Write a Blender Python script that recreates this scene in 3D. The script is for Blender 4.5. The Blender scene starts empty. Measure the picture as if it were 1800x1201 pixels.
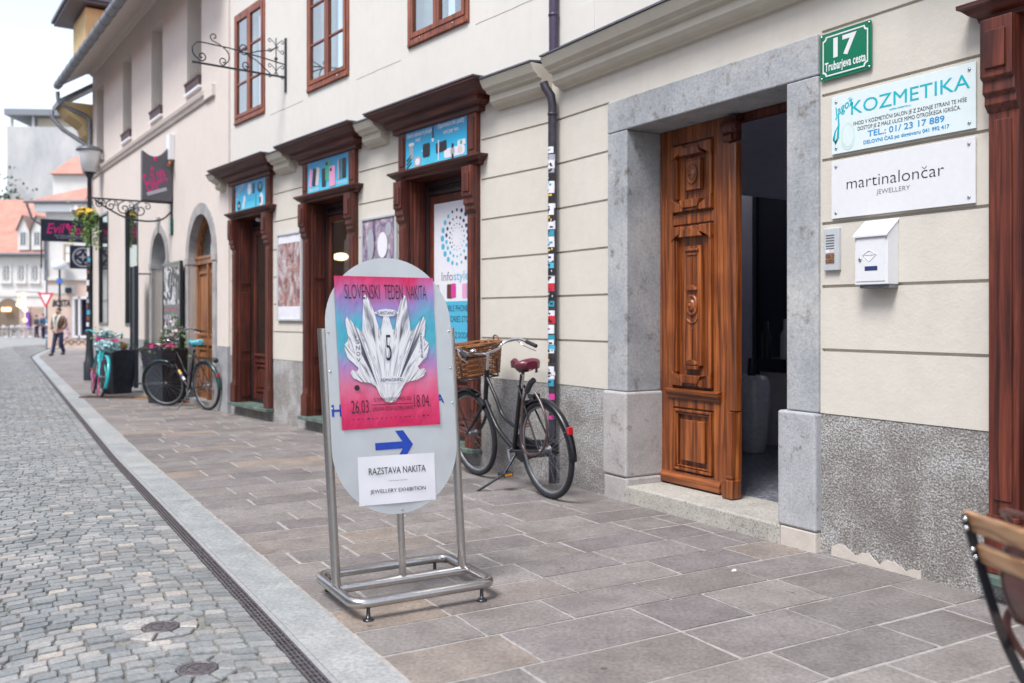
import bpy, bmesh, math, random
from mathutils import Vector, Matrix
random.seed(7)
R = math.radians
scene = bpy.context.scene
COL = scene.collection

# ---------------------------------------------------------------- camera
EYE = 1.25
cam_d = bpy.data.cameras.new('camera')
cam = bpy.data.objects.new('camera', cam_d); COL.objects.link(cam)
cam.location = (0, 0, EYE); cam.rotation_euler = (R(90), 0, 0)
cam_d.sensor_width = 36.0; cam_d.lens = 32.0
cam_d.shift_y = -(600.5 - 559.0) / 1800.0
cam_d.clip_start = 0.05; cam_d.clip_end = 2000
cam_d.dof.use_dof = True; cam_d.dof.focus_distance = 4.7; cam_d.dof.aperture_fstop = 2.2
scene.camera = cam

# ---------------------------------------------------------------- world, sun, exposure
world = bpy.data.worlds.new('World'); scene.world = world; world.use_nodes = True
wn = world.node_tree; wn.nodes.clear()
SUN_EL, SUN_AZ = R(58), R(215)
sky = wn.nodes.new('ShaderNodeTexSky'); sky.sky_type = 'NISHITA'; sky.sun_disc = False
sky.sun_elevation = SUN_EL; sky.sun_rotation = SUN_AZ
sky.air_density = 1.0; sky.dust_density = 1.2; sky.ozone_density = 1.0
hs = wn.nodes.new('ShaderNodeHueSaturation'); hs.inputs['Saturation'].default_value = 0.5
bg = wn.nodes.new('ShaderNodeBackground'); bg.inputs['Strength'].default_value = 0.15
wo = wn.nodes.new('ShaderNodeOutputWorld')
wn.links.new(sky.outputs[0], hs.inputs['Color']); wn.links.new(hs.outputs[0], bg.inputs['Color'])
wn.links.new(bg.outputs[0], wo.inputs['Surface'])
sun_d = bpy.data.lights.new('sun', 'SUN'); sun_d.energy = 1.9; sun_d.angle = R(20); sun_d.color = (1.0, 0.97, 0.94)
sun = bpy.data.objects.new('sun', sun_d); COL.objects.link(sun)
sun_dir = Vector((math.sin(SUN_AZ) * math.cos(SUN_EL), math.cos(SUN_AZ) * math.cos(SUN_EL), math.sin(SUN_EL)))
sun.rotation_euler = sun_dir.to_track_quat('Z', 'Y').to_euler(); sun.location = (0, 0, 30)
scene.view_settings.view_transform = 'Standard'; scene.view_settings.look = 'None'
scene.view_settings.exposure = 1.08; scene.view_settings.gamma = 1.0
scene.cycles.use_denoising = True
scene.cycles.max_bounces = 10; scene.cycles.diffuse_bounces = 7; scene.cycles.transparent_max_bounces = 12
scene.cycles.caustics_reflective = False; scene.cycles.caustics_refractive = False

# ---------------------------------------------------------------- frames
def facade(o, u):
    u = Vector((u[0], u[1], 0)).normalized(); n = Vector((u.y, -u.x, 0))
    return Matrix(((u.x, n.x, 0, o[0]), (u.y, n.y, 0, o[1]), (0, 0, 1, 0), (0, 0, 0, 1)))
FR = facade((.331, 7.05), (.518, -.855))      # local (u along the wall, d out to the street, z)
FL = facade((.331, 7.05), (.614, -.789))
B2 = facade((-4.42 + .025, 13.15 + .017), (.565, -.825))
A = Vector((-.5, .866, 0)); B = Vector((.866, .5, 0))
def gz(Y):
    pts = [(-40, 0), (4, 0), (34, -.165), (2000, -.165)]
    for (y0, z0), (y1, z1) in zip(pts, pts[1:]):
        if Y <= y1: return z0 + (z1 - z0) * (Y - y0) / (y1 - y0)
    return -.165
def gp(a, b, z=0.0):
    p = A * a + B * b
    return Vector((p.x, p.y, gz(p.y) + z))
def local(loc, rz=0.0, rx=0.0, s=1.0):
    return Matrix.Translation(Vector(loc)) @ Matrix.Rotation(rz, 4, 'Z') @ Matrix.Rotation(rx, 4, 'X') @ Matrix.Scale(s, 4)

# ---------------------------------------------------------------- objects
WL = {}
def thing(name, label, cat, loc, group=None):
    o = bpy.data.objects.new(name, None); COL.objects.link(o)
    o.location = loc; o.empty_display_size = .2
    o['label'] = label; o['category'] = cat
    if group: o['group'] = group
    WL[o.name] = Vector(loc)
    return o
def tag(o, label=None, cat=None, group=None, kind=None):
    if label: o['label'] = label
    if cat: o['category'] = cat
    if group: o['group'] = group
    if kind: o['kind'] = kind
    return o

_txt = {}
def text_geo(s, bold=0.0, shear=0.0):
    k = (s, bold, shear)
    if k not in _txt:
        acc = [(i, ch) for i, ch in enumerate(s) if ch in 'čšžČŠŽ']
        if acc:      # carons drawn by hand so the accented letters keep the weight of the others
            tr = str.maketrans('čšžČŠŽ', 'cszCSZ'); b_ = s.translate(tr); vs, fs = text_geo(b_, bold, shear); vs = list(vs); fs = list(fs)
            for i, ch in acc:
                lv = text_geo(b_[i], bold, shear)[0]; w_ = max(v.x for v in lv) - min(v.x for v in lv); top = max(v.y for v in lv)
                xe = max(v.x for v in text_geo(b_[:i + 1], bold, shear)[0]); cx = xe - w_ / 2 + shear * .08; n = len(vs); t_ = .045 + bold
                for sx in (-1, 1):
                    n = len(vs); vs += [Vector((cx - sx * t_ * .3, top + .07, 0)), Vector((cx + sx * t_ * .8, top + .07, 0)), Vector((cx + sx * (.125 + t_ * .5), top + .21, 0)), Vector((cx + sx * (.125 - t_ * .5), top + .21, 0))]; fs.append([n, n + 1, n + 2, n + 3])
            _txt[k] = (vs, fs); return _txt[k]
        c = bpy.data.curves.new('t', 'FONT'); c.body = s; c.size = 1; c.resolution_u = 3
        c.offset = bold; c.shear = shear; c.fill_mode = 'BOTH'
        ob = bpy.data.objects.new('t', c)
        me = bpy.data.meshes.new_from_object(ob)
        vs = [v.co.copy() for v in me.vertices]; fs = [list(p.vertices) for p in me.polygons]
        bpy.data.objects.remove(ob); bpy.data.curves.remove(c); bpy.data.meshes.remove(me)
        _txt[k] = (vs, fs)
    return _txt[k]

class MB:
    def __init__(s, M=None):
        s.M = M if M is not None else Matrix(); s.V = []; s.F = []; s.MI = []; s.S = []; s.m = 0; s.sm = False
    def add(s, vs, fs, m=None, sm=None):
        n = len(s.V)
        s.V += [s.M @ Vector(v) for v in vs]
        for f in fs:
            s.F.append([n + i for i in f]); s.MI.append(s.m if m is None else m); s.S.append(s.sm if sm is None else sm)
    def quad(s, a, b, c, d, m=None): s.add([a, b, c, d], [(0, 1, 2, 3)], m)
    def box(s, x0, x1, y0, y1, z0, z1, m=None, rot=None):
        vs = [(x, y, z) for x in (x0, x1) for y in (y0, y1) for z in (z0, z1)]
        if rot:
            c = Vector(((x0 + x1) / 2, (y0 + y1) / 2, (z0 + z1) / 2)); vs = [c + rot @ (Vector(v) - c) for v in vs]
        s.add(vs, [(0, 1, 3, 2), (4, 6, 7, 5), (0, 4, 5, 1), (2, 3, 7, 6), (0, 2, 6, 4), (1, 5, 7, 3)], m)
    def plate(s, pts, y0, y1, m=None, holes=None):
        """polygon in local (x, z) given a thickness y0..y1"""
        n = len(pts)
        s.add([(p[0], y0, p[1]) for p in pts] + [(p[0], y1, p[1]) for p in pts],
              [tuple(range(n)), tuple(range(n, 2 * n))] + [(i, (i + 1) % n, n + (i + 1) % n, n + i) for i in range(n)], m)
    def flat(s, pts, y, m=None):
        s.add([(p[0], y, p[1]) for p in pts], [tuple(range(len(pts)))], m)
    def slab(s, pts, z0, z1, m=None):
        n = len(pts)
        s.add([(p[0], p[1], z0) for p in pts] + [(p[0], p[1], z1) for p in pts],
              [tuple(range(n)), tuple(range(n, 2 * n))] + [(i, (i + 1) % n, n + (i + 1) % n, n + i) for i in range(n)], m)
    def prof(s, x0, x1, pr, m=None, cap=True, e0=0.0, e1=0.0):
        """profile [(y,z)] run along x; e0/e1 push the ends out in proportion to y (mitred returns)"""
        n = len(pr); y0 = min(p[0] for p in pr)
        vs = [(x0 - e0 * (p[0] - y0), p[0], p[1]) for p in pr] + [(x1 + e1 * (p[0] - y0), p[0], p[1]) for p in pr]
        fs = [(i, (i + 1) % n, n + (i + 1) % n, n + i) for i in range(n)]
        if cap: fs += [tuple(range(n)), tuple(range(n, 2 * n))]
        s.add(vs, fs, m)
    def ret(s, x0, x1, yw, pr, m=None, e=True):
        """moulding with real returns: profile [(y,z)] along x, ends stepping in plan with the profile (box per step)"""
        for (ya, za), (yb, zb) in zip(pr, pr[1:]):
            if abs(zb - za) < 1e-5: continue
            oa, ob = ya, yb
            a = [(x0 - oa, yw, za), (x1 + oa, yw, za), (x1 + oa, yw + oa, za), (x0 - oa, yw + oa, za)]
            b = [(x0 - ob, yw, zb), (x1 + ob, yw, zb), (x1 + ob, yw + ob, zb), (x0 - ob, yw + ob, zb)]
            s.add(a + b, [(0, 1, 2, 3), (4, 5, 6, 7)] + [(i, (i + 1) % 4, 4 + (i + 1) % 4, 4 + i) for i in range(4)], m)
    def tube(s, pts, r, seg=8, closed=False, m=None, cap=True, flat=None):
        P = [Vector(p) for p in pts]; n = len(P)
        rs = list(r) if isinstance(r, (list, tuple)) else [r] * n
        T = []
        for i in range(n):
            if closed: t = P[(i + 1) % n] - P[i - 1]
            else: t = P[min(i + 1, n - 1)] - P[max(i - 1, 0)]
            T.append(t.normalized() if t.length > 1e-9 else Vector((0, 0, 1)))
        up = Vector((0, 0, 1)) if abs(T[0].z) < .9 else Vector((1, 0, 0))
        N = (up - T[0] * up.dot(T[0])).normalized(); vs = []
        for i in range(n):
            N = N - T[i] * N.dot(T[i])
            N = N.normalized() if N.length > 1e-6 else T[i].orthogonal().normalized()
            Bn = T[i].cross(N)
            fx, fy = flat if flat else (1, 1)
            for k in range(seg):
                a = 2 * math.pi * k / seg
                vs.append(P[i] + (N * math.cos(a) * fx + Bn * math.sin(a) * fy) * rs[i])
        fs = []
        for i in range(n if closed else n - 1):
            j = (i + 1) % n
            for k in range(seg):
                l = (k + 1) % seg
                fs.append((i * seg + k, i * seg + l, j * seg + l, j * seg + k))
        s.add(vs, fs, m, True)
        if cap and not closed:
            s.add(vs[:seg], [tuple(range(seg))], m); s.add(vs[-seg:], [tuple(range(seg))], m)
    def lathe(s, c, pr, seg=16, axis='z', m=None, sm=True):
        vs = []
        for (r, h) in pr:
            for k in range(seg):
                a = 2 * math.pi * k / seg; x, y = r * math.cos(a), r * math.sin(a)
                p = {'z': (x, y, h), 'y': (x, h, y), 'x': (h, x, y)}[axis]
                vs.append((c[0] + p[0], c[1] + p[1], c[2] + p[2]))
        n = len(pr)
        fs = [(i * seg + k, i * seg + (k + 1) % seg, (i + 1) * seg + (k + 1) % seg, (i + 1) * seg + k)
              for i in range(n - 1) for k in range(seg)]
        s.add(vs, fs, m, sm)
        s.add(vs[:seg], [tuple(range(seg))], m, False); s.add(vs[-seg:], [tuple(range(seg))], m, False)
    def ball(s, c, r, seg=10, rings=6, m=None, jit=0.0):
        if not isinstance(r, (tuple, list)): r = (r, r, r)
        vs = [(c[0], c[1], c[2] - r[2])]
        for i in range(1, rings):
            t = math.pi * i / rings
            for k in range(seg):
                a = 2 * math.pi * k / seg; j = 1 + random.uniform(-jit, jit)
                vs.append((c[0] + r[0] * math.sin(t) * math.cos(a) * j, c[1] + r[1] * math.sin(t) * math.sin(a) * j, c[2] - r[2] * math.cos(t) * j))
        vs.append((c[0], c[1], c[2] + r[2])); L = len(vs) - 1
        fs = [(0, 1 + (k + 1) % seg, 1 + k) for k in range(seg)]
        for i in range(rings - 2):
            for k in range(seg):
                a = 1 + i * seg + k; b = 1 + i * seg + (k + 1) % seg
                fs.append((a, b, b + seg, a + seg))
        fs += [(L, 1 + (rings - 2) * seg + k, 1 + (rings - 2) * seg + (k + 1) % seg) for k in range(seg)]
        s.add(vs, fs, m, True)
    def text(s, st, x, z, h, y, w=None, align='l', m=None, bold=0.0, shear=0.0, ang=0.0, caph=None):
        """lettering in the local x-z plane, h = cap height of the whole string's box unless caph"""
        vs, fs = text_geo(st, bold, shear)
        if not vs: return
        x0 = min(v.x for v in vs); x1 = max(v.x for v in vs); y0 = min(v.y for v in vs); y1 = max(v.y for v in vs)
        sy = h / (y1 - y0) if caph is None else h / caph
        sx = sy if w is None else w / (x1 - x0)
        W = (x1 - x0) * sx
        ox = {'l': 0, 'c': -W / 2, 'r': -W}[align]
        base = 0 if caph is not None else y0
        ca, sa = math.cos(ang), math.sin(ang)
        out = []
        for v in vs:
            px, pz = (v.x - x0) * sx + ox, (v.y - base) * sy
            out.append((x + px * ca - pz * sa, y, z + px * sa + pz * ca))
        s.add(out, fs, m)
    def build(s, name, mat, parent=None, bevel=0.0, origin=None, wn=False):
        me = bpy.data.meshes.new(name)
        vs = s.V
        if not vs: vs = [Vector((0, 0, 0))]
        xs = [v.x for v in vs]; ys = [v.y for v in vs]; zs = [v.z for v in vs]
        o0 = Vector(origin) if origin is not None else Vector(((min(xs) + max(xs)) / 2, (min(ys) + max(ys)) / 2, min(zs)))
        me.from_pydata([v - o0 for v in vs], [], s.F)
        mats = mat if isinstance(mat, (list, tuple)) else [mat]
        for m in mats: me.materials.append(m)
        for p, mi, sm in zip(me.polygons, s.MI, s.S): p.material_index = mi; p.use_smooth = sm
        bm = bmesh.new(); bm.from_mesh(me); bmesh.ops.recalc_face_normals(bm, faces=bm.faces); bm.to_mesh(me); bm.free()
        o = bpy.data.objects.new(name, me); COL.objects.link(o)
        if parent is not None:
            o.parent = parent; o.location = o0 - WL[parent.name]
        else: o.location = o0
        WL[o.name] = o0
        if bevel:
            b = o.modifiers.new('bevel', 'BEVEL'); b.width = bevel; b.segments = 2; b.limit_method = 'ANGLE'; b.angle_limit = R(40)
            b.use_clamp_overlap = True
        return o

def spline(pts, n=6, closed=False):
    P = [Vector(p) for p in pts]; out = []; N = len(P)
    rng = range(N) if closed else range(N - 1)
    for i in rng:
        if closed: p0, p1, p2, p3 = P[i - 1], P[i], P[(i + 1) % N], P[(i + 2) % N]
        else: p0, p1, p2, p3 = P[max(i - 1, 0)], P[i], P[i + 1], P[min(i + 2, N - 1)]
        for k in range(n):
            t = k / n
            out.append(.5 * ((2 * p1) + (p2 - p0) * t + (2 * p0 - 5 * p1 + 4 * p2 - p3) * t * t + (3 * p1 - p0 - 3 * p2 + p3) * t ** 3))
    if not closed: out.append(P[-1])
    return out

# ---------------------------------------------------------------- materials
def nt(name):
    m = bpy.data.materials.new(name); m.use_nodes = True
    t = m.node_tree; b = t.nodes['Principled BSDF']
    return m, t, b
def node(t, kind, **kw):
    n = t.nodes.new('ShaderNode' + kind)
    for k, v in kw.items():
        if k in n.inputs: n.inputs[k].default_value = v
        else: setattr(n, k, v)
    return n
def c4(c): return (c[0], c[1], c[2], 1)
def ramp(t, fac, stops, interp='LINEAR'):
    r = t.nodes.new('ShaderNodeValToRGB'); cr = r.color_ramp; cr.interpolation = interp
    while len(cr.elements) < len(stops): cr.elements.new(.5)
    for e, (p, c) in zip(cr.elements, stops):
        e.position = p; e.color = c4(c) if len(c) == 3 else c
    t.links.new(fac, r.inputs[0]); return r
def pos(t, rz=0.0, scale=(1, 1, 1), src='Position'):
    if src == 'Position': g = t.nodes.new('ShaderNodeNewGeometry').outputs['Position']
    else: g = t.nodes.new('ShaderNodeTexCoord').outputs[src]
    mp = t.nodes.new('ShaderNodeMapping'); mp.vector_type = 'POINT'
    t.links.new(g, mp.inputs['Vector'])
    mp2 = t.nodes.new('ShaderNodeMapping'); mp2.inputs['Scale'].default_value = scale
    mp.inputs['Rotation'].default_value = (0, 0, rz)
    t.links.new(mp.outputs[0], mp2.inputs['Vector'])
    return mp2.outputs[0]
def noise(t, vec, scale, detail=3, rough=.5, dist=0):
    n = node(t, 'TexNoise', Scale=scale, Detail=detail, Roughness=rough, Distortion=dist); t.links.new(vec, n.inputs['Vector']); return n.outputs['Fac']
def mix(t, fac, a, b, mode='MIX'):
    n = t.nodes.new('ShaderNodeMix'); n.data_type = 'RGBA'; n.blend_type = mode
    for v, i in ((fac, 0), (a, 6), (b, 7)):
        if hasattr(v, 'links'): t.links.new(v, n.inputs[i])
        else: n.inputs[i].default_value = c4(v) if isinstance(v, tuple) else v
    return n.outputs[2]
def bump(t, b, h, strength=.3, dist=.01):
    n = node(t, 'Bump', Strength=strength, Distance=dist); t.links.new(h, n.inputs['Height'])
    t.links.new(n.outputs[0], b.inputs['Normal']); return n
def plain(name, c, rough=.5, metal=0.0, emit=0.0, coat=0.0, var=.12, vs=30, bmp=.05):
    m, t, b = nt(name)
    v = pos(t); n = noise(t, v, vs, 4)
    lo = tuple(x * (1 - var) for x in c); hi = tuple(min(1, x * (1 + var)) for x in c)
    r = ramp(t, n, [(.3, lo), (.7, hi)]); t.links.new(r.outputs[0], b.inputs['Base Color'])
    b.inputs['Roughness'].default_value = rough; b.inputs['Metallic'].default_value = metal
    if coat: b.inputs['Coat Weight'].default_value = coat; b.inputs['Coat Roughness'].default_value = .08
    if emit: b.inputs['Emission Color'].default_value = c4(c); b.inputs['Emission Strength'].default_value = emit
    if bmp: bump(t, b, noise(t, v, vs * 4, 3), bmp, .004)
    return m
def plaster(name, c, stain=.08, bs=90, bst=.25, big=1.3, dirt=(.5, .45, .38), dirt_amt=.0):
    m, t, b = nt(name); v = pos(t)
    n = noise(t, v, big, 6, .6); n2 = noise(t, v, 9, 5, .6)
    r = ramp(t, n, [(.3, tuple(x * (1 - stain) for x in c)), (.65, c)])
    r2 = ramp(t, n2, [(.3, (1 - stain * .6,) * 3), (.6, (1, 1, 1))])
    o = mix(t, 1.0, r.outputs[0], r2.outputs[0], 'MULTIPLY')
    # streaks of old rain dirt
    vs = pos(t, 0, (7, 7, .6)); sn = noise(t, vs, 1.5, 6, .65)
    rs = ramp(t, sn, [(.5, (1, 1, 1)), (.78, (.86, .84, .81))])
    o = mix(t, .22, o, rs.outputs[0], 'MULTIPLY')
    t.links.new(o, b.inputs['Base Color']); b.inputs['Roughness'].default_value = .88
    h = noise(t, v, bs, 6, .6); h2 = noise(t, v, 22, 3)
    hh = node(t, 'Math', operation='MULTIPLY_ADD'); t.links.new(h2, hh.inputs[0]); hh.inputs[1].default_value = 1.2; t.links.new(h, hh.inputs[2])
    bump(t, b, hh.outputs[0], bst, .006)
    return m
def wood(name, dark, mid, light, rz=0.0, horiz=False, rough=.42, fine=1.0, coat=.15):
    m, t, b = nt(name)
    sc = (1.2, 26, 26) if horiz else (26, 26, 1.2)
    v = pos(t, rz, tuple(x * fine for x in sc))
    n = noise(t, v, 1.0, 6, .62, .6)
    vw = pos(t, rz, (.5, 9, 9) if horiz else (9, 9, .5))
    w = node(t, 'TexWave', Scale=1.1, Distortion=9.0, Detail=3.0); w.inputs['Detail Scale'].default_value = 1.2
    w.bands_direction = 'Z' if horiz else 'X'; t.links.new(vw, w.inputs['Vector'])
    r = ramp(t, n, [(.28, dark), (.5, mid), (.72, light)])
    r2 = ramp(t, w.outputs['Fac'], [(.0, (.34, .30, .28)), (.28, (.95, .94, .93)), (1, (1.05, 1.05, 1.05))])
    o = mix(t, .75, r.outputs[0], r2.outputs[0], 'MULTIPLY')
    n3 = noise(t, pos(t), 3.0, 4); r3 = ramp(t, n3, [(.35, (.72, .68, .66)), (.6, (1, 1, 1))])
    o = mix(t, 1.0, o, r3.outputs[0], 'MULTIPLY')
    t.links.new(o, b.inputs['Base Color']); b.inputs['Roughness'].default_value = rough
    b.inputs['Coat Weight'].default_value = coat; b.inputs['Coat Roughness'].default_value = .25
    bump(t, b, n, .35, .003); return m
def stone(name, c1, c2, c3, scale=2.2, bst=.4, rough=.8, pits=.0, fleck=None):
    m, t, b = nt(name); v = pos(t)
    n = noise(t, v, scale, 8, .65, .4); n2 = noise(t, v, scale * 28, 5, .7)
    r = ramp(t, n, [(.3, c1), (.5, c2), (.68, c3)])
    r2 = ramp(t, n2, [(.32, (.78, .78, .78)), (.62, (1.06, 1.06, 1.06))])
    o = mix(t, 1.0, r.outputs[0], r2.outputs[0], 'MULTIPLY')
    if pits:
        n4 = noise(t, v, 9, 6, .7); r4 = ramp(t, n4, [(.30, (.5, .42, .36)), (.30 + pits, (1, 1, 1))])
        o = mix(t, 1.0, o, r4.outputs[0], 'MULTIPLY')
    if fleck:
        vo = node(t, 'TexVoronoi', Scale=120.0); t.links.new(v, vo.inputs['Vector'])
        rf = ramp(t, vo.outputs['Color'], [(.12, (.35, .35, .37)), (.3, (.92, .9, .87)), (.8, (1.12, 1.1, 1.05))]); o = mix(t, fleck, o, rf.outputs[0], 'MULTIPLY')
    t.links.new(o, b.inputs['Base Color']); b.inputs['Roughness'].default_value = rough
    bump(t, b, n2, bst, .006); return m
def island(name, stops, rough=.6, bst=.35, bs=60, spec=.5, big=0, src_scale=1):
    m, t, b = nt(name); g = t.nodes.new('ShaderNodeNewGeometry'); v = pos(t)
    r = ramp(t, g.outputs['Random Per Island'], stops)
    n = noise(t, v, bs, 6, .65); n2 = noise(t, v, 5, 5, .6)
    r2 = ramp(t, n, [(.3, (.82, .82, .82)), (.68, (1.1, 1.1, 1.1))])
    o = mix(t, 1.0, r.outputs[0], r2.outputs[0], 'MULTIPLY')
    r3 = ramp(t, n2, [(.3, (.84, .83, .82)), (.7, (1.08, 1.07, 1.06))]); o = mix(t, 1.0, o, r3.outputs[0], 'MULTIPLY')
    t.links.new(o, b.inputs['Base Color'])
    rr = ramp(t, n2, [(.3, (rough - .1,) * 3), (.7, (rough + .1,) * 3)]); t.links.new(rr.outputs[0], b.inputs['Roughness'])
    b.inputs['Specular IOR Level'].default_value = spec
    bump(t, b, n, bst, .004); return m
def glass(name, tint=(.9, .95, 1), refl=.10, rough=.02):
    m, t, b = nt(name); t.nodes.remove(b)
    tr = node(t, 'BsdfTransparent', Color=c4(tint)); gl = node(t, 'BsdfGlossy', Roughness=rough)
    lw = node(t, 'LayerWeight', Blend=.25); ma = node(t, 'Math', operation='MULTIPLY_ADD'); ma.use_clamp = True
    t.links.new(lw.outputs['Facing'], ma.inputs[0]); ma.inputs[1].default_value = .55; ma.inputs[2].default_value = refl
    mx = t.nodes.new('ShaderNodeMixShader'); t.links.new(ma.outputs[0], mx.inputs[0]); t.links.new(tr.outputs[0], mx.inputs[1]); t.links.new(gl.outputs[0], mx.inputs[2])
    t.links.new(mx.outputs[0], t.nodes['Material Output'].inputs['Surface']); return m

ANG_R = -math.atan2(-.855, .518); ANG_L = -math.atan2(-.789, .614)
M = {}
M['wall'] = plaster('cream_plaster', (.62, .585, .525), .07, 70, .22)
M['wall_up'] = plaster('pale_plaster', (.66, .64, .60), .05, 110, .12)
M['wall_pink'] = plaster('pinkish_plaster', (.68, .61, .56), .06, 60, .2)
M['cove'] = plaster('cream_cove', (.60, .54, .45), .12, 40, .15)
M['yellow'] = plaster('ochre_plaster', (.62, .47, .24), .12, 40, .15)
M['cornice'] = plaster('cream_cornice', (.60, .56, .48), .1, 60, .1)
M['door_wood'] = wood('carved_door_wood', (.055, .014, .006), (.25, .067, .016), (.50, .165, .042), rough=.36, coat=.3)
M['door_wood_h'] = wood('carved_door_wood_across', (.055, .014, .006), (.235, .064, .016), (.46, .15, .04), ANG_R, True, rough=.38, coat=.3)
M['shop_wood'] = wood('red_brown_shopfront_wood', (.025, .006, .005), (.105, .021, .012), (.22, .053, .025), rough=.5, coat=.08)
M['shop_wood_h'] = wood('red_brown_cornice_wood', (.03, .008, .006), (.092, .021, .014), (.165, .040, .025), ANG_L, True, rough=.52, coat=.05)
M['win_wood'] = wood('window_wood', (.12, .028, .012), (.27, .07, .028), (.40, .125, .05), rough=.45)
M['arch_wood'] = wood('amber_door_wood', (.17, .06, .02), (.34, .14, .05), (.46, .21, .08), rough=.45)
M['slat_wood'] = wood('chair_slat_wood', (.42, .22, .11), (.60, .35, .19), (.70, .45, .27), horiz=True, rz=R(100), rough=.35)
M['stone_blue'] = stone('blue_grey_stone', (.265, .28, .30), (.36, .375, .395), (.475, .475, .47), 1.8, .5, pits=.13)
M['stone_ped'] = stone('pitted_pedestal_stone', (.30, .28, .28), (.42, .40, .40), (.48, .46, .46), 3.0, .6, pits=.12)
M['step'] = stone('terrazzo_step', (.33, .32, .30), (.42, .41, .38), (.48, .46, .43), 4, .4, fleck=.7)
M['arch_stone'] = stone('arch_stone', (.26, .25, .26), (.36, .35, .35), (.43, .42, .41), 4, .5)
M['sill_green'] = stone('green_marble_sill', (.05, .085, .075), (.10, .15, .13), (.22, .25, .23), 6, .2, .5)
M['black'] = plain('black_paint', (.012, .014, .02), .32, coat=.3, bmp=.02)
M['iron'] = plain('wrought_iron', (.022, .026, .038), .5, var=.3)
M['rubber'] = plain('tyre_rubber', (.018, .019, .024), .75)
M['steel'] = plain('brushed_steel', (.50, .48, .47), .28, 1.0, var=.06, vs=60, bmp=.03)
M['chrome'] = plain('chrome', (.62, .62, .64), .15, 1.0, bmp=0)
M['zinc'] = plain('weathered_zinc', (.20, .21, .235), .5, .4, var=.25, vs=14)
M['white'] = plain('white_enamel', (.70, .71, .74), .3, var=.02, bmp=.01)
M['silver_panel'] = plain('pale_coated_aluminium', (.56, .59, .62), .3, .2, var=.05, vs=9, bmp=.01)
M['paper'] = plain('white_paper', (.80, .80, .85), .6, var=.02, vs=12, bmp=.05)
M['ink'] = plain('black_ink', (.012, .012, .018), .5, bmp=0)
M['ink_grey'] = plain('grey_ink', (.20, .21, .23), .5, bmp=0)
M['blue_ink'] = plain('blue_vinyl', (.012, .055, .42), .4, bmp=0)
M['glass'] = glass('window_glass')
M['glass_clear'] = glass('clear_glass', (1, 1, 1), .06)
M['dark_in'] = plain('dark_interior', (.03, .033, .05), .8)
M['flash'] = plain('lead_flashing', (.12, .125, .15), .55, .3, var=.2)
M['burgundy'] = plain('burgundy_leather', (.11, .012, .03), .32, coat=.3)
M['wicker'] = plain('wicker', (.21, .085, .035), .5, var=.4, vs=60)
M['leather'] = plain('brown_leather', (.10, .035, .03), .35, var=.4, vs=18, coat=.3)
M['red'] = plain('red_plastic', (.55, .01, .02), .25, coat=.5, bmp=0)
M['orange'] = plain('orange_plastic', (.8, .22, .02), .3, bmp=0)
# ================================================================ GROUND
def island2(name, stops, rough, bst, bs, lo=.66, hi=1.22):
    m = island(name, stops, rough, bst, bs); t = m.node_tree
    rs = [n for n in t.nodes if n.bl_idname == 'ShaderNodeValToRGB']
    rs[1].color_ramp.elements[0].color = (lo, lo, lo * .99, 1); rs[1].color_ramp.elements[1].color = (hi, hi, hi, 1)
    rs[2].color_ramp.elements[0].color = (.76, .75, .745, 1)
    return m
M['setts'] = island2('street_setts', [(0, (.21, .23, .24)), (.3, (.255, .272, .28)), (.6, (.29, .303, .307)), (.85, (.33, .333, .333)), (.97, (.42, .40, .385)), (1, (.46, .42, .38))], .5, .5, 70)
M['slabs'] = island2('paving_slabs', [(0, (.185, .17, .168)), (.2, (.225, .207, .20)), (.45, (.27, .25, .24)), (.7, (.235, .215, .215)), (.85, (.20, .182, .185)), (.94, (.285, .245, .215)), (1, (.295, .24, .20))], .68, .9, 55)
def gum(m, sc, r0):
    t = m.node_tree; b = t.nodes['Principled BSDF']; l = b.inputs['Base Color'].links[0].from_socket
    v = node(t, 'TexVoronoi', Scale=sc); t.links.new(pos(t), v.inputs['Vector']); rr_ = ramp(t, v.outputs['Distance'], [(r0 * .6, (.55, .54, .53)), (r0, (1, 1, 1))])
    v2 = noise(t, pos(t), 1.1, 5, .7); r2_ = ramp(t, v2, [(.36, (.80, .78, .76)), (.55, (1, 1, 1))])
    o = mix(t, 1.0, l, rr_.outputs[0], 'MULTIPLY'); o = mix(t, .8, o, r2_.outputs[0], 'MULTIPLY'); t.links.new(o, b.inputs['Base Color'])
gum(M['slabs'], 3.4, .055); gum(M['setts'], 2.2, .02)
M['kerb'] = island2('kerb_stone', [(0, (.29, .315, .325)), (.5, (.335, .355, .36)), (1, (.375, .385, .385))], .62, .4, 50)
M['mortar'] = plain('mortar', (.33, .313, .30), .9, var=.2, vs=25, bmp=.3)
M['bed'] = plain('sett_bedding', (.20, .19, .175), .95, var=.35, vs=60, bmp=.5)
M['asphalt'] = plain('concrete_strip', (.30, .30, .31), .85, var=.15, vs=40, bmp=.3)

def far_setts():
    m, t, b = nt('distant_setts'); v = pos(t, R(30), (9, 9, 9))
    vo = node(t, 'TexVoronoi', Scale=1.0, feature='DISTANCE_TO_EDGE'); t.links.new(v, vo.inputs['Vector'])
    vc = node(t, 'TexVoronoi', Scale=1.0); t.links.new(v, vc.inputs['Vector'])
    rc = ramp(t, vc.outputs['Color'], [(0, (.25, .27, .285)), (.5, (.33, .34, .35)), (1, (.43, .42, .41))])
    re = ramp(t, vo.outputs['Distance'], [(.03, (.5, .5, .5)), (.12, (1, 1, 1))])
    t.links.new(mix(t, 1.0, rc.outputs[0], re.outputs[0], 'MULTIPLY'), b.inputs['Base Color'])
    b.inputs['Roughness'].default_value = .55; bump(t, b, re.outputs[0], .4, .01); return m
M['far_setts'] = far_setts()

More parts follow.
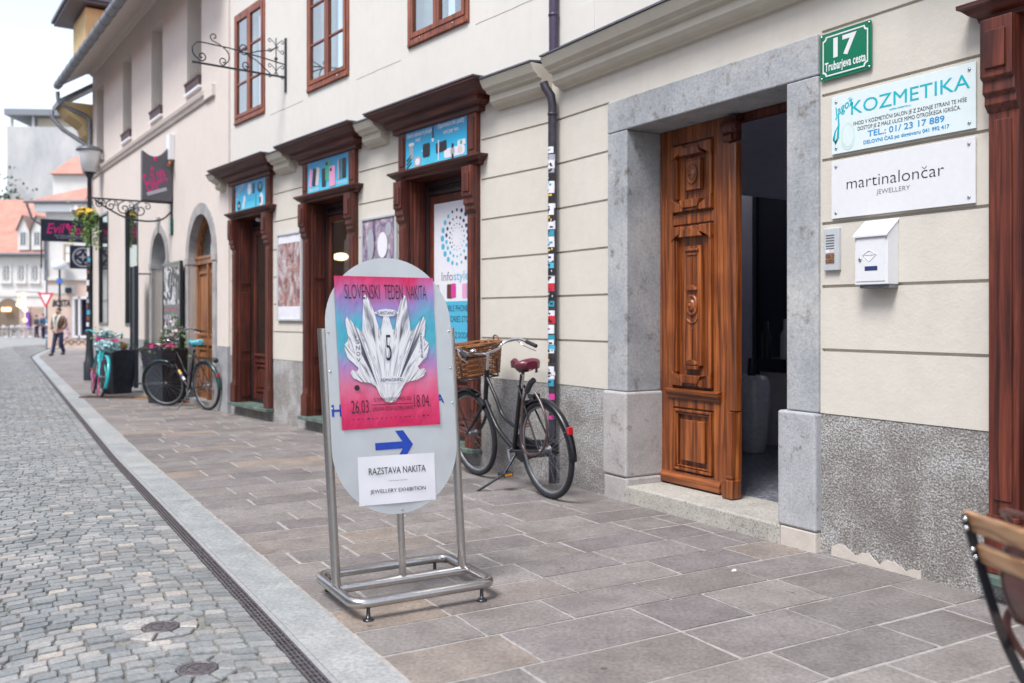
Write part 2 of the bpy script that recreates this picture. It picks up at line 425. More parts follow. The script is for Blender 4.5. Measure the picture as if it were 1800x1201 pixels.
g = MB()
Ys = [-40, -10, 0, 4, 10, 20, 34, 60, 100, 200, 500]; Xs = [-400, -100, -30, 0, 30, 100, 400]
n = len(Xs)
g.add([(x, y, gz(y) - .03) for y in Ys for x in Xs], [(j * n + i, j * n + i + 1, (j + 1) * n + i + 1, (j + 1) * n + i) for j in range(len(Ys) - 1) for i in range(n - 1)], 0)
tag(g.build('ground', M['far_setts']), kind='structure')

def strip(name, mat, b0, b1, a_s, z, m=None, curve=None):
    q = MB()
    for a0, a1 in zip(a_s, a_s[1:]):
        q.add([gp(a0, b0(a0), z), gp(a0, b1(a0), z), gp(a1, b1(a1), z), gp(a1, b0(a1), z)], [(0, 1, 2, 3)])
    return tag(q.build(name, mat), kind='structure')

def kb(a):          # where the road ends (left edge of the kerb stones)
    if a < 9: return 1.05
    if a < 37: return 1.05 + (a - 9) * .0136
    if a < 52: return 1.43 + (a - 37) * .08 + (a - 37) ** 2 * .004
    return 3.53 + (a - 52) * .5
def wb(a):          # the wall line
    if a < 5.94: return 3.81 + (5.94 - a) * .025
    if a < 13.4: return 3.81 - (a - 5.94) * .1395
    if a < 22.8: return 2.77 - (a - 13.4) * .08
    return 9.0
strip('road_bed', M['bed'], lambda a: kb(a) - 2.4, lambda a: kb(a) - .02, [x * .5 - 2 for x in range(140)], -.012)
strip('pavement_bed', M['mortar'], lambda a: kb(a) + .19, lambda a: wb(a) + .3, [x * .5 - 3 for x in range(51)] + [22.79], -.0028)
strip('corner_pavement_bed', M['mortar'], lambda a: kb(a) + .19, lambda a: 9.0, [22.8 + x * .5 for x in range(45)], -.0028)

# street setts laid in shallow arcs
q = MB(); covers = [(3.907, .613), (3.373, .652)]
def arc(bb):
    t = ((bb - .42 + .62) % 1.24) - .62
    return -.36 * t * t
a = 1.6; k = 0
while a < 62:
    pitch = .066 + random.uniform(-.002, .003)
    near = a < 13
    e = kb(a) - .09
    b_ = e; rowjit = random.uniform(-.01, .01)
    while b_ > e - 2.0:
        w = random.uniform(.066, .096); b1 = b_; b0 = b_ - w; b_ = b0 - random.uniform(.006, .010)
        cb = (b0 + b1) / 2; ca = a + arc(cb)
        if any(abs(ca - c[0]) < .14 and abs(cb - c[1]) < .135 for c in covers): continue
        L = pitch - random.uniform(.007, .012)
        if cb < kb(a) - 1.5 and a < 30: pass
        sl = (arc(b1) - arc(b0)) if abs(arc(b1) - arc(b0)) < .06 else 0
        j = lambda s=.0035: random.uniform(-s, s)
        cs = [(ca - L / 2 - sl / 2 + j(), b0 + j()), (ca - L / 2 + sl / 2 + j(), b1 + j()), (ca + L / 2 + sl / 2 + j(), b1 + j()), (ca + L / 2 - sl / 2 + j(), b0 + j())]
        # chipped corners
        pts = []
        for i in range(4):
            p, nx, pv = cs[i], cs[(i + 1) % 4], cs[i - 1]
            f = random.uniform(.03, .12)
            pts.append((p[0] + (pv[0] - p[0]) * f, p[1] + (pv[1] - p[1]) * f)); pts.append((p[0] + (nx[0] - p[0]) * f, p[1] + (nx[1] - p[1]) * f))
        cx = sum(p[0] for p in pts) / 8; cy = sum(p[1] for p in pts) / 8
        zt = random.uniform(-.0025, .003); tl = random.uniform(-.02, .02); tm = random.uniform(-.02, .02)
        ring = lambda s, z: [gp(cx + (p[0] - cx) * s, cy + (p[1] - cy) * s, z + zt + (p[0] - cx) * tl + (p[1] - cy) * tm) for p in pts]
        if near:
            vs = ring(1.04, -.02) + ring(1.0, -.006) + ring(.94, -.0005)
            fs = [(r * 8 + i, r * 8 + (i + 1) % 8, (r + 1) * 8 + (i + 1) % 8, (r + 1) * 8 + i) for r in range(2) for i in range(8)] + [tuple(range(16, 24))]
        else:
            vs = ring(1.0, -.016) + ring(.92, 0)
            fs = [(i, (i + 1) % 8, 8 + (i + 1) % 8, 8 + i) for i in range(8)] + [tuple(range(8, 16))]
        q.add(vs, fs, 0)
    a += pitch; k += 1
for ca, cb in covers:       # cut wedge stones round each cover
    N = 9
    for i in range(N):
        a0 = 2 * math.pi * i / N + .06; a1 = 2 * math.pi * (i + 1) / N - .06
        r0 = .078; r1 = random.uniform(.135, .165)
        pts = [(ca + r * math.cos(t), cb + r * math.sin(t) * .95) for r, t in ((r0, a0), (r1, a0 - .02), (r1 * random.uniform(.95, 1.05), (a0 + a1) / 2), (r1, a1 + .02), (r0, a1))]
        zt = random.uniform(-.002, .003)
        n5 = len(pts); cx = sum(p[0] for p in pts) / n5; cy = sum(p[1] for p in pts) / n5
        ring = lambda s, z: [gp(cx + (p[0] - cx) * s, cy + (p[1] - cy) * s, z + zt) for p in pts]
        vs = ring(1.0, -.02) + ring(1.0, -.005) + ring(.88, 0)
        q.add(vs, [(r * n5 + i, r * n5 + (i + 1) % n5, (r + 1) * n5 + (i + 1) % n5, (r + 1) * n5 + i) for r in range(2) for i in range(n5)] + [tuple(range(2 * n5, 3 * n5))], 0)
tag(q.build('road', M['setts']), kind='structure')

# pavement slabs in rows square to the kerb
q = MB(); a = -2.2
while a < 44:
    w = random.choice([.24, .27, .29, .31, .34]); g0 = .0082
    lim = wb(a) + .12 if a < 22.3 else 8.5
    b_ = kb(a) + .205 + random.uniform(0, .003)
    first = True
    while b_ < lim:
        L = random.uniform(.3, .66) * (1.25 if w > .3 else 1)
        if first: L *= random.uniform(.35, 1); first = False
        b1 = min(b_ + L, lim + .05)
        if a > 22 and b_ > 6: L = .8
        j = lambda s=.0035: random.uniform(-s, s)
        cs = [(a + g0 + j(), b_ + g0 + j()), (a + g0 + j(), b1 - g0 + j()), (a + w - g0 + j(), b1 - g0 + j()), (a + w - g0 + j(), b_ + g0 + j())]
        pts = []
        for i in range(4):
            p, nx = cs[i], cs[(i + 1) % 4]; pts.append(p)
            nn = 5 if a < 12 else 2
            dx, dy = nx[0] - p[0], nx[1] - p[1]; ll = math.hypot(dx, dy)
            for kk in range(1, nn):
                f = kk / nn; o = random.uniform(-.0022, .0022)
                pts.append((p[0] + dx * f - dy / ll * o, p[1] + dy * f + dx / ll * o))
        n_ = len(pts); cx = sum(p[0] for p in pts) / n_; cy = sum(p[1] for p in pts) / n_
        zt = random.uniform(-.001, .0015)
        def ring(ins, z):
            out = []
            for p in pts:
                d = math.hypot(p[0] - cx, p[1] - cy); s = (d - ins) / d
                out.append(gp(cx + (p[0] - cx) * s, cy + (p[1] - cy) * s, z + zt))
            return out
        vs = ring(0, -.012) + ring(0, -.0015) + ring(.003, 0)
        q.add(vs, [(r * n_ + i, r * n_ + (i + 1) % n_, (r + 1) * n_ + (i + 1) % n_, (r + 1) * n_ + i) for r in range(2) for i in range(n_)] + [tuple(range(2 * n_, 3 * n_))], 0)
        b_ = b1
    a += w
tag(q.build('pavement', M['slabs']), kind='structure')

# kerb stones
q = MB(); a = -2.0
while a < 56:
    L = random.uniform(.5, .95); g0 = .002
    def kp(aa, o, z): return gp(aa, kb(aa) + o, z)
    p = [(a + g0, .0), (a + L - g0, .0), (a + L - g0, .196), (a + g0, .196)]
    vs = [kp(x, y, -.03) for x, y in p] + [kp(x, y, -.001) for x, y in p] + [kp(x + (.003 if i in (0, 3) else -.003), y + (.003 if i < 2 else -.003), .0015) for i, (x, y) in enumerate(p)]
    q.add(vs, [(r * 4 + i, r * 4 + (i + 1) % 4, (r + 1) * 4 + (i + 1) % 4, (r + 1) * 4 + i) for r in range(2) for i in range(4)] + [(8, 9, 10, 11)], 0)
    a += L
tag(q.build('kerb', M['kerb']), kind='structure')
strip('kerb_strip', M['asphalt'], lambda a: kb(a) - .024, lambda a: kb(a) - .002, [x * .5 - 2 for x in range(112)], -.002)

# slot drain along the kerb
q = MB()
zs = -.003
for i in range(int((56 + 1) / .5)):
    a0 = -1 + i * .5; a1 = a0 + .496
    for o0, o1 in ((-.083, -.075), (-.064, -.058), (-.047, -.041), (-.031, -.025)):
        vs = []
        for (x, y) in ((a0, o0), (a1, o0), (a1, o1), (a0, o1)): vs.append(gp(x, kb(x) + y, -.02))
        for (x, y) in ((a0, o0), (a1, o0), (a1, o1), (a0, o1)): vs.append(gp(x, kb(x) + y, zs))
        q.add(vs, [(4, 5, 6, 7), (0, 1, 5, 4), (1, 2, 6, 5), (2, 3, 7, 6), (3, 0, 4, 7)])
    if a0 < 16:
        nb = 12
        for kx in range(nb + 1):
            x = a0 + (a1 - a0) * kx / nb; hw = .008 if kx in (0, nb) else .0035
            vs = [gp(xx, kb(xx) + y, z) for z in (-.02, zs - .0012) for xx, y in ((x - hw, -.076), (x + hw, -.076), (x + hw, -.03), (x - hw, -.03))]
            q.add(vs, [(4, 5, 6, 7), (0, 1, 5, 4), (1, 2, 6, 5), (2, 3, 7, 6), (3, 0, 4, 7)])
M['grate'] = plain('cast_iron_grate', (.15, .135, .14), .55, .5, var=.35, vs=50)
tag(q.build('drain_grate', M['grate']), kind='structure')
strip('drain_channel', M['dark_in'], lambda a: kb(a) - .083, lambda a: kb(a) - .025, [x * .5 - 2 for x in range(112)], -.0105)

# two small valve covers in the setts
for i, (ca, cb) in enumerate(covers):
    t = thing('valve_cover', ['small round iron cover in the setts, the farther of the two',
                              'small round iron cover in the setts nearest the bottom edge, with two key holes'][i], 'manhole cover', gp(ca, cb, -.01), 'cast iron covers set in the cobbles')
    mb = MB(Matrix.Translation(gp(ca, cb, 0)))
    mb.lathe((0, 0, 0), [(.070, -.015), (.070, .001), (.060, .002), (.058, -.002)], 28)
    mb.build('rim', M['grate'], t)
    mb = MB(Matrix.Translation(gp(ca, cb, 0)))
    mb.lathe((0, 0, 0), [(.057, -.012), (.057, -.001), (.054, .0005), (.0, .0005)], 28)
    for kx in range(14):
        an = kx * 2 * math.pi / 14; c, s_ = math.cos(an) * .043, math.sin(an) * .043
        mb.box(c - .006, c + .006, s_ - .006, s_ + .006, 0, .003)
    for sx in (-1, 1): mb.box(-.006, .006, sx * .014 - .006, sx * .014 + .006, 0, .003)
    mb.box(-.024, .024, -.003, .003, 0, .0025)
    mb.build('lid', M['grate'], t)

# crumbs of litter on the paving
for (px_, name, lab, col_, s_) in (((3.35, 3.2), 'paper_scrap', 'tiny white paper scrap on the paving by the plinth at right', M['paper'], .012),
                          ((4.0, 1.75), 'paper_scrap', 'tiny white speck of paper on the paving behind the stand', M['paper'], .01)):
    p = gp(*px_); mb = MB(Matrix.Translation(p))
    mb.add([(-s_, -s_ * .7, .002), (s_, -s_, .004), (s_ * .8, s_, .009), (-s_ * .6, s_ * .9, .003), (0, 0, .007)], [(0, 1, 4), (1, 2, 4), (2, 3, 4), (3, 0, 4)])
    tag(mb.build(name, col_), lab, 'litter', 'scraps on the paving')
# ================================================================ MAIN TOWN HOUSE
def roughcast(name='roughcast_plinth', far=False):
    m, t, b = nt(name); v = pos(t)
    n = noise(t, v, 100, 2, .55); big = noise(t, v, 1.9, 5, .6, .5); mid = noise(t, v, 6.5, 4, .6)
    # white lime remains on the grit, in patches
    ad = node(t, 'Math', operation='MULTIPLY_ADD'); t.links.new(big, ad.inputs[0]); ad.inputs[1].default_value = .75; 
    ad2 = node(t, 'Math', operation='MULTIPLY_ADD'); t.links.new(mid, ad2.inputs[0]); ad2.inputs[1].default_value = .35; ad2.inputs[2].default_value = -.55
    t.links.new(ad2.outputs[0], ad.inputs[2])
    s = node(t, 'Math', operation='ADD'); t.links.new(n, s.inputs[0]); t.links.new(ad.outputs[0], s.inputs[1])
    r = ramp(t, s.outputs[0], [(.28, (.17, .158, .148)), (.45, (.255, .242, .23)), (.56, (.35, .34, .335)), (.70, (.48, .485, .505))])
    t.links.new(r.outputs[0], b.inputs['Base Color']); b.inputs['Roughness'].default_value = .95
    bump(t, b, n, .8, .012); return m
M['rough'] = roughcast()
M['stone_ped2'] = stone('pale_pedestal_stone', (.30, .305, .325), (.40, .41, .435), (.47, .475, .49), 2.6, .5, pits=.10)
M['flaked'] = plaster('bare_flaked_plaster', (.58, .53, .48), .15, 40, .4)

def wall_grid(mb, us, zs, dep, back=-.35):
    us = sorted(set(round(u, 4) for u in us)); zs = sorted(set(round(z, 4) for z in zs))
    D = {}
    for i in range(len(us) - 1):
        for j in range(len(zs) - 1):
            D[i, j] = dep((us[i] + us[i + 1]) / 2, (zs[j] + zs[j + 1]) / 2)
    for (i, j), d in D.items():
        if d is None: continue
        u0, u1, z0, z1 = us[i], us[i + 1], zs[j], zs[j + 1]
        mb.add([(u0, d, z0), (u1, d, z0), (u1, d, z1), (u0, d, z1)], [(0, 1, 2, 3)])
        for (di, dj, e) in ((1, 0, ((u1, z0), (u1, z1))), (-1, 0, ((u0, z0), (u0, z1))), (0, 1, ((u0, z1), (u1, z1))), (0, -1, ((u0, z0), (u1, z0)))):
            o = D.get((i + di, j + dj), None)
            if o is None: o = back
            if o < d - 1e-6:
                (a0, c0), (a1, c1) = e
                mb.add([(a0, d, c0), (a1, d, c1), (a1, o, c1), (a0, o, c0)], [(0, 1, 2, 3)])
GRV = [1.08, 1.417, 1.752, 2.09, 2.435, 2.775]
ZP = .742
def inh(u, z, holes): return any(a < u < b and c < z < d for a, b, c, d in holes)

house = thing('town_house', 'cream plastered house with stone framed doorway and three red brown shopfronts', 'building', (.331, 7.05, 0))

def lower_wall(fr, u0, u1, holes):
    mb = MB(fr); us = [u0, u1]; zs = [ZP, 3.25]
    for g_ in GRV: zs += [g_ - .008, g_ + .008]
    for h in holes: us += [h[0], h[1]]; zs += [h[2], h[3]]
    # grooves die out a little before the openings
    us += [h[0] - .012 for h in holes] + [h[1] + .012 for h in holes]
    zs = [z for z in zs if ZP <= z <= 3.25]
    def dep(u, z):
        if inh(u, z, holes): return None
        for g_ in GRV:
            if abs(z - g_) < .009:
                if any(h[0] - .012 < u < h[1] + .012 for h in holes): return 0.0
                return -.016
        return 0.0
    wall_grid(mb, us, zs, dep)
    mb.build('wall', M['wall'], house)
    mb = MB(fr); hs2 = [(a, b, -9 if c <= .2 else c, d) for a, b, c, d in holes]
    zs = [-.3, ZP]; 
    cuts = [u0] + [x for h in sorted(holes) for x in (h[0], h[1])] + [u1]
    for a, b in zip(cuts[::2], cuts[1::2]):
        mb = MB(fr); wall_grid(mb, [a, b], zs, lambda u, z: -.004); mb.build('plinth', M['rough'], house)
S_ = [(-6.62, -5.36), (-4.42, -3.16), (-2.27, -.98)]
HR = [(.70, 2.545, -1, 2.767), (3.50, 4.78, .09, 3.1)]
lower_wall(FR, 0, 5.6, HR)
lower_wall(FL, -6.85, 0, [(a, b, .09, 3.1) for a, b in S_])
# low wall under the shop sills
for fr, a, b in [(FL, a, b) for a, b in S_] + [(FR, 3.5, 4.78)]:
    mb = MB(fr); mb.box(a - .01, b + .01, -.34, -.006, -.3, .082); mb.build('sill_wall', M['rough'], house)
# flaked patch of bare plaster at the foot of the wall
mb = MB(FR); pts = []
random.seed(3)
for i in range(26): pts.append((2.62 + i * .021, -.02 + .0015 * random.random()))
top = [(2.62 + i * .021, .035 + .03 * abs(math.sin(i * .45)) + random.uniform(-.008, .012) - .0013 * i) for i in range(25, -1, -1)]
mb.plate(pts + top, -.003, .002); mb.build('flaked_patch', M['flaked'], house)

# cornice over the ground floor
CP = [(0, 2.985), (.03, 2.985), (.035, 3.0), (.075, 3.015), (.10, 3.04), (.10, 3.095), (.135, 3.105), (.14, 3.12), (.175, 3.14), (.205, 3.195), (.205, 3.207), (0, 3.207)]
def cornice(fr, a, b, m0=0, m1=0):
    mb = MB(fr); n_ = len(CP)
    vs = [(a + p[0] * m0, p[0], p[1]) for p in CP] + [(b + p[0] * m1, p[0], p[1]) for p in CP]
    mb.add(vs, [(i, (i + 1) % n_, n_ + (i + 1) % n_, n_ + i) for i in range(n_)] + [tuple(range(n_)), tuple(range(n_, 2 * n_))])
    c = mb.build('cornice', M['cornice'], house)
    mb = MB(fr); mb.add([(a + y * m0, y, z) for y, z in ((0, 3.235), (.218, 3.209), (.218, 3.222), (0, 3.25))] + [(b + y * m1, y, z) for y, z in ((0, 3.235), (.218, 3.209), (.218, 3.222), (0, 3.25))],
                        [(0, 1, 5, 4), (1, 2, 6, 5), (2, 3, 7, 6), (0, 1, 2, 3), (4, 5, 6, 7)])
    mb.build('flashing', M['flash'], c)
cornice(FR, .11, 5.6); cornice(FL, -.71, -.03, 0, -.05)
cornice(FL, -2.9, -2.52); cornice(FL, -5.12, -4.68); cornice(FL, -7.05, -6.88, -.5, 0)

# upper floor
HU = [(-6.62, -5.60, 3.835, 5.31), (-4.38, -3.36, 3.835, 5.31), (-2.16, -1.14, 3.835, 5.31)]
mb = MB(FL); us = [-7.15, 0]; zs = [3.25, 6.9]
for h in HU: us += [h[0], h[1]]; zs += [h[2], h[3]]
wall_grid(mb, us, zs, lambda u, z: None if inh(u, z, HU) else .0, back=-.25); mb.build('upper_wall', M['wall_up'], house)
HU2 = [(.9, 1.92, 3.835, 5.31), (3.1, 4.12, 3.835, 5.31)]
mb = MB(FR); us = [0, 5.6]
for h in HU2: us += [h[0], h[1]]
wall_grid(mb, us, zs, lambda u, z: None if inh(u, z, HU2) else .0, back=-.25); mb.build('upper_wall', M['wall_up'], house)
mb = MB(FL); mb.box(-7.15, -7.14, -.25, 0, 2.9, 6.9); mb.box(-6.86, -6.845, -.3, -.001, -.3, 3.25); mb.build('corner_return', M['wall_up'], house)
# small plastered-over access plate on the upper wall and fine plaster joint
mb = MB(FR); mb.box(.29, .52, 0, .006, 3.33, 3.56); mb.build('access_plate', M['wall_up'], house)

M['curtain'] = plain('white_net_curtain', (.66, .70, .70), .8, var=.05, vs=40)
M['curtain_g'] = plain('beige_curtain', (.42, .42, .36), .85, var=.08, vs=20)
def curtain(fr, u0, u1, z0, z1, d, mat, parent, amp=.012, name='curtain'):
    mb = MB(fr); n_ = 40
    vs = [(u0 + (u1 - u0) * i / n_, d + amp * math.sin(i * 1.3) + amp * .5 * math.sin(i * .47), z) for z in (z0, z1) for i in range(n_ + 1)]
    mb.add(vs, [(i, i + 1, n_ + 2 + i, n_ + 1 + i) for i in range(n_)], None, True)
    return mb.build(name, mat, parent)
def casement(fr, h, parent, openr=False):
    u0, u1, z0, z1 = h; w = thing_part('window', parent)
    mb = MB(fr); f = .055
    mb.box(u0, u0 + f, -.03, .014, z0, z1); mb.box(u1 - f, u1, -.03, .014, z0, z1)
    mb.box(u0 + f, u1 - f, -.03, .014, z1 - f, z1); mb.box(u0 + f, u1 - f, -.03, .014, z0, z0 + .075)
    mb.box(u0 + .02, u1 - .02, .014, .03, z0 + .006, z0 + .03)
    fo = mb.build('window', M['win_wood'], parent, .003)
    um = (u0 + u1) / 2; zi0, zi1 = z0 + .078, z1 - f - .003
    for k, (a, b) in enumerate(((u0 + f + .003, um - .002), (um + .002, u1 - f - .003))):
        mb = MB(fr); s_ = .048; d0, d1 = -.02, .022
        mb.box(a, a + s_, d0, d1, zi0, zi1); mb.box(b - s_, b, d0, d1, zi0, zi1)
        mb.box(a + s_, b - s_, d0, d1, zi0, zi0 + s_); mb.box(a + s_, b - s_, d0, d1, zi1 - s_, zi1)
        for q_ in (1, 2):
            zz = zi0 + (zi1 - zi0) * q_ / 3; mb.box(a + s_, b - s_, d0 + .006, d1 - .006, zz - .011, zz + .011)
        mb.build('sash', M['win_wood'], fo, .003)
        mb = MB(fr); mb.box(a + s_ - .005, b - s_ + .005, -.002, .001, zi0 + s_ - .005, zi1 - s_ + .005); mb.build('pane', M['glass_up'], fo)
    mb = MB(fr)
    for uu in (u0 + .25, u1 - .22):
        mb = MB(fr); mb.ball((uu, .034, z0 + .045), .009, 6, 4); mb.build('stay_catch', M['chrome'], fo)
    curtain(fr, u0 + .06, u0 + .48, z0 + .05, z1 - .05, -.14, M['curtain'], fo)
    curtain(fr, u0 + .60, u1 - .06, z0 + .05, z1 - .05, -.14, M['curtain_g'] if openr != 2 else M['dark_in'], fo)
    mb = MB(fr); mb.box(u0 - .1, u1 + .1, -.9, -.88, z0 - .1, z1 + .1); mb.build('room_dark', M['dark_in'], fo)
def thing_part(*a): return None
M['glass_up'] = glass('upper_window_glass', (.9, .95, .95), .16)
for i, h in enumerate(HU): casement(FL, h, house, 2 if i == 2 else 0)
for h in HU2: casement(FR, h, house)

# eaves and roof (above the picture, for the light and for other viewpoints)
M['tile'] = island('clay_roof', [(0, (.20, .06, .04)), (.5, (.30, .10, .06)), (1, (.36, .15, .10))], .8)
for fr, a, b in ((FL, -7.3, 0), (FR, 0, 5.6)):
    mb = MB(fr); mb.add([(a, .55, 6.9), (b, .55, 6.9), (b, -4.5, 9.8), (a, -4.5, 9.8), (a, .55, 6.8), (b, .55, 6.8), (b, -4.5, 9.7), (a, -4.5, 9.7)], [(0, 1, 2, 3), (4, 5, 6, 7), (0, 1, 5, 4), (1, 2, 6, 5), (2, 3, 7, 6), (3, 0, 4, 7)])
    mb.build('roof', M['tile'], house)

# ---------------------------------------------------------------- stone doorway, number 17
mb = MB(FR); mb.box(.70, .918, -.30, .022, ZP, 2.545); mb.build('door_jamb', M['stone_blue'], house, .008)
mb = MB(FR); mb.box(2.332, 2.548, -.30, .022, ZP, 2.545); mb.build('door_jamb', M['stone_blue'], house, .008)
mb = MB(FR); mb.box(.70, 2.548, -.30, .024, 2.547, 2.768); mb.build('door_lintel', M['stone_blue'], house, .008)
mb = MB(FR); mb.box(.68, .945, -.30, .05, .155, ZP - .003); mb.box(.685, .95, -.28, .043, -.2, .153); mb.build('door_pedestal', M['stone_ped'], house, .014)
mb = MB(FR); mb.box(2.288, 2.55, -.30, .045, .105, ZP - .003); mb.build('door_pedestal', M['stone_ped2'], house, .012)
mb = MB(FR); mb.box(2.30, 2.545, -.29, .04, -.2, .103); mb.build('pedestal_foot', M['flaked'], house, .01)
mb = MB(FR); mb.box(.92, 2.30, -.42, .042, -.2, .101); mb.build('threshold', M['step'], house, .01)
mb = MB(FR); mb.box(.92, 2.33, -.36, -.31, 2.50, 2.55); mb.build('door_head', M['shop_wood'], house)

# the carved door leaf, shut
door = thing_name = None
LD = -.27
mb = MB(FR)
U0, U1 = .925, 1.60
mb.box(U0, U0 + .135, LD - .05, LD, .115, 2.545)        # hinge stile
mb.box(U0 + .53, U1, LD - .05, LD, .115, 2.545)         # lock stile
for z0, z1 in ((.115, .20), (.64, .74), (1.885, 1.955), (2.435, 2.545)): mb.box(U0 + .135, U0 + .53, LD - .05, LD - .001, z0, z1)
mb.box(U0 + .13, U0 + .535, LD - .06, LD - .022, .11, 2.54)   # panel field
leaf = mb.build('door', M['door_wood'], house, .004)
pa, pb = U0 + .14, U0 + .525; pm = (pa + pb) / 2
mb = MB(FR)   # lower raised panel with its mouldings
def frame_rect(mb, a, b, z0, z1, t, d0, d1):
    mb.box(a, b, d0, d1, z0, z0 + t); mb.box(a, b, d0, d1, z1 - t, z1); mb.box(a, a + t, d0, d1, z0 + t, z1 - t); mb.box(b - t, b, d0, d1, z0 + t, z1 - t)
frame_rect(mb, pa + .01, pb - .01, .215, .63, .018, LD - .02, LD + .012)
frame_rect(mb, pa + .032, pb - .032, .237, .608, .012, LD - .02, LD + .002)
mb.box(pa + .075, pb - .075, LD - .022, LD + .006, .285, .56)
mb.build('lower_panel', M['door_wood'], leaf, .004)
mb = MB(FR)   # waist moulding and base moulding
WP = [(0, .70), (.014, .70), (.02, .712), (.02, .725), (.034, .735), (.04, .752), (.04, .762), (0, .772)]
mb.prof(U0 + .10, U0 + .60, [(LD + y - .001, z) for y, z in WP], None, True, .2, .2)
mb.build('waist_moulding', M['door_wood_h'], leaf); mb = MB(FR)
mb.prof(U0, U0 + .60, [(LD + y - .001, z) for y, z in ((0, .115), (.018, .115), (.018, .165), (.010, .175), (.003, .188), (0, .19))])
mb.build('base_moulding', M['door_wood_h'], leaf)
def brk(mb, z0, z1, inv=False):
    """panel moulding with notched corners and a stepped centre bracket"""
    t = .026; H = z1 - z0
    mb.box(pa, pa + t, LD - .02, LD + .018, z0 + .07, z1 - .07); mb.box(pb - t, pb, LD - .02, LD + .018, z0 + .07, z1 - .07)
    mb.box(pa + t, pa + t + .014, LD - .02, LD + .006, z0 + .09, z1 - .09); mb.box(pb - t - .014, pb - t, LD - .02, LD + .006, z0 + .09, z1 - .09)
    for zz, s in ((z0, 1), (z1, -1)):
        # splayed corner pieces and the stepped bracket in the middle
        for a, b, sgn in ((pa, pa + .14, 1), (pb - .14, pb, -1)):
            if sgn == 1: pts = [(a, zz), (b - .03, zz), (b, zz + s * .034), (b - .055, zz + s * .05), (a + .03, zz + s * .075), (a, zz + s * .1)]
            else: pts = [(b, zz), (a + .03, zz), (a, zz + s * .034), (a + .055, zz + s * .05), (b - .03, zz + s * .075), (b, zz + s * .1)]
            mb.plate(pts, LD - .02, LD + .026)
        mb.plate([(pm - .075, zz + s * .022), (pm + .075, zz + s * .022), (pm + .105, zz + s * .075), (pm - .105, zz + s * .075)][::s], LD - .02, LD + .036)
        mb.plate([(pm - .06, zz + s * .002), (pm + .06, zz + s * .002), (pm + .075, zz + s * .022), (pm - .075, zz + s * .022)][::s], LD - .02, LD + .02)
mb = MB(FR); brk(mb, 1.97, 2.42); mb.box(pm - .075, pm + .075, LD - .02, LD + .004, 2.115, 2.315)
frame_rect(mb, pm - .08, pm + .08, 2.11, 2.32, .010, LD - .02, LD + .012)
mb.build('upper_panel_carving', M['door_wood'], leaf, .004)
mb = MB(FR); brk(mb, .79, 1.87)
# tall tapering panel: centre field, fluted bar and arcs
mb.box(pm - .085, pm + .085, LD - .02, LD + .003, .93, 1.735)
mb.box(pm - .006, pm + .006, LD, LD + .012, 1.46, 1.66); mb.box(pm - .006, pm + .006, LD, LD + .012, .98, 1.18)
for zc in (1.435, .935):
    pts = [(pm + .05 * math.cos(t), zc + .036 * math.sin(t)) for t in [math.pi * i / 10 for i in range(11)]]
    mb.plate(pts, LD, LD + .022)
mb.box(pm - .065, pm + .065, LD, LD + .018, 1.70, 1.716); mb.box(pm - .05, pm + .05, LD, LD + .012, 1.672, 1.684)
mb.box(pm - .07, pm + .07, LD, LD + .02, .905, .93)
for rr, zz in ((.05, 1.235), (.036, 1.225)):
    mb.tube([(pm + rr * math.cos(t), LD + .006, zz - rr * .8 * math.sin(t) + .02) for t in [math.pi * (.08 + .84 * i / 10) for i in range(11)]], .006, 6)
mb.build('tall_panel_carving', M['door_wood'], leaf, .004)
for zc, r_ in ((2.215, .052), (1.335, .056)):
    mb = MB(FR)
    mb.M = FR @ Matrix.Translation((pm, LD, zc)) @ Matrix.Diagonal((1, 1, 1.3, 1))
    mb.lathe((0, 0, 0), [(r_, 0), (r_, .012), (r_ * .86, .02), (r_ * .72, .010), (r_ * .6, .010), (r_ * .5, .022), (r_ * .34, .03), (r_ * .24, .022), (r_ * .16, .034), (0.001, .036)], 28, 'y')
    mb.build('rosette', M['door_wood'], leaf)
mb = MB(FR)   # astragal over the meeting edge with its scroll head and foot block
a0, a1 = 1.605, 1.678
mb.prof(0, 0, [(0, 0), (0, .001), (.001, .001)]) if False else None
pr = [(a0, LD - .03), (a1, LD - .03), (a1, LD + .02), (a1 - .012, LD + .034), (a0 + .022, LD + .034), (a0 + .016, LD + .022), (a0, LD + .018)]
mb.slab([(x, y) for x, y in pr], .66, 2.36)
mb.slab([(x, y) for x, y in pr[:2] + [(a1 - .012, LD + .045), (a0 + .02, LD + .045), (a0 + .02, LD + .0)]], .22, .655)
mb.build('astragal', M['door_wood'], leaf, .003)
mb = MB(FR); mb.box(a0 - .012, a1 + .008, LD - .02, LD + .065, .105, .225); mb.slab([(a0 + .005, LD), (a1 - .005, LD), (a1 - .01, LD + .05), (a0 + .01, LD + .05)], .225, .25)
mb.build('astragal_foot', M['door_wood'], leaf, .008)
mb = MB(FR); mb.lathe(((a0 + a1) / 2 + .0, LD + .03, 2.46), [(.001, -.05), (.05, -.05), (.05, .045), (.035, .05), (.03, .062), (.001, .064)], 20, 'x')
mb.lathe(((a0 + a1) / 2 + .0, LD + .045, 2.39), [(.001, -.04), (.026, -.04), (.026, .036), (.001, .036)], 16, 'x')
mb.box(a0 - .01, a1 + .01, LD - .02, LD + .04, 2.375, 2.53)
mb.build('astragal_scroll', M['shop_wood'], leaf, .004)

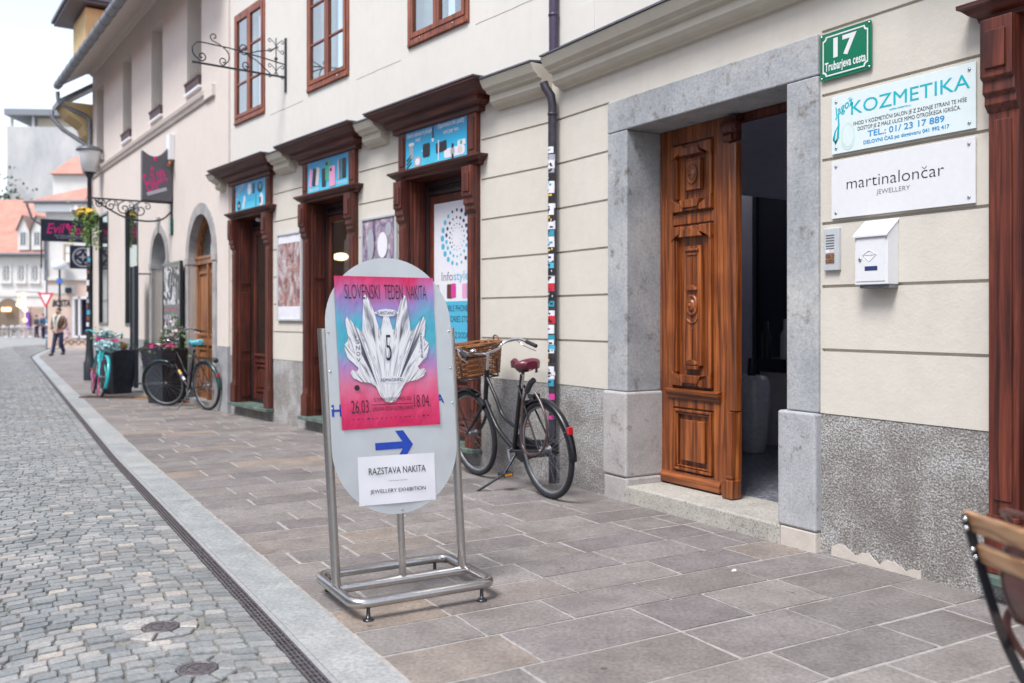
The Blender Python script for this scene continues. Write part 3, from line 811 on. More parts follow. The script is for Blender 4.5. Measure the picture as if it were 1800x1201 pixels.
# the hall behind it
M['hall_wall'] = plaster('hall_wall', (.74, .73, .80), .1, 30, .1)
M['hall_floor'] = stone('dark_mottled_hall_floor', (.05, .05, .07), (.16, .17, .20), (.42, .43, .48), 30, .1, .35)
mb = MB(FR)
mb.box(-2.2, 3.1, -4.2, -4.1, 0, 3.1); mb.box(-.7, -.6, -2.5, -.36, 0, 3.1); mb.box(-2.2, -.6, -2.5, -2.42, 0, 3.1); mb.box(-2.3, -2.2, -4.2, -2.42, 0, 3.1); mb.box(3.1, 3.2, -4.2, -.36, 0, 3.1); mb.box(-.6, .91, -.42, -.36, 0, 3.1); mb.box(2.34, 3.1, -.42, -.36, 0, 3.1); mb.box(.9, 2.35, -.42, -.36, 2.56, 3.1)
pts = [(-.6, 3.1)] + [(-.6 + 3.7 * i / 16, 2.45 + .5 * math.sin(math.pi * i / 16)) for i in range(17)] + [(3.1, 3.1)]
mb.plate(pts, -3.3, -.43); mb.box(-2.2, -.6, -3.5, -2.42, 2.9, 3.0); mb.build('hall', M['hall_wall'], house)  # ceiling stops short of the back wall: added opening that brightens the hall
mb = MB(FR); mb.box(-2.2, 3.1, -4.1, -.42, -.1, .098); mb.build('hall_floor', M['hall_floor'], house)

# hairline joints and a crack in the upper render
M['hairline'] = plain('hairline_shade', (.36, .34, .31), .9, bmp=0)
for a, b, z in ((-5.45, -4.5, 3.78), (-3.2, -2.3, 3.76), (-1.05, -.2, 3.79), (-7.1, -6.75, 3.80)):
    mb = MB(FL); mb.tube([(a + (b - a) * i / 10, .0, z + random.uniform(-.003, .003)) for i in range(11)], .003, 4); mb.build('plaster_joint', M['hairline'], house)
mb = MB(FL); mb.tube(spline([(-7.10, .002, 4.75), (-7.08, .002, 4.55), (-7.12, .002, 4.35), (-7.09, .002, 4.15), (-7.11, .002, 3.95), (-7.08, .002, 3.75)], 4), .007, 4); mb.build('plaster_crack', M['hairline'], house)
# ================================================================ SHOPFRONTS
M['shop_in'] = plaster('shop_interior', (.62, .54, .44), .1, 30, .1)
M['lamp_warm'] = plain('lit_warm_lamp', (1.0, .72, .40), .5, emit=2.2, bmp=0)
M['lamp_far'] = plain('lit_far_lamp', (1.0, .62, .28), .5, emit=1.3, bmp=0)
def shopfront(fr, a, b, kind):
    """a, b: outer edges of the pilasters"""
    W = M['shop_wood']; WH = M['shop_wood_h']
    mb = MB(fr); mb.box(a + .13, b - .13, .0, .05, 3.03, 3.06); mb.box(a + .1, b - .1, -.06, .02, 2.60, 2.64); mb.box(a + .1, b - .1, -.08, -.02, 2.62, 3.1)
    sf = mb.build('shopfront', WH, house, .004)
    for s_, x0, x1 in ((0, a, a + .135), (1, b - .135, b)):
        xm = (x0 + x1) / 2
        mb = MB(fr)
        mb.box(x0, x1, -.1, .045, .245, 2.56)                         # shaft
        mb.box(x0 + .028, x1 - .028, .045, .053, .45, 2.12)          # raised field
        mb.box(x0 - .008, x1 + .008, -.1, .066, .128, .36)            # base block
        mb.box(x0 - .004, x1 + .004, -.1, .056, .36, .385)
        mb.build('pilaster', W, sf, .005)
        mb = MB(fr)                                                 # console under the shelf
        mb.prof(x0 - .004, x1 + .004, [(.04, 2.555), (.105, 2.555), (.105, 2.30), (.085, 2.285), (.088, 2.235), (.07, 2.22), (.072, 2.185), (.055, 2.165), (.045, 2.15)])
        mb.box(x0 + .022, x1 - .022, .10, .118, 2.335, 2.50)
        mb.build('console', W, sf, .004)
        mb = MB(fr); mb.box(x0, x1, -.1, .05, 2.64, 3.03); mb.box(x0 + .03, x1 - .03, .05, .058, 2.70, 2.98); mb.build('upper_pilaster', W, sf, .004)
        # panelled jamb running back into the opening
        j0, j1 = (x1 - .03, x1 + .02) if s_ == 0 else (x0 - .02, x0 + .03)
        mb = MB(fr); mb.box(j0, j1, -.24, -.0, .128, 2.60)
        for z0, z1 in ((.2, .7), (.8, 1.6), (1.7, 2.45)):
            if s_ == 0: mb.box(j1 - .001, j1 + .012, -.155, -.03, z0, z1)
            else: mb.box(j0 - .012, j0 + .001, -.155, -.03, z0, z1)
        mb.build('jamb_panel', W, sf, .004)
    mb = MB(fr)                                                     # shelf moulding
    mb.ret(a, b, 0, [(.03, 2.56), (.045, 2.565), (.05, 2.585), (.075, 2.60), (.10, 2.625), (.112, 2.63), (.112, 2.648), (.06, 2.656)])
    mb.build('shelf_moulding', WH, sf)
    mb = MB(fr)                                                     # crown
    mb.ret(a, b, 0, [(.058, 3.015), (.07, 3.02), (.07, 3.06), (.115, 3.075), (.135, 3.10), (.135, 3.135), (.20, 3.155), (.255, 3.205), (.275, 3.21), (.275, 3.228)])
    mb.build('crown', WH, sf)
    mb = MB(fr); mb.slab([(a - .285, 0), (b + .285, 0), (b + .285, .285), (a - .285, .285)], 3.230, 3.243); mb.build('crown_flashing', M['flash'], sf)
    mb = MB(fr); mb.box(a - .02, b + .02, -.36, .10, .084, .126); mb.build('marble_sill', M['sill_green'], sf, .006)
    # transom soffit, inner door frame
    i0, i1 = a + .155, b - .155; D = -.18
    mb = MB(fr); mb.box(i0, i1, -.34, -.02, 2.56, 2.60); mb.build('soffit', W, sf)
    mb = MB(fr); frame_rect(mb, i0, i1, .128, 2.56, .055, D - .04, D + .02); mb.box(i0 + .055, i1 - .055, D - .03, D + .03, 2.42, 2.46); mb.box(i0 + .055, i1 - .055, D - .02, D - .01, 2.46, 2.51)
    mb.build('door_frame', M['shop_dark'], sf, .004)
    l0, l1 = i0 + .06, i1 - .06
    mb = MB(fr); t = .075
    mb.box(l0, l0 + t, D - .03, D + .012, .133, 2.415); mb.box(l1 - t, l1, D - .03, D + .012, .133, 2.415)
    mb.box(l0 + t, l1 - t, D - .03, D + .012, .133, .24); mb.box(l0 + t, l1 - t, D - .03, D + .012, .66, .76); mb.box(l0 + t, l1 - t, D - .03, D + .012, 2.34, 2.415)
    mb.box(l0 + t, l1 - t, D + .0, D + .04, .745, .775)
    mb.box(l0 + t, l1 - t, D - .025, D - .01, .24, .66)
    frame_rect(mb, l0 + t + .015, l1 - t - .015, .27, .63, .03, D - .012, D + .012)
    dr = mb.build('shop_door', W if kind != 1 else M['shop_wood'], sf, .004)
    mb = MB(fr); mb.box(l0 + t + .07, l1 - t - .07, D - .012, D + .008, .33, .57); mb.build('bottom_panel', W, dr, .006)
    mb = MB(fr); mb.box(l0 + t - .006, l1 - t + .006, D - .012, D - .006, .755, 2.345); mb.build('pane', M['glass'], dr)
    return sf, l0 + t, l1 - t, D
M['shop_dark'] = wood('dark_shop_frame', (.012, .008, .012), (.028, .016, .02), (.05, .028, .03))

def sky_panel():
    m, t, b = nt('blue_advert_print'); g = t.nodes.new('ShaderNodeTexCoord'); sp = t.nodes.new('ShaderNodeSeparateXYZ'); t.links.new(g.outputs['Generated'], sp.inputs[0])
    r = ramp(t, sp.outputs['Z'], [(0, (.09, .58, .80)), (.45, (.02, .43, .72)), (1, (.03, .25, .50))]); t.links.new(r.outputs[0], b.inputs['Base Color'])
    b.inputs['Roughness'].default_value = .35; return m
M['advert'] = sky_panel()
for k, c in dict(p_white=(.72, .72, .78), p_pink=(.72, .33, .55), p_black=(.02, .02, .03), p_green=(.04, .38, .26), p_teal=(.03, .30, .42), p_dblue=(.03, .04, .15), p_cyan=(.08, .42, .62), p_grey=(.35, .36, .42), p_brown=(.12, .04, .04), p_cream=(.62, .56, .55), p_magenta=(.6, .05, .28), p_yellow=(.75, .48, .08), p_kozblue=(.02, .26, .55), p_koz=(.0, .42, .50), p_red=(.55, .02, .04), p_lgreen=(.55, .70, .66)).items():
    M[k] = plain(k, c, .4, bmp=0, var=.03)
PM = ['advert', 'p_white', 'p_black', 'p_pink', 'p_green', 'p_grey', 'p_teal', 'p_cream']
def rrect(x0, x1, z0, z1, r, n=4, ang=0.0, sh=0.0):
    pts = []
    for cx, cz, a0 in ((x1 - r, z1 - r, 0), (x0 + r, z1 - r, 90), (x0 + r, z0 + r, 180), (x1 - r, z0 + r, 270)):
        for i in range(n + 1):
            t = R(a0 + 90 * i / n); pts.append((cx + r * math.cos(t), cz + r * math.sin(t)))
    mx, mz = (x0 + x1) / 2, (z0 + z1) / 2; c, s_ = math.cos(ang), math.sin(ang)
    return [(mx + (x - mx) * c - (z - mz) * s_ + sh * (z - mz), mz + (x - mx) * s_ + (z - mz) * c) for x, z in pts]
def ell(cx, cz, rx, rz, n=20): return [(cx + rx * math.cos(2 * math.pi * i / n), cz + rz * math.sin(2 * math.pi * i / n)) for i in range(n)]

def advert(fr, a, b, label, painter):
    fr = fr @ Matrix.Translation((0, .028, 0)); x0, x1, z0, z1 = a + .136, b - .136, 2.658, 3.012
    c = fr @ Vector(((x0 + x1) / 2, .0, z0))
    t = thing('advertising_panel', label, 'advert', c, 'blue advertising panels over the shopfronts')
    mb = MB(fr); mb.box(x0, x1, .0, .018, z0, z1); mb.build('panel', M['advert'], t)
    mb = MB(fr); painter(mb, x0, x1, z0, z1); mb.build('print', [M[k] for k in PM], t)
def paint3(mb, x0, x1, z0, z1):
    w = x1 - x0; h = z1 - z0; X = lambda f: x0 + f * w; Z = lambda f: z1 - f * h; y = .0195
    mb.text('Izberite kakovost in plačajte', X(.02), Z(.20), .058, y, w * .43, m=1, shear=.3, bold=.01, ang=.0); mb.text('manj', X(.17), Z(.34), .05, y, .09, m=1, shear=.3, bold=.01)
    mb.text('Experience the quality', X(.55), Z(.17), .058, y, w * .42, m=1, shear=.3, bold=.01); mb.text('and pay less.', X(.64), Z(.34), .052, y, w * .24, m=1, shear=.3, bold=.01)
    mb.plate(rrect(X(.07), X(.14), Z(.72), Z(.33), .018, ang=.1), y, y + .001, 5); mb.plate(rrect(X(.06), X(.15), Z(.38), Z(.30), .01), y, y + .0015, 1)
    mb.plate(rrect(X(.30), X(.42), Z(.78), Z(.42), .02), y, y + .001, 2); mb.plate(rrect(X(.28), X(.30), Z(.6), Z(.57), .003), y, y + .001, 1)
    mb.plate(rrect(X(.52), X(.69), Z(.74), Z(.48), .005, ang=.06), y, y + .001, 2)
    mb.plate(rrect(X(.555), X(.57), Z(.95), Z(.42), .004), y + .001, y + .002, 1)
    mb.plate(rrect(X(.15), X(.27), Z(.98), Z(.70), .02), y, y + .001, 5); mb.plate(rrect(X(.17), X(.25), Z(.93), Z(.75), .03), y + .001, y + .0015, 1)
    mb.plate(rrect(X(.65), X(.97), Z(.93), Z(.70), .03), y, y + .001, 1); mb.plate(ell(X(.90), Z(.80), .038, .034), y + .001, y + .0015, 7); mb.plate(rrect(X(.86), X(.98), Z(.7), Z(.56), .012), y, y + .001, 1); mb.plate(rrect(X(.90), X(.93), Z(.68), Z(.58), .003), y + .001, y + .0015, 4)
    mb.plate(rrect(X(.77), X(.80), Z(.99), Z(.60), .008), y + .0015, y + .0025, 2); mb.plate(rrect(X(.755), X(.815), Z(.86), Z(.72), .01), y + .0025, y + .003, 5)
    mb.plate(rrect(X(.46), X(.48), Z(.33), Z(.02), .004), y, y + .001, 2); mb.plate(rrect(X(.45), X(.485), Z(.42), Z(.33), .008), y, y + .001, 1)
    for i in range(3): mb.plate(rrect(X(.01), X(.11), Z(.72 + .1 * i), Z(.67 + .1 * i), .006, ang=.5), y, y + .001, 2)
    for i in range(9): mb.plate(ell(X(.34 + .02 * i), Z(.90 + .05 * math.sin(i * 2.1)), .004, .006, 8), y, y + .001, 6)
def paint2(mb, x0, x1, z0, z1):
    w = x1 - x0; h = z1 - z0; X = lambda f: x0 + f * w; Z = lambda f: z1 - f * h; y = .0195
    for f, m_ in ((.03, 3), (.12, 2), (.21, 7)): mb.plate([(X(f), Z(.76)), (X(f + .075), Z(.8)), (X(f + .11), Z(.26)), (X(f + .035), Z(.20))], y, y + .001, m_)
    mb.plate(rrect(X(.37), X(.47), Z(.88), Z(.30), .012), y, y + .001, 2)
    mb.plate(rrect(X(.46), X(.585), Z(.72), Z(.10), .016), y + .001, y + .002, 4); mb.plate(rrect(X(.47), X(.52), Z(.24), Z(.13), .008), y + .002, y + .003, 2)
    mb.plate(rrect(X(.56), X(.70), Z(.92), Z(.30), .018), y + .003, y + .004, 3); mb.plate(rrect(X(.575), X(.62), Z(.45), Z(.35), .008), y + .004, y + .005, 2)
    for f, m_ in ((.75, 5), (.79, 6), (.86, 2)): mb.plate(rrect(X(f), X(f + .09), Z(.76), Z(.16), .012), y + .001, y + .0015 + .001 * (m_ == 2), m_)
    mb.text('Magic grip', X(.04), Z(.95), .045, y, w * .25, m=1, shear=.3, bold=.01); mb.text('Tanke in lahke', X(.72), Z(.90), .035, y, w * .24, m=1, shear=.3, bold=.01)
def paint1(mb, x0, x1, z0, z1):
    w = x1 - x0; h = z1 - z0; X = lambda f: x0 + f * w; Z = lambda f: z1 - f * h; y = .0195
    mb.text('Pametni dodatki', X(.03), Z(.42), .04, y, w * .36, m=1, shear=.3, ang=.62); mb.text('za vaš telefon', X(.03), Z(.60), .04, y, w * .36, m=1, shear=.3, ang=.62)
    mb.plate(ell(X(.49), Z(.28), .065, .075), y, y + .001, 1); mb.plate(rrect(X(.60), X(.66), Z(.48), Z(.10), .012), y, y + .001, 2)
    mb.plate(ell(X(.84), Z(.30), .085, .07), y, y + .001, 2); mb.plate(ell(X(.85), Z(.27), .05, .035), y + .001, y + .0015, 6)
    mb.plate(rrect(X(.08), X(.18), Z(.95), Z(.62), .03), y, y + .001, 2); mb.plate(ell(X(.13), Z(.80), .018, .02), y + .001, y + .0015, 1)
    mb.plate(ell(X(.32), Z(.60), .034, .05), y, y + .001, 1); mb.plate(ell(X(.29), Z(.82), .03, .05), y, y + .001, 1)
    mb.plate(rrect(X(.68), X(.72), Z(.97), Z(.55), .006), y, y + .001, 6)
    mb.plate(ell(X(.88), Z(.76), .06, .085), y, y + .001, 1); mb.plate(rrect(X(.82), X(.87), Z(.88), Z(.66), .008), y + .001, y + .0015, 2)
    mb.text('24 h', X(.42), Z(.72), .035, y, w * .2, m=6)

SF = []
for i, (a, b) in enumerate(S_):
    SF.append(shopfront(FL, a, b, i + 1))
shopfront(FR, 3.505, 4.775, 4)
advert(FL, *S_[0], 'blue advertising panel with round gadgets over the farthest shopfront', paint1)
advert(FL, *S_[1], 'blue advertising panel showing rows of coloured phone cases over the middle shopfront', paint2)
advert(FL, *S_[2], 'blue advertising panel with chargers, a watch and white slogans over the nearest shopfront', paint3)
# door light over door one
mb = MB(FL); mb.ball(((S_[0][0] + S_[0][1]) / 2 - .1, -.12, 2.54), (.06, .05, .03)); mb.build('porch_lamp', M['white'], SF[0][0])

# the shop behind the glass
mb = MB(FL)
mb.box(-6.8, -.75, -2.35, -2.3, 0, 3.0); mb.box(-6.85, -6.8, -2.35, -.36, 0, 3.0); mb.box(-.8, -.75, -2.35, -.36, 0, 3.0)
for x in (-2.7,): mb.box(x - .04, x + .04, -2.3, -.5, 0, 3.0)
mb.box(-6.8, -.8, -2.3, -.36, 2.85, 2.95); mb.box(-6.8, -.8, -2.3, -.36, .0, .1)
mb.build('shop_interior', M['shop_in'], house)
for i in range(3):
    mb = MB(FL); mb.ball((-5.0 - .28 * i, -.75 - .13 * i, 2.02 + .02 * i), (.09, .09, .05), 12, 8); mb.build('pendant_lamp', M['lamp_warm'], house)
mb = MB(FL)
for z in (.7, 1.15, 1.6): mb.box(-4.7, -2.8, -2.28, -2.02, z, z + .03)
for x in (-4.7, -4.1, -3.5, -2.83): mb.box(x, x + .03, -2.28, -2.02, .1, 2.1)
mb.build('shop_shelf', M['p_cream'], house)
# curtain and potted plant behind door one
curtain(FL, -6.05, -5.6, .76, 2.34, -.42, M['curtain_g'], house, .02)
t = thing('potted_plant', 'dark leafy plant in a white pot behind the farthest shop door glass', 'plant', FL @ Vector((-5.75, -.5, .78)))
mb = MB(FL); mb.lathe((-5.72, -.50, .78), [(.05, 0), (.065, .13), (.06, .13)], 14); mb.build('pot', M['white'], t)
M['leaf_dark'] = plain('dark_leaf', (.02, .035, .02), .5, var=.4)
mb = MB(FL); random.seed(5)
for i in range(70):
    p = Vector((-5.72 + random.gauss(0, .045), -.5 + random.gauss(0, .04), .98 + random.uniform(0, .2))); d = Vector((random.uniform(-1, 1), random.uniform(-1, 1), random.uniform(-.2, 1))).normalized() * .05; s_ = d.orthogonal().normalized() * .014
    mb.add([p, p + d * .5 + s_, p + d, p + d * .5 - s_], [(0, 1, 2, 3)])
mb.add([(-5.73, -.5, .9), (-5.71, -.5, .9), (-5.71, -.5, 1.1), (-5.73, -.5, 1.1)], [(0, 1, 2, 3)])
mb.build('foliage', M['leaf_dark'], t)
mb = MB(FL); mb.box(-5.9, -5.5, -.62, -.36, .74, .775); mb.build('display_ledge', M['shop_wood'], house)

# white poster covering the glass of the nearest shop door
sf, l0, l1, D = SF[2]
t = thing('door_poster', 'white and blue poster with a ring of dots covering the nearest shop door glass', 'poster', FL @ Vector(((l0 + l1) / 2, D, .78)))
mb = MB(FL); y = D + .003; mb.box(l0 - .03, l1 + .03, D - .004, y, .78, 2.335); pw = l1 - l0
PP = ['p_white', 'p_cyan', 'p_dblue', 'ink_grey', 'p_brown', 'p_magenta', 'p_teal', 'ink', 'p_grey', 'p_pink']
mb.build('sheet', M['p_white'], t)
mb = MB(FL); y += .001
mb.plate([(l0 - .03, .78), (l1 + .03, .78), (l1 + .03, 1.405), (l0 - .03, 1.405)], y, y + .0006, 1)
cx, cz = (l0 + l1) / 2 + .03, 2.0
for ring, (rr, nn, rmin, rmax) in enumerate(((.255, 20, .012, .030), (.185, 18, .010, .020), (.125, 16, .006, .011), (.09, 14, .004, .006))):
    for i in range(nn):
        t_ = 2 * math.pi * i / nn + ring * .2
        f = .5 + .5 * math.cos(t_ - R(10) if ring % 2 == 0 else t_ - R(190)); r_ = rmin + (rmax - rmin) * abs(math.cos(t_ - .2))
        mb.plate(ell(cx + rr * .95 * math.cos(t_), cz + rr * .98 * math.sin(t_), r_, r_, 12), y, y + .0006, 2 if (math.cos(t_ - ring * .9 - .5) > -.1) else 1)
mb.text('Info', l0 + .13, 1.60, .085, y + .0006, .19, caph=.72, m=3); mb.text('style', l0 + .335, 1.60, .085, y + .0006, .24, caph=.72, m=1)
for x, ms in ((.02, (8, 0)), (.22, (4, 5)), (.47, (9, 8))):
    mb.plate(rrect(l0 + x, l0 + x + .10, 1.43, 1.565, .015), y, y + .0006, ms[0]); mb.plate(rrect(l0 + x + .07, l0 + x + .15, 1.435, 1.57, .015), y + .0006, y + .001, ms[1])
for st, z in (('MOBILE PHONE', 1.31), ('ACCESSORIES STORE', 1.21), ('TRGOVINA Z DODATKI', 1.06), ('ZA MOBILNE TELEFONE', .96)):
    mb.text(st, (l0 + l1) / 2, z, .058, y + .0008, pw * .82 if len(st) > 13 else pw * .6, 'c', m=7, bold=.006)
mb.build('print', [M[k] for k in PP], t)
# ================================================================ THINGS ON THE WALL
# rainwater pipe plastered with stickers
t = thing('rainwater_pipe', 'dark rainwater pipe down the cream wall, its lower half covered in stickers', 'downpipe', FR @ Vector((.06, .055, 0)))
pc = (.055, .058)
mb = MB(FR); mb.tube([(pc[0], pc[1], -.05), (pc[0], pc[1], .74)], .030, 16); mb.tube([(pc[0], pc[1], .72), (pc[0], pc[1], 2.88), (pc[0] - .005, pc[1] + .01, 2.95), (pc[0] - .05, pc[1] + .03, 3.02), (pc[0] - .06, pc[1] + .04, 3.06)], .034, 16)
M['pipe'] = plain('dark_pipe_paint', (.045, .04, .055), .45, .2, var=.3, vs=18)
M['pipe_up'] = plain('purple_brown_pipe', (.06, .045, .085), .4, .2, var=.2)
mb.build('lower_pipe', M['pipe'], t)
mb = MB(FR); mb.tube([(pc[0] - .005, .045, 3.24), (pc[0] - .005, .045, 6.9)], .036, 16)
mb.build('upper_pipe', M['pipe_up'], t)
mb = MB(FR)
mb.lathe((pc[0] - .005, .045, 3.56), [(.036, 0), (.041, .004), (.041, .02), (.036, .024)], 16); mb.build('pipe_collar', M['pipe_up'], t)
mb = MB(FR); mb.lathe((pc[0], pc[1], 2.80), [(.034, 0), (.039, .002), (.039, .018), (.034, .02)], 16); mb.build('pipe_collar', M['pipe'], t)
mb = MB(FR)
mb.box(-.035, .012, -.0, .020, .74, 2.98); mb.build('wall_chase', M['wall'], t)
STK = ['p_white', 'ink', 'p_red', 'p_cyan', 'p_green', 'p_white', 'p_grey', 'p_yellow', 'p_white', 'p_magenta', 'p_dblue']
random.seed(21)
def sticker(z0, z1, a0, a1, mats, marks, r=.0347):
    mb = MB(FR); n_ = 8
    for rr, zz0, zz1, aa0, aa1, m_ in [(r, z0, z1, a0, a1, 0)] + marks:
        vs = [(pc[0] + rr * math.cos(aa0 + (aa1 - aa0) * i / n_), pc[1] + rr * math.sin(aa0 + (aa1 - aa0) * i / n_), z) for z in (zz0, zz1) for i in range(n_ + 1)]
        mb.add(vs, [(i, i + 1, n_ + 2 + i, n_ + 1 + i) for i in range(n_)], m_, True)
    mb.build('sticker', [M[m_] for m_ in mats], t)
z = .40
while z < 2.55:
    h = random.uniform(.02, .07)
    if z < .72: z += random.uniform(.02, .1)
    elif random.random() < .08: z += random.uniform(.01, .05)
    lo = random.random() < .75
    base = random.choice(['p_white', 'p_white', 'p_white', 'p_white', 'ink', 'p_grey', 'ink', 'p_cyan', 'p_white', 'ink', 'p_teal']) if z > .72 else random.choice(['p_white', 'p_magenta'])
    if 1.42 < z < 1.5 or 1.2 < z < 1.26: base = 'p_red'
    fg = random.choice(['ink', 'p_dblue', 'p_teal', 'ink']) if base != 'ink' else random.choice(['p_white', 'p_yellow'])
    mk = []
    for q_ in range(random.randint(2, 5)):
        aa = random.uniform(.5, 2.2); zz = z + random.uniform(.1, .75) * h
        mk.append((.0352 if z > .72 else .0312, zz, min(z + h * .95, zz + random.uniform(.006, .02)), aa, aa + random.uniform(.15, .9), 1))
    sticker(z, z + h, random.uniform(-.1, .4), random.uniform(2.4, 3.0), (base, fg), mk, .0347 if z > .72 else .0307)
    z += h + random.uniform(-.01, .012)

def board(fr, x0, x1, z0, z1, name, label, cat, mat, th=.008, screws=True, off=.006, group=None):
    t = thing(name, label, cat, fr @ Vector(((x0 + x1) / 2, off, z0)), group)
    mb = MB(fr); mb.box(x0, x1, off, off + th, z0, z1); mb.build('plate', mat, t, .0015)
    if screws:
        for x in (x0 + .03, x1 - .03):
            for z in (z0 + .03, z1 - .03):
                mb = MB(fr); mb.lathe((x, off + th, z), [(.008, 0), (.008, .003), (.004, .006), (.001, .006)], 12, 'y'); mb.build('screw', M['chrome'], t)
    return t, off + th + .0012
# house number
M['green_enamel'] = plain('green_enamel', (.0, .165, .085), .22, coat=.5, bmp=0, var=.04)
t = thing('house_number_plate', 'green enamel house number plate 17 beside the stone door frame', 'street sign', FR @ Vector((2.72, .006, 2.506)))
x0, x1, z0, z1 = 2.56, 2.879, 2.506, 2.753
mb = MB(FR); mb.plate(rrect(x0, x1, z0, z1, .012), .012, .017); mb.plate(rrect(x0 + .012, x1 - .012, z0 + .012, z1 - .012, .01), .004, .019)
mb.build('plate', M['green_enamel'], t, .001)
mb = MB(FR); y = .0195
def notch(a, b, c, d, r):
    pts = []
    for cx, cz, a0 in ((b, d, 270), (a, d, 0), (a, c, 90), (b, c, 180)):
        for i in range(6):
            tt = R(a0 - 90 * i / 5); pts.append((cx + r * math.cos(tt), cz + r * math.sin(tt)))
    return pts
o_ = notch(x0 + .018, x1 - .018, z0 + .018, z1 - .018, .020); i_ = notch(x0 + .025, x1 - .025, z0 + .025, z1 - .025, .020); n_ = len(o_)
mb.add([(p[0], y, p[1]) for p in o_ + i_], [(i, (i + 1) % n_, n_ + (i + 1) % n_, n_ + i) for i in range(n_)])
mb.text('17', (x0 + x1) / 2, 2.612, .105, y, .145, 'c', bold=.035); mb.text('Trubarjeva cesta', (x0 + x1) / 2, 2.553, .046, y, .255, 'c', caph=.72, bold=.02)
mb.build('lettering', M['white'], t)
for x in (x0 + .012, x1 - .012):
    for z in (z0 + .012, z1 - .012):
        mb = MB(FR); mb.lathe((x, .019, z), [(.006, 0), (.005, .003), (.001, .004)], 10, 'y'); mb.build('screw', M['chrome'], t)
# cosmetics sign
M['acrylic'] = plain('pale_mint_acrylic', (.66, .76, .78), .12, var=.02, bmp=0)
t, y = board(FR, 2.631, 3.427, 2.108, 2.41, 'cosmetics_sign', 'pale sign reading KOZMETIKA in turquoise letters with a phone number', 'sign', M['acrylic'])
mb = MB(FR)
mb.text('KOZMETIKA', 2.755, 2.295, .068, y, .645, m=1)
mb.text('ALENKA KOSMATIN s.p.', 3.04, 2.272, .010, y, .12, 'c', m=1, bold=.03)
mb.text('VHOD V KOZMETIČNI SALON JE Z ZADNJE STRANI TE HIŠE', 3.075, 2.237, .020, y, .62, 'c', m=3, caph=.72)
mb.text('DOSTOP JE Z MALE ULICE MIMO OTROŠKEGA IGRIŠČA.', 3.075, 2.207, .020, y, .56, 'c', m=3, caph=.72)
mb.text('TEL.: 01/ 23 17 889', 3.065, 2.165, .031, y, .42, 'c', m=2, bold=.012)
mb.text('DELOVNI ČAS po dogovoru 041 992 417', 3.065, 2.132, .018, y, .47, 'c', m=2, bold=.02, caph=.72)
mb.text('Jagož', 2.652, 2.300, .045, y, .135, m=1, shear=.35, ang=.42, bold=.015, caph=.72)
mb.tube([(2.675, y, 2.315), (2.678, y, 2.26), (2.672, y, 2.19), (2.655, y, 2.165), (2.646, y, 2.185), (2.655, y, 2.225), (2.672, y, 2.25)], [.004, .005, .007, .009, .007, .004, .002], 6, m=1, flat=(1, .15))
mb.plate(ell(2.735, 2.19, .045, .072, 28), y - .001, y - .0002, 4); mb.plate(ell(2.735, 2.19, .032, .054, 24), y, y + .0004, 5)
mb.build('lettering', [M['acrylic'], M['p_koz'], M['p_kozblue'], M['ink'], M['p_lgreen'], M['acrylic']], t)
# jewellery sign
t, y = board(FR, 2.630, 3.425, 1.770, 2.072, 'jewellery_sign', 'white sign with thin black lettering martinalončar above the letterbox', 'sign', M['white'])
mb = MB(FR); mb.text('martinalončar', 3.0, 1.915, .062, y, .545, 'c', caph=.72, bold=-.012); mb.text('JEWELLERY', 3.0, 1.862, .030, y, .19, 'c', m=1, bold=-.006)
mb.build('lettering', [M['ink'], M['ink_grey']], t)
# intercom
t = thing('intercom', 'small silver doorbell panel with orange lit name buttons', 'intercom', FR @ Vector((2.633, .0, 1.50)))
mb = MB(FR); mb.box(2.585, 2.682, 0, .022, 1.50, 1.722); mb.build('case', M['steel_mat'] if 'steel_mat' in M else M['silver_panel'], t, .003)
M['slot'] = plain('dark_slot', (.10, .10, .11), .6, bmp=0)
for i in range(6):
    mb = MB(FR); zz = 1.682 - i * .014; mb.box(2.602, 2.655, .0225, .0235, zz, zz + .005); mb.build('speaker_slot', M['slot'], t)
for i in range(3):
    for j in range(2):
        mb = MB(FR); zz = 1.590 - i * .025; xx = 2.602 + j * .028; mb.box(xx, xx + .026, .0225, .027, zz, zz + .019)
        mb.build('bell_button', [M['p_white'], M['p_yellow'], M['btn']][0 if i == 0 and j == 0 else 1 if i == 0 else 2] if 'btn' in M else (M['p_white'] if (i, j) == (0, 0) else M['p_cream'] if i == 0 else M['wicker']), t, .001)
# letterbox
t = thing('letterbox', 'white metal letterbox with sloping lid and small window on the cream wall', 'mailbox', FR @ Vector((2.93, 0, 1.41)))
x0, x1 = 2.832, 3.022
mb = MB(FR); dp = .085
vs = [(x0, 0, 1.415), (x0, dp, 1.415), (x0, dp, 1.655), (x0, 0, 1.735)]
mb.add(vs + [(x1, p[1], p[2]) for p in vs], [(0, 1, 2, 3), (4, 5, 6, 7), (0, 1, 5, 4), (1, 2, 6, 5), (2, 3, 7, 6), (3, 0, 4, 7)])
mb.build('body', M['white'], t, .003)
mb = MB(FR); mb.add([(x0 - .004, 0, 1.742), (x1 + .004, 0, 1.742), (x1 + .004, dp + .012, 1.662), (x0 - .004, dp + .012, 1.662), (x0 - .004, 0, 1.734), (x1 + .004, 0, 1.734), (x1 + .004, dp + .012, 1.650), (x0 - .004, dp + .012, 1.650)],
       [(0, 1, 2, 3), (4, 5, 6, 7), (0, 1, 5, 4), (1, 2, 6, 5), (2, 3, 7, 6), (3, 0, 4, 7)]); mb.build('lid', M['white'], t, .002)
mb = MB(FR); mb.box(x0 + .012, x1 - .014, dp, dp + .003, 1.432, 1.648)
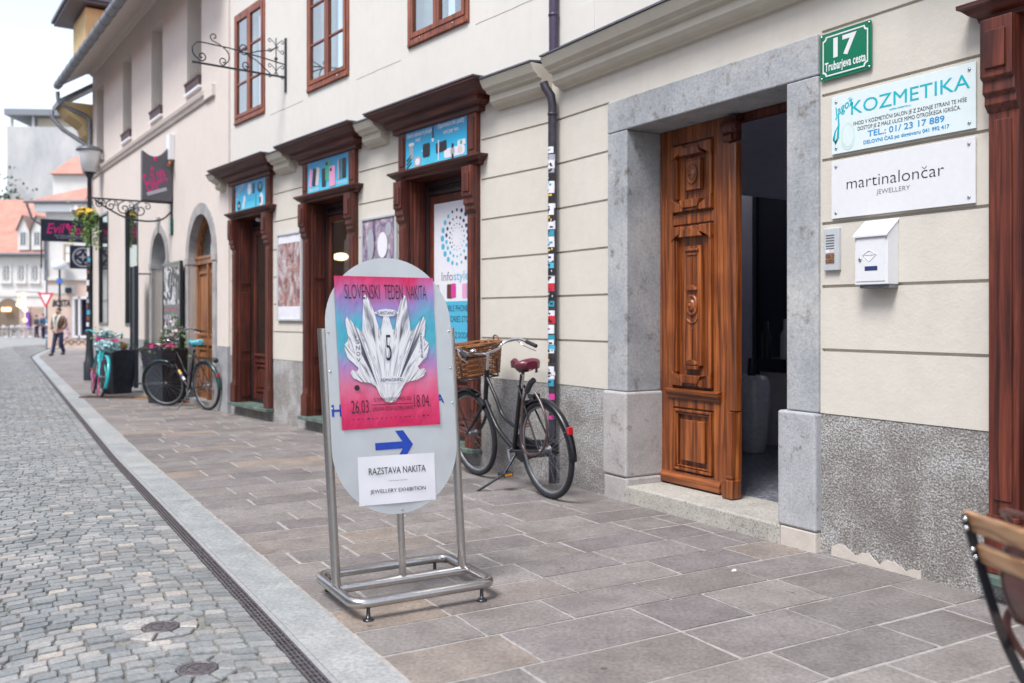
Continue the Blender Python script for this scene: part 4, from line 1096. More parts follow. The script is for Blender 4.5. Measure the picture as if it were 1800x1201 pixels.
mb.tube([(x0 + .05, dp + .004, 1.563), (x0 + .09, dp + .005, 1.585), (x0 + .13, dp + .004, 1.563), (x0 + .09, dp + .004, 1.53), (x0 + .05, dp + .004, 1.563), (x0 + .13, dp + .004, 1.563)], .0015, 5)
mb.build('flap_door', M['white'], t, .0015)
mb = MB(FR); mb.box(x0 + .062, x0 + .135, dp + .003, dp + .004, 1.484, 1.506); mb.build('name_window', M['p_dblue'], t)
mb = MB(FR); mb.lathe((x0 + .036, dp + .003, 1.542), [(.009, 0), (.009, .005), (.005, .007), (.001, .007)], 14, 'y'); mb.build('lock', M['chrome'], t)
mb = MB(FR); mb.box(x0 + .02, x1 - .002, 0, .07, 1.398, 1.414); mb.build('newspaper_rail', M['zinc'], t)

# framed posters between the shopfronts
def crumple(name, a, b, c, seed, ps=(.28, .45, .58, .72)):
    m, t, bb = nt(name); v = pos(t, ANG_L, (4, 4, 3)); n = noise(t, v, 1.2, 4, .55, 1.8)
    t.nodes.active = None
    r = ramp(t, n, [(ps[0], a), (ps[1], b), (ps[2], c), (ps[3], (.6, .6, .66))]); t.links.new(r.outputs[0], bb.inputs['Base Color'])
    bb.inputs['Roughness'].default_value = .22; bump(t, bb, noise(t, v, 2.2, 4), .8, .05); return m
M['print_a'] = crumple('wrinkled_reddish_print', (.10, .06, .09), (.33, .17, .15), (.42, .36, .38), 1)
M['print_b'] = crumple('wrinkled_violet_print', (.06, .05, .09), (.22, .17, .27), (.38, .30, .35), 2)
for (x0, x1, z0, z1, pr, lab) in ((-5.19, -4.50, 1.215, 2.268, 'print_a', 'narrow framed poster with wrinkled reddish print, between the farthest and middle shopfronts'),
                                  (-3.06, -2.352, 1.22, 2.277, 'print_b', 'framed poster with wrinkled violet and yellow print beside the nearest shopfront')):
    t = thing('framed_poster', lab, 'poster', FL @ Vector(((x0 + x1) / 2, 0, z0)), 'silver framed posters between the shopfronts')
    mb = MB(FL); frame_rect(mb, x0, x1, z0, z1, .026, .004, .03); mb.build('frame', M['silver_panel'], t, .004)
    mb = MB(FL); nx, nz = 14, 20; random.seed(int(x0 * -10))
    vs = [(x0 + .02 + (x1 - x0 - .04) * i / nx, .016 + random.uniform(-.004, .006), z0 + .02 + (z1 - z0 - .04) * j / nz) for j in range(nz + 1) for i in range(nx + 1)]
    fs = [(j * (nx + 1) + i, j * (nx + 1) + i + 1, (j + 1) * (nx + 1) + i + 1, (j + 1) * (nx + 1) + i) for j in range(nz) for i in range(nx)]
    mb.add(vs, fs, 0, True)
    for q_, f in enumerate(fs):
        j = q_ // nx; i = q_ % nx
        if pr == 'print_a' and (j < 3 or j > 17): mb.MI[q_] = 1
    if pr == 'print_b':
        for cx, cz, rx, rz, m_ in ((-2.62, 1.98, .10, .13, 1), (-2.5, 2.13, .06, .07, 3), (-2.86, 2.0, .07, .16, 3), (-2.72, 1.62, .17, .13, 2), (-2.5, 1.75, .05, .16, 3)): mb.flat(ell(cx, cz, rx, rz), .024, m_)
    mb.build('sheet', [M[pr], M['p_white'], M['p_yellow'], M['p_grey']], t)

# wrought iron hanging bracket on the upper floor
def spiral(cx, cz, r0, r1, a0, a1, n=22): return [(cx + (r0 + (r1 - r0) * i / n) * math.cos(a0 + (a1 - a0) * i / n), cz + (r0 + (r1 - r0) * i / n) * math.sin(a0 + (a1 - a0) * i / n)) for i in range(n + 1)]
t = thing('iron_bracket', 'empty wrought iron sign bracket with scrolls beside the upper window', 'bracket', FL @ Vector((-4.97, 0, 3.98)))
BR = FL @ Matrix(((0, 1, 0, -4.97), (1, 0, 0, 0), (0, 0, 1, 0), (0, 0, 0, 1)))   # x runs out from the wall
mb = MB(BR); mb.box(0, .018, -.022, .022, 3.97, 4.62); mb.build('wall_bar', M['iron'], t, .003)
mb = MB(BR); mb.box(0, 1.13, -.012, .012, 4.135, 4.155); mb.build('arm', M['iron'], t, .002)
def scroll(pts, r=.007, part='scroll'):
    mb = MB(BR); mb.tube([(x, 0, z) for x, z in pts], r, 6); mb.build(part, M['iron'], t)
scroll([(.02, 4.30), (.3, 4.335), (.7, 4.375), (.98, 4.385)] + spiral(1.03, 4.29, .095, .10, 1.5, -1.2, 10) + spiral(1.02, 4.225, .055, .012, -1.2, -8.5), .008)
scroll(spiral(.77, 4.21, .05, .012, -1.6, 5.5)[::-1] + spiral(.80, 4.25, .09, .12, 3.6, 1.8, 8))
scroll(spiral(.50, 4.21, .05, .012, -1.6, 5.5)[::-1] + spiral(.53, 4.25, .09, .10, 3.6, 1.8, 8))
scroll(spiral(.88, 4.47, .05, .01, -1.5, 5.2))
scroll([(.88, 4.42), (.80, 4.39)], .006)
scroll([(.10, 4.50), (.2, 4.44), (.36, 4.40), (.52, 4.33)] + spiral(.52, 4.40, .07, .012, -1.5, 5.0))
scroll([(.2, 4.16), (.36, 4.28), (.52, 4.36)])
for zc in (4.20, 4.50):
    for sx in (-1, 1):
        for sz in (-1, 1):
            scroll([(.13, zc + sz * .0), (.13 + sx * .03, zc + sz * .045), (.13 + sx * .07, zc + sz * .075)] + spiral(.13 + sx * .075, zc + sz * .055, .028, .008, math.pi / 2 * sz, (math.pi / 2 + 4.5 * -sx) * sz, 14), .005)
scroll([(.13, 4.14), (.13, 4.60)], .007, 'stem')
mb = MB(BR); mb.ball((.13, 0, 4.35), .022, 10, 6); mb.build('boss', M['iron'], t)

# ================================================================ THE STREET SIGN STAND
ZT = R(3.25)
def gmat(a, b, z=0.0):
    p = gp(a, b, z)
    return Matrix(((B.x, A.x, 0, p.x), (B.y, A.y, 0, p.y), (0, 0, 1, p.z), (0, 0, 0, 1)))   # x across the pavement, y up the street
ca, cb = 3.792, 1.63
cpt = Vector((-.485, 4.10, 0)); ca, cb = cpt.dot(A), cpt.dot(B)
G0 = gmat(ca, cb); base_loc = gp(ca, cb)
t = stand = thing('pavement_sign', 'steel tube stand with oval panel, colourful jewellery week poster and blue arrow', 'sign stand', base_loc)
mb = MB(G0); hw, hd, zb, rt = .325, .245, .075, .0215
def rloop(hw, hd, r, n=5):
    pts = []
    for cx, cy, a0 in ((hw - r, hd - r, 0), (-hw + r, hd - r, 90), (-hw + r, -hd + r, 180), (hw - r, -hd + r, 270)):
        for i in range(n + 1): tt = R(a0 + 90 * i / n); pts.append((cx + r * math.cos(tt), cy + r * math.sin(tt), zb))
    return pts
mb.tube(rloop(hw, hd, .06), rt, 14, True); mb.build('base_loop', M['steel'], t)
mb = MB(G0); mb.tube([(-hw + .01, 0, zb), (hw - .01, 0, zb)], rt * .95, 14); mb.build('cross_bar', M['steel'], t)
SH = math.tan(ZT)
for sx in (-1, 1):
    mb = MB(G0); x = (.292 if sx > 0 else -.318); mb.tube([(x, 0, zb + .012), (x - SH * 1.13, 0, 1.205)], .020, 16); mb.build('post', M['steel'], t)
mb = MB(G0); mb.tube([(-.006, 0, zb), (-.022, 0, .41)], .016, 14); mb.build('stub_post', M['steel'], t)
for sx in (-1, 1):
    for sy in (-1, 1):
        mb = MB(G0); mb.lathe((sx * (hw - .06), sy * (hd - .002), 0), [(.024, 0), (.024, .006), (.016, .012), (.009, .014), (.007, .06)], 14); mb.build('foot', M['black'], t)
# panel: stadium
PM_ = G0 @ Matrix(((1, 0, -SH, -.008), (0, 1, 0, 0), (0, 0, 1, 0), (0, 0, 0, 1)))
mb = MB(PM_); ph, pw2 = 1.14, .298; zc0, zc1 = .376 + pw2, .376 + ph - pw2; n_ = 30
st = [(pw2 * math.cos(math.pi * i / n_), zc1 + pw2 * math.sin(math.pi * i / n_)) for i in range(n_ + 1)] + [(-pw2 * math.cos(math.pi * i / n_), zc0 - pw2 * math.sin(math.pi * i / n_)) for i in range(n_ + 1)]
mb.plate(st, -.0215, -.0185); mb.build('panel', M['silver_panel'], t)
for sx in (-1, 1):
    for zz in (.86, 1.02, 1.19):
        mb = MB(PM_); mb.lathe((sx * .287, -.0215, zz), [(.005, 0), (.004, -.003), (.001, -.003)], 10, 'y'); mb.build('rivet', M['chrome'], t)
mb = MB(PM_); mb.lathe((.01, -.0215, .395), [(.005, 0), (.004, -.003), (.001, -.003)], 10, 'y'); mb.build('rivet', M['chrome'], t)
# arrow and the half hidden H and A
mb = MB(PM_); y0 = -.0232
def ar(f): return [(x - .004, z) for x, z in f]
ax, az = -.006, .685
mb.flat([(ax - .095, az - .018), (ax + .045, az - .018), (ax + .045, az + .014), (ax - .095, az + .014)], y0)
for s in (1, -1): mb.flat([(ax + .085, az - .002), (ax + .045, az - .002), (ax + .002, az - .002 + s * .065), (ax + .040, az - .002 + s * .065)][::s], y0 - .0001)
mb.build('arrow', M['blue_ink'], t)
mb = MB(PM_); mb.text('H', -.290, .825, .052, y0, .045, bold=.02); mb.text('A', .205, .862, .04, y0, .04, bold=.02); mb.build('covered_lettering', M['blue_ink'], t)

def poster_mat():
    m, t, b = nt('jewellery_week_print'); g = t.nodes.new('ShaderNodeTexCoord'); sp = t.nodes.new('ShaderNodeSeparateXYZ'); t.links.new(g.outputs['Generated'], sp.inputs[0])
    v = pos(t, 0, (5, 5, 5), 'Generated'); n = noise(t, v, .38, 3, .5, .4)
    ma = node(t, 'Math', operation='MULTIPLY_ADD'); t.links.new(n, ma.inputs[0]); ma.inputs[1].default_value = .34; t.links.new(sp.outputs['Z'], ma.inputs[2])
    ms = node(t, 'Math', operation='SUBTRACT'); t.links.new(ma.outputs[0], ms.inputs[0]); ms.inputs[1].default_value = .17
    r = ramp(t, ms.outputs[0], [(0, (.62, .012, .10)), (.16, (.70, .05, .16)), (.30, (.66, .17, .30)), (.42, (.42, .24, .52)), (.55, (.08, .42, .55)), (.68, (.07, .40, .54)), (.80, (.30, .24, .55)), (.89, (.55, .14, .38)), (1.0, (.68, .02, .12))])
    t.links.new(r.outputs[0], b.inputs['Base Color']); b.inputs['Roughness'].default_value = .38
    bump(t, b, noise(t, v, 1.2, 3), .35, .02); return m
M['poster_print'] = poster_mat()
def chrome_print():
    m, t, b = nt('silver_shape_print'); v = pos(t, 0, (1, 1, 1), 'Generated')
    sx = t.nodes.new('ShaderNodeSeparateXYZ'); t.links.new(v, sx.inputs[0])
    # streaks fan out from the base of the shape
    dx = node(t, 'Math', operation='SUBTRACT'); t.links.new(sx.outputs['X'], dx.inputs[0]); dx.inputs[1].default_value = .5
    dz = node(t, 'Math', operation='ADD'); t.links.new(sx.outputs['Z'], dz.inputs[0]); dz.inputs[1].default_value = .06
    at = node(t, 'Math', operation='ARCTAN2'); t.links.new(dx.outputs[0], at.inputs[0]); t.links.new(dz.outputs[0], at.inputs[1])
    ab = node(t, 'Math', operation='ABSOLUTE'); t.links.new(at.outputs[0], ab.inputs[0])
    cb = t.nodes.new('ShaderNodeCombineXYZ'); m1 = node(t, 'Math', operation='MULTIPLY'); t.links.new(ab.outputs[0], m1.inputs[0]); m1.inputs[1].default_value = 7
    ax = node(t, 'Math', operation='ABSOLUTE'); t.links.new(dx.outputs[0], ax.inputs[0])
    t.links.new(m1.outputs[0], cb.inputs[0]); t.links.new(sx.outputs['Z'], cb.inputs[1]); t.links.new(ax.outputs[0], cb.inputs[2])
    n = noise(t, cb.outputs[0], 1.25, 3, .5, 1.6)
    r = ramp(t, n, [(.26, (.02, .02, .04)), (.35, (.16, .16, .20)), (.41, (.50, .50, .55)), (.47, (.80, .80, .83)), (.53, (.82, .82, .84)), (.58, (.30, .30, .35)), (.62, (.72, .72, .75)), (.68, (.80, .80, .82)), (.76, (.05, .05, .08))])
    t.links.new(r.outputs[0], b.inputs['Base Color']); b.inputs['Roughness'].default_value = .4; return m
M['chrome_print'] = chrome_print()
# the poster, taped on slightly askew
x0, x1, z0, z1 = -.250, .217, .765, 1.432
PP_ = PM_
pw, ph_ = x1 - x0, z1 - z0
mb = MB(PP_); nx, nz = 10, 14; vs = []
for j in range(nz + 1):
    for i in range(nx + 1):
        fx, fz = i / nx, j / nz
        vs.append((x0 + pw * fx, -.0245 - .0012 * math.sin(fx * 9 + fz * 4) - .0012 * math.sin(fz * 13) - .004 * max(0, abs(fx - .5) * 2 - .85) * 6 * (1 if fz > .8 or fz < .1 else .2), z0 + ph_ * fz))
mb.add(vs, [(j * (nx + 1) + i, j * (nx + 1) + i + 1, (j + 1) * (nx + 1) + i + 1, (j + 1) * (nx + 1) + i) for j in range(nz) for i in range(nx)], 0, True)
po = mb.build('poster', M['poster_print'], t)
XX = lambda f: x0 + f * pw
ZZ = lambda f: z1 - f * ph_
# silver shape: half outline mirrored (fractions of the poster)
half = [(.50, .835), (.555, .825), (.60, .785), (.64, .725), (.69, .70), (.78, .69), (.855, .665), (.885, .63), (.865, .61), (.82, .622), (.80, .60), (.85, .565), (.90, .535), (.925, .475), (.93, .445), (.895, .425), (.885, .395), (.90, .33), (.905, .285), (.885, .262), (.85, .29), (.80, .335), (.745, .365), (.735, .27), (.715, .13), (.695, .118), (.655, .16), (.615, .24), (.575, .35), (.56, .35), (.53, .27), (.512, .225), (.50, .205)]
pts = half + [(1 - x, z) for x, z in half[::-1][1:-1]]
mb = MB(PP_); mb.flat([(XX(x - .008), ZZ(z)) for x, z in pts], -.0285); mb.build('silver_shape', M['chrome_print'], po)
mb = MB(PP_)
for (cx, cz, rx, rz) in ((.5, .238, .135, .026), (.515, .682, .14, .026), (.195, .487, .032, .098), (.842, .46, .030, .10)):
    if rx > rz: p_ = [(cx - rx, cz), (cx - rx * .5, cz - rz * .8), (cx, cz - rz), (cx + rx * .5, cz - rz * .8), (cx + rx, cz), (cx + rx * .5, cz + rz * .8), (cx, cz + rz), (cx - rx * .5, cz + rz * .8)]
    if rx <= rz: p_ = [(cx, cz - rz), (cx + rx * .8, cz - rz * .5), (cx + rx, cz), (cx + rx * .8, cz + rz * .5), (cx, cz + rz), (cx - rx * .8, cz + rz * .5), (cx - rx, cz), (cx - rx * .8, cz - rz * .5)]
    mb = MB(PP_); mb.flat([(XX(x), ZZ(z)) for x, z in p_], -.0292); mb.build('label_ribbon', M['p_white'], po)
mb = MB(PP_); y = -.0300
for w_, fx, ww in (('SLOVENSKI', .095, .345), ('TEDEN', .485, .19), ('NAKITA', .715, .205)):
    mb.text(w_, XX(fx), ZZ(.148), ph_ * .095, y, pw * ww, bold=-.008)
mb.text('SUBSTANCE', XX(.5), ZZ(.250), .014, y, pw * .205, 'c'); mb.text('REIMAGINED', XX(.515), ZZ(.694), .014, y, pw * .22, 'c')
for i, ch in enumerate('SNOV'): mb.text(ch, XX(.195), ZZ(.44 + i * .040), .0175, y, .017, 'c')
for i, ch in enumerate('PREOBRAZBA'[:9]): mb.text(ch, XX(.842), ZZ(.39 + i * .019), .0105, y, .010, 'c')
mb.text('5', XX(.5), ZZ(.555), ph_ * .17, y, .026, 'c', bold=-.014)
mb.text('26.03.', XX(.10), ZZ(.895), ph_ * .085, y, pw * .19, bold=-.01); mb.text('18.04.', XX(.735), ZZ(.875), ph_ * .085, y, pw * .17, bold=-.01)
mb.text('SLOVENIAN JEWELRY WEEK 2026', XX(.515), ZZ(.832), ph_ * .033, y, pw * .38, 'c', bold=-.004)
mb.text('LJUBLJANA–IZOLA–SLOVENJ GRADEC', XX(.515), ZZ(.893), ph_ * .033, y, pw * .43, 'c', bold=-.004)
mb.flat([(XX(.30), ZZ(.848)), (XX(.73), ZZ(.848)), (XX(.73), ZZ(.844)), (XX(.30), ZZ(.844))], y)
mb.plate(ell(XX(.165), ZZ(.728), .012, .012), y, y + .0004)
random.seed(4)
for i in range(17):
    xx = XX(.11 + .047 * i); w_ = random.choice([.004, .006, .010]); mb.flat([(xx, ZZ(.938)), (xx + w_, ZZ(.938)), (xx + w_, ZZ(.938) + .004 + .003 * (i % 3 == 0)), (xx, ZZ(.938) + .004)], y)
mb.build('lettering', M['ink'], po)
# paper notice
mb = MB(PM_ @ Matrix.Translation((-.004, 0, .533)) @ Matrix.Rotation(R(1.0), 4, 'Y'))
pa_ = mb.M
vs = []; nx, nz = 8, 6
for j in range(nz + 1):
    for i in range(nx + 1):
        fx, fz = i / nx - .5, j / nz - .5
        vs.append((fx * .368, -.0245 - .0015 * math.sin(fx * 7 + 1) - .0012 * math.sin(fz * 8 + fx * 6), fz * .215))
mb.add(vs, [(j * (nx + 1) + i, j * (nx + 1) + i + 1, (j + 1) * (nx + 1) + i + 1, (j + 1) * (nx + 1) + i) for j in range(nz) for i in range(nx)], 0, True)
nn = mb.build('paper_notice', M['paper'], t)
mb = MB(pa_); y = -.0280
mb.text('RAZSTAVA NAKITA', 0, .026, .030, y, .272, 'c'); mb.text('JEWELLERY EXHIBITION', 0, -.062, .022, y, .265, 'c')
mb.flat([(-.045, -.006), (.045, -.006), (.045, -.0048), (-.045, -.0048)], y)
mb.build('lettering', M['ink'], nn)
# ================================================================ BICYCLES
M['bike_black'] = plain('black_bicycle_enamel', (.004, .005, .010), .38, coat=.08, bmp=0)
M['bike_teal'] = plain('turquoise_enamel', (.02, .42, .46), .35, coat=.3, bmp=0)
M['bike_pink'] = plain('magenta_enamel', (.42, .03, .17), .35, coat=.3, bmp=0)
M['bike_green'] = plain('dark_green_mudguard', (.01, .06, .06), .3, coat=.4, bmp=0)
M['amber'] = plain('amber_reflector', (.7, .22, .02), .3, bmp=0)
def bicycle(Mx, label, loc, opt, group):
    """Mx: frame with the rear wheel contact at its origin, x forward, y to the rider's left, z up"""
    t = thing('bicycle', label, 'bicycle', loc, group)
    r = .345; WB = opt.get('wb', 1.10); fm = opt['frame']; rim = opt.get('rim', M['zinc']); guard = opt.get('guard', fm)
    rh = (0, 0, r); head0, head1 = Vector((WB - .245, 0, .60)), Vector((WB - .325, 0, .86)); fh = Vector((WB, 0, r))
    ax = (head1 - head0).normalized()
    ST = Matrix.Translation(head0) @ Matrix.Rotation(opt.get('steer', 0), 4, ax) @ Matrix.Translation(-head0)
    MF = Mx @ ST
    def wheel(Q, c):
        mb = MB(Q); mb.tube([(c[0] + (r - .021) * math.cos(2 * math.pi * i / 48), c[1], c[2] + (r - .021) * math.sin(2 * math.pi * i / 48)) for i in range(48)], .021, 8, True)
        # the ring's own plane is x-z; tyre carries rim, spokes and hub as its pieces
        w = mb.build('wheel', M['rubber'], t)
        mb = MB(Q); mb.tube([(c[0] + (r - .042) * math.cos(2 * math.pi * i / 48), c[1], c[2] + (r - .042) * math.sin(2 * math.pi * i / 48)) for i in range(48)], .011, 8, True); mb.build('rim', rim, w)
        mb = MB(Q); NS = 28
        for i in range(NS):
            a = 2 * math.pi * i / NS; s = 1 if i % 2 else -1; b_ = a + s * .0 + (.35 if i % 4 < 2 else -.35)
            mb.tube([(c[0] + .02 * math.cos(b_ + 0), c[1] + s * .028, c[2] + .02 * math.sin(b_)), (c[0] + (r - .045) * math.cos(a), c[1], c[2] + (r - .045) * math.sin(a))], .0012, 3, cap=False)
        mb.build('spokes', M['zinc'], w)
        mb = MB(Q); mb.lathe(c, [(.006, -.06), (.01, -.055), (.01, -.035), (.026, -.033), (.026, -.028), (.014, -.025), (.014, .025), (.026, .028), (.026, .033), (.01, .035), (.01, .055), (.006, .06)], 14, 'y'); mb.build('hub', M['zinc'], w)
    wheel(Mx, rh); wheel(MF, tuple(fh))
    bb = Vector((.46, 0, .29)); st = Vector((.235, 0, .86)); sb = Vector((.30, 0, .70))
    mb = MB(Mx)
    mb.tube([bb, st], .018, 10)
    mb.tube([head0 - ax * .01, head1 + ax * .01], .019, 10)
    if opt.get('loop', True):
        mb.tube(spline([head0 + ax * .03, Vector((WB - .34, 0, .50)), Vector((WB - .44, 0, .40)), bb], 5), .0195, 10)
        mb.tube(spline([head1 - ax * .05, Vector((WB - .43, 0, .66)), Vector((WB - .52, 0, .53)), Vector((.40, 0, .46))], 5), .0145, 10)
    else:
        mb.tube([head0 + ax * .02, bb], .018, 10); mb.tube([head1 - ax * .03, Vector((.335, 0, .62))], .014, 10)
    for s in (-1, 1):
        mb.tube([bb + Vector((-.03, s * .03, 0)), Vector((.25, s * .052, .315)), Vector((0, s * .058, r))], .009, 8)
        mb.tube([Vector((0, s * .058, r)), Vector((.27, s * .025, .78))], .007, 8)
    mb.lathe(bb, [(.02, -.036), (.022, -.034), (.022, .034), (.02, .036)], 14, 'y')
    fr_ = mb.build('frame', fm, t)
    if opt.get('decal'):
        for k, (c_, f0, f1) in enumerate(((M['p_yellow'], .25, .42), (M['p_dblue'], .42, .55), (M['p_white'], .55, .66))):
            mb = MB(Mx); P0, P1 = head0 + ax * .02, bb; mb.tube([P0.lerp(P1, f0), P0.lerp(P1, f1)], .0186, 10); mb.build('decal', c_, fr_)
    # fork
    mb = MB(MF)
    cr = head0 - ax * .03
    for s in (-1, 1): mb.tube(spline([cr + Vector((0, s * .03, 0)), cr.lerp(fh, .55) + Vector((-.012, s * .05, -.0)), cr.lerp(fh, .85) + Vector((-.008, s * .056, 0)), fh + Vector((0, s * .058, 0))], 4), [.013] * 5 + [.012] * 4 + [.009] * 4, 8)
    mb.box(cr.x - .02, cr.x + .02, -.042, .042, cr.z - .012, cr.z + .015)
    mb.build('fork', fm, t)
    # mudguards
    def guard_(Q, c, a0, a1, name='mudguard', mat=guard, flap=True):
        mb = MB(Q); n_ = 26; R1 = r + .014; vs = []
        for i in range(n_ + 1):
            a = a0 + (a1 - a0) * i / n_
            for k, (w, dr) in enumerate(((-.028, -.012), (-.02, .002), (0, .007), (.02, .002), (.028, -.012))):
                vs.append((c[0] + (R1 + dr) * math.cos(a), w, c[2] + (R1 + dr) * math.sin(a)))
        fs = [(i * 5 + k, i * 5 + k + 1, (i + 1) * 5 + k + 1, (i + 1) * 5 + k) for i in range(n_) for k in range(4)]
        mb.add(vs, fs, 0, True); g_ = mb.build(name, mat, t)
        md = g_.modifiers.new('thick', 'SOLIDIFY'); md.thickness = .0018
        mb = MB(Q)
        for s in (-1, 1):
            for aa in (a0 + (a1 - a0) * .22, ):
                mb.tube([(c[0], s * .045, c[2]), (c[0] + R1 * math.cos(aa), s * .026, c[2] + R1 * math.sin(aa))], .0025, 5)
        mb.build('mudguard_stay', M['zinc'], g_)
        return g_
    gr = guard_(Mx, rh, R(186), R(35))
    guard_(MF, tuple(fh), R(-28), R(118), mat=guard)
    # chain case, cranks, pedals
    if opt.get('case', True):
        mb = MB(Mx); pts = [(-.05, .38), (0, .405), (.30, .37), (.46, .395), (.55, .35), (.565, .29), (.54, .21), (.46, .18), (.30, .235), (0, .29), (-.05, .31)]
        mb.plate(pts, -.075, -.05); mb.build('chain_case', guard if opt.get('case_mat') is None else opt['case_mat'], t, .004)
    else:
        mb = MB(Mx); mb.lathe((bb.x, 0, bb.z), [(.001, -.055), (.09, -.055), (.09, -.05), (.001, -.05)], 24, 'y'); mb.tube([(.46, -.052, .38), (0, -.052, .385), (-.03, -.052, .345), (0, -.052, .31), (.46, -.052, .20)], .004, 5); mb.build('chainset', M['zinc'], t)
    mb = MB(Mx); ca_ = opt.get('crank', R(250)); dx, dz = .165 * math.cos(ca_), .165 * math.sin(ca_)
    mb.tube([(bb.x, .05, bb.z), (bb.x + dx, .065, bb.z + dz)], .009, 6); mb.tube([(bb.x, -.085, bb.z), (bb.x - dx, -.095, bb.z - dz)], .009, 6); mb.tube([(bb.x, -.09, bb.z), (bb.x, .055, bb.z)], .009, 8)
    ck = mb.build('crank', M['zinc'], t)
    for s, k in ((1, 1), (-1, -1)):
        cx, cy, cz = bb.x + k * dx, s * .12, bb.z + k * dz
        mb = MB(Mx); mb.box(cx - .045, cx + .045, cy - .042, cy + .042, cz - .014, cz + .014); pd = mb.build('pedal', M['rubber'], t, .004)
        for e in (-1, 1):
            mb = MB(Mx); mb.box(cx + e * .046 - .001, cx + e * .046 + .001, cy - .03, cy + .03, cz - .007, cz + .007); mb.build('pedal_reflector', M['amber'], pd)
    # saddle
    sx, sz = .21, opt.get('sz', .935)
    mb = MB(Mx); mb.tube([st - Vector((-.03, 0, .1)), (sx + .008, 0, sz - .05)], .0125, 10); mb.build('seat_post', M['chrome'], t)
    mb = MB(Mx); n_ = 16; vs = []
    for i in range(n_ + 1):
        f = i / n_; x = sx - .125 + .275 * f
        w = .102 * math.sqrt(max(0, 1 - ((f - .27) / .30) ** 2)) if f < .27 else max(.018, .102 - .155 * min(1, (f - .27) / .42) ** .75 * .56)
        w = max(w, .012); h = (.032 + .012 * math.cos(f * 5.2)) * min(1, .45 + f * 6) * min(1, .4 + (1 - f) * 5)
        for k in range(11):
            a = math.pi * k / 10
            vs.append((x, w * math.cos(a), sz + h * math.sin(a) ** .7 - .012 * (1 - abs(math.cos(a))) * 0 + (.012 if f > .8 else .008 * math.cos(f * 3))))
        vs.append((x, -w * .9, sz - .028)); vs.append((x, w * .9, sz - .028))
    q = 13
    mb.add(vs, [(i * q + k, i * q + (k + 1) % q, (i + 1) * q + (k + 1) % q, (i + 1) * q + k) for i in range(n_) for k in range(q)], 0, True)
    mb.add(vs[:q], [tuple(range(q))]); mb.add(vs[-q:], [tuple(range(q))])
    sd = mb.build('saddle', opt['saddle'], t)
    mb = MB(Mx)
    for s in (-1, 1):
        mb.tube([(sx + .12, s * .012, sz - .02), (sx + .04, s * .025, sz - .045), (sx - .05, s * .03, sz - .045), (sx - .10, s * .055, sz - .02)], .0035, 5)
        mb.tube([(sx - .085 + .0035 * math.cos(i) , s * .055 + .011 * math.cos(i * 1.0), sz - .06 + .0016 * i + .0) for i in range(26)], .0028, 4)
    mb.box(sx - .02, sx + .025, -.03, .03, sz - .055, sz - .038); mb.build('saddle_springs', M['black'], sd)
    # handlebar
    top = head1 + ax * .13; hz = opt.get('bar', .05)
    mb = MB(MF); mb.tube([head1, top], .0125, 10); mb.tube([top - Vector((0, 0, .0)), top + Vector((.045, 0, .008))], .013, 10)
    mb.build('stem', M['chrome'], t)
    c0 = top + Vector((.045, 0, .008)); mb = MB(MF)
    def bar(s): return [c0, c0 + Vector((.02, s * .12, .015)), c0 + Vector((.02, s * .20, .045 + hz * .3)), c0 + Vector((-.06, s * .265, .065 + hz * .3)), c0 + Vector((-.15, s * .29, .045 + hz * .3)), c0 + Vector((-.25, s * .305, .01 + hz * .3))]
    mb.tube(spline(bar(-1)[::-1] + bar(1)[1:], 5), .011, 10); hb = mb.build('handlebar', opt.get('bar_mat', M['chrome']), t)
    for s in (-1, 1):
        mb = MB(MF); p = bar(s); d = (p[5] - p[4]).normalized(); mb.tube([p[5] - d * .10, p[5] + d * .012], .0155, 10); mb.build('grip', M['rubber'], hb)
        mb = MB(MF); mb.tube(spline([p[3] + Vector((0, 0, -.008)), p[4] + Vector((.03, 0, -.035)), p[5] + Vector((.0, 0, -.04))], 4), .004, 5); mb.build('brake_lever', M['chrome'], hb)
        mb = MB(MF); mb.tube(spline([p[3] + Vector((0, 0, -.01)), c0 + Vector((.09, s * .05, .02)), head1 + Vector((.03, s * .02, -.03))], 6), .0028, 5); mb.build('brake_cable', M['black'], hb)
    mb = MB(MF); mb.lathe((c0.x + .0, .10, c0.z + .03), [(.001, 0), (.028, .002), (.026, .012), (.016, .022), (.001, .026)], 14); mb.build('bell', M['chrome'], hb)
    # stand
    mb = MB(Mx); e = opt.get('stand', (.42, .30, 0.0)); mb.tube([(.40, .02, .27), (.39, .14, .14), (e[0], e[1], .012), (e[0] + .03, e[1] + .035, .006)], [.011, .010, .009, .009], 8); mb.tube([(e[0] - .012, e[1] - .005, .008), (e[0] + .045, e[1] + .05, .008)], .011, 6)
    mb.build('kickstand', M['black'] if fm is not M['bike_pink'] else M['bike_pink'], t)
    # rear reflector
    a = R(153)
    mb = MB(Mx); p = (math.cos(a) * (r + .028), math.sin(a) * (r + .028) + r); mb.box(p[0] - .012, p[0] + .010, -.020, .020, p[1] - .026, p[1] + .026); mb.build('rear_reflector', M['red'], gr, .005)
    return t, MF, ax, head1, fh, gr, WB

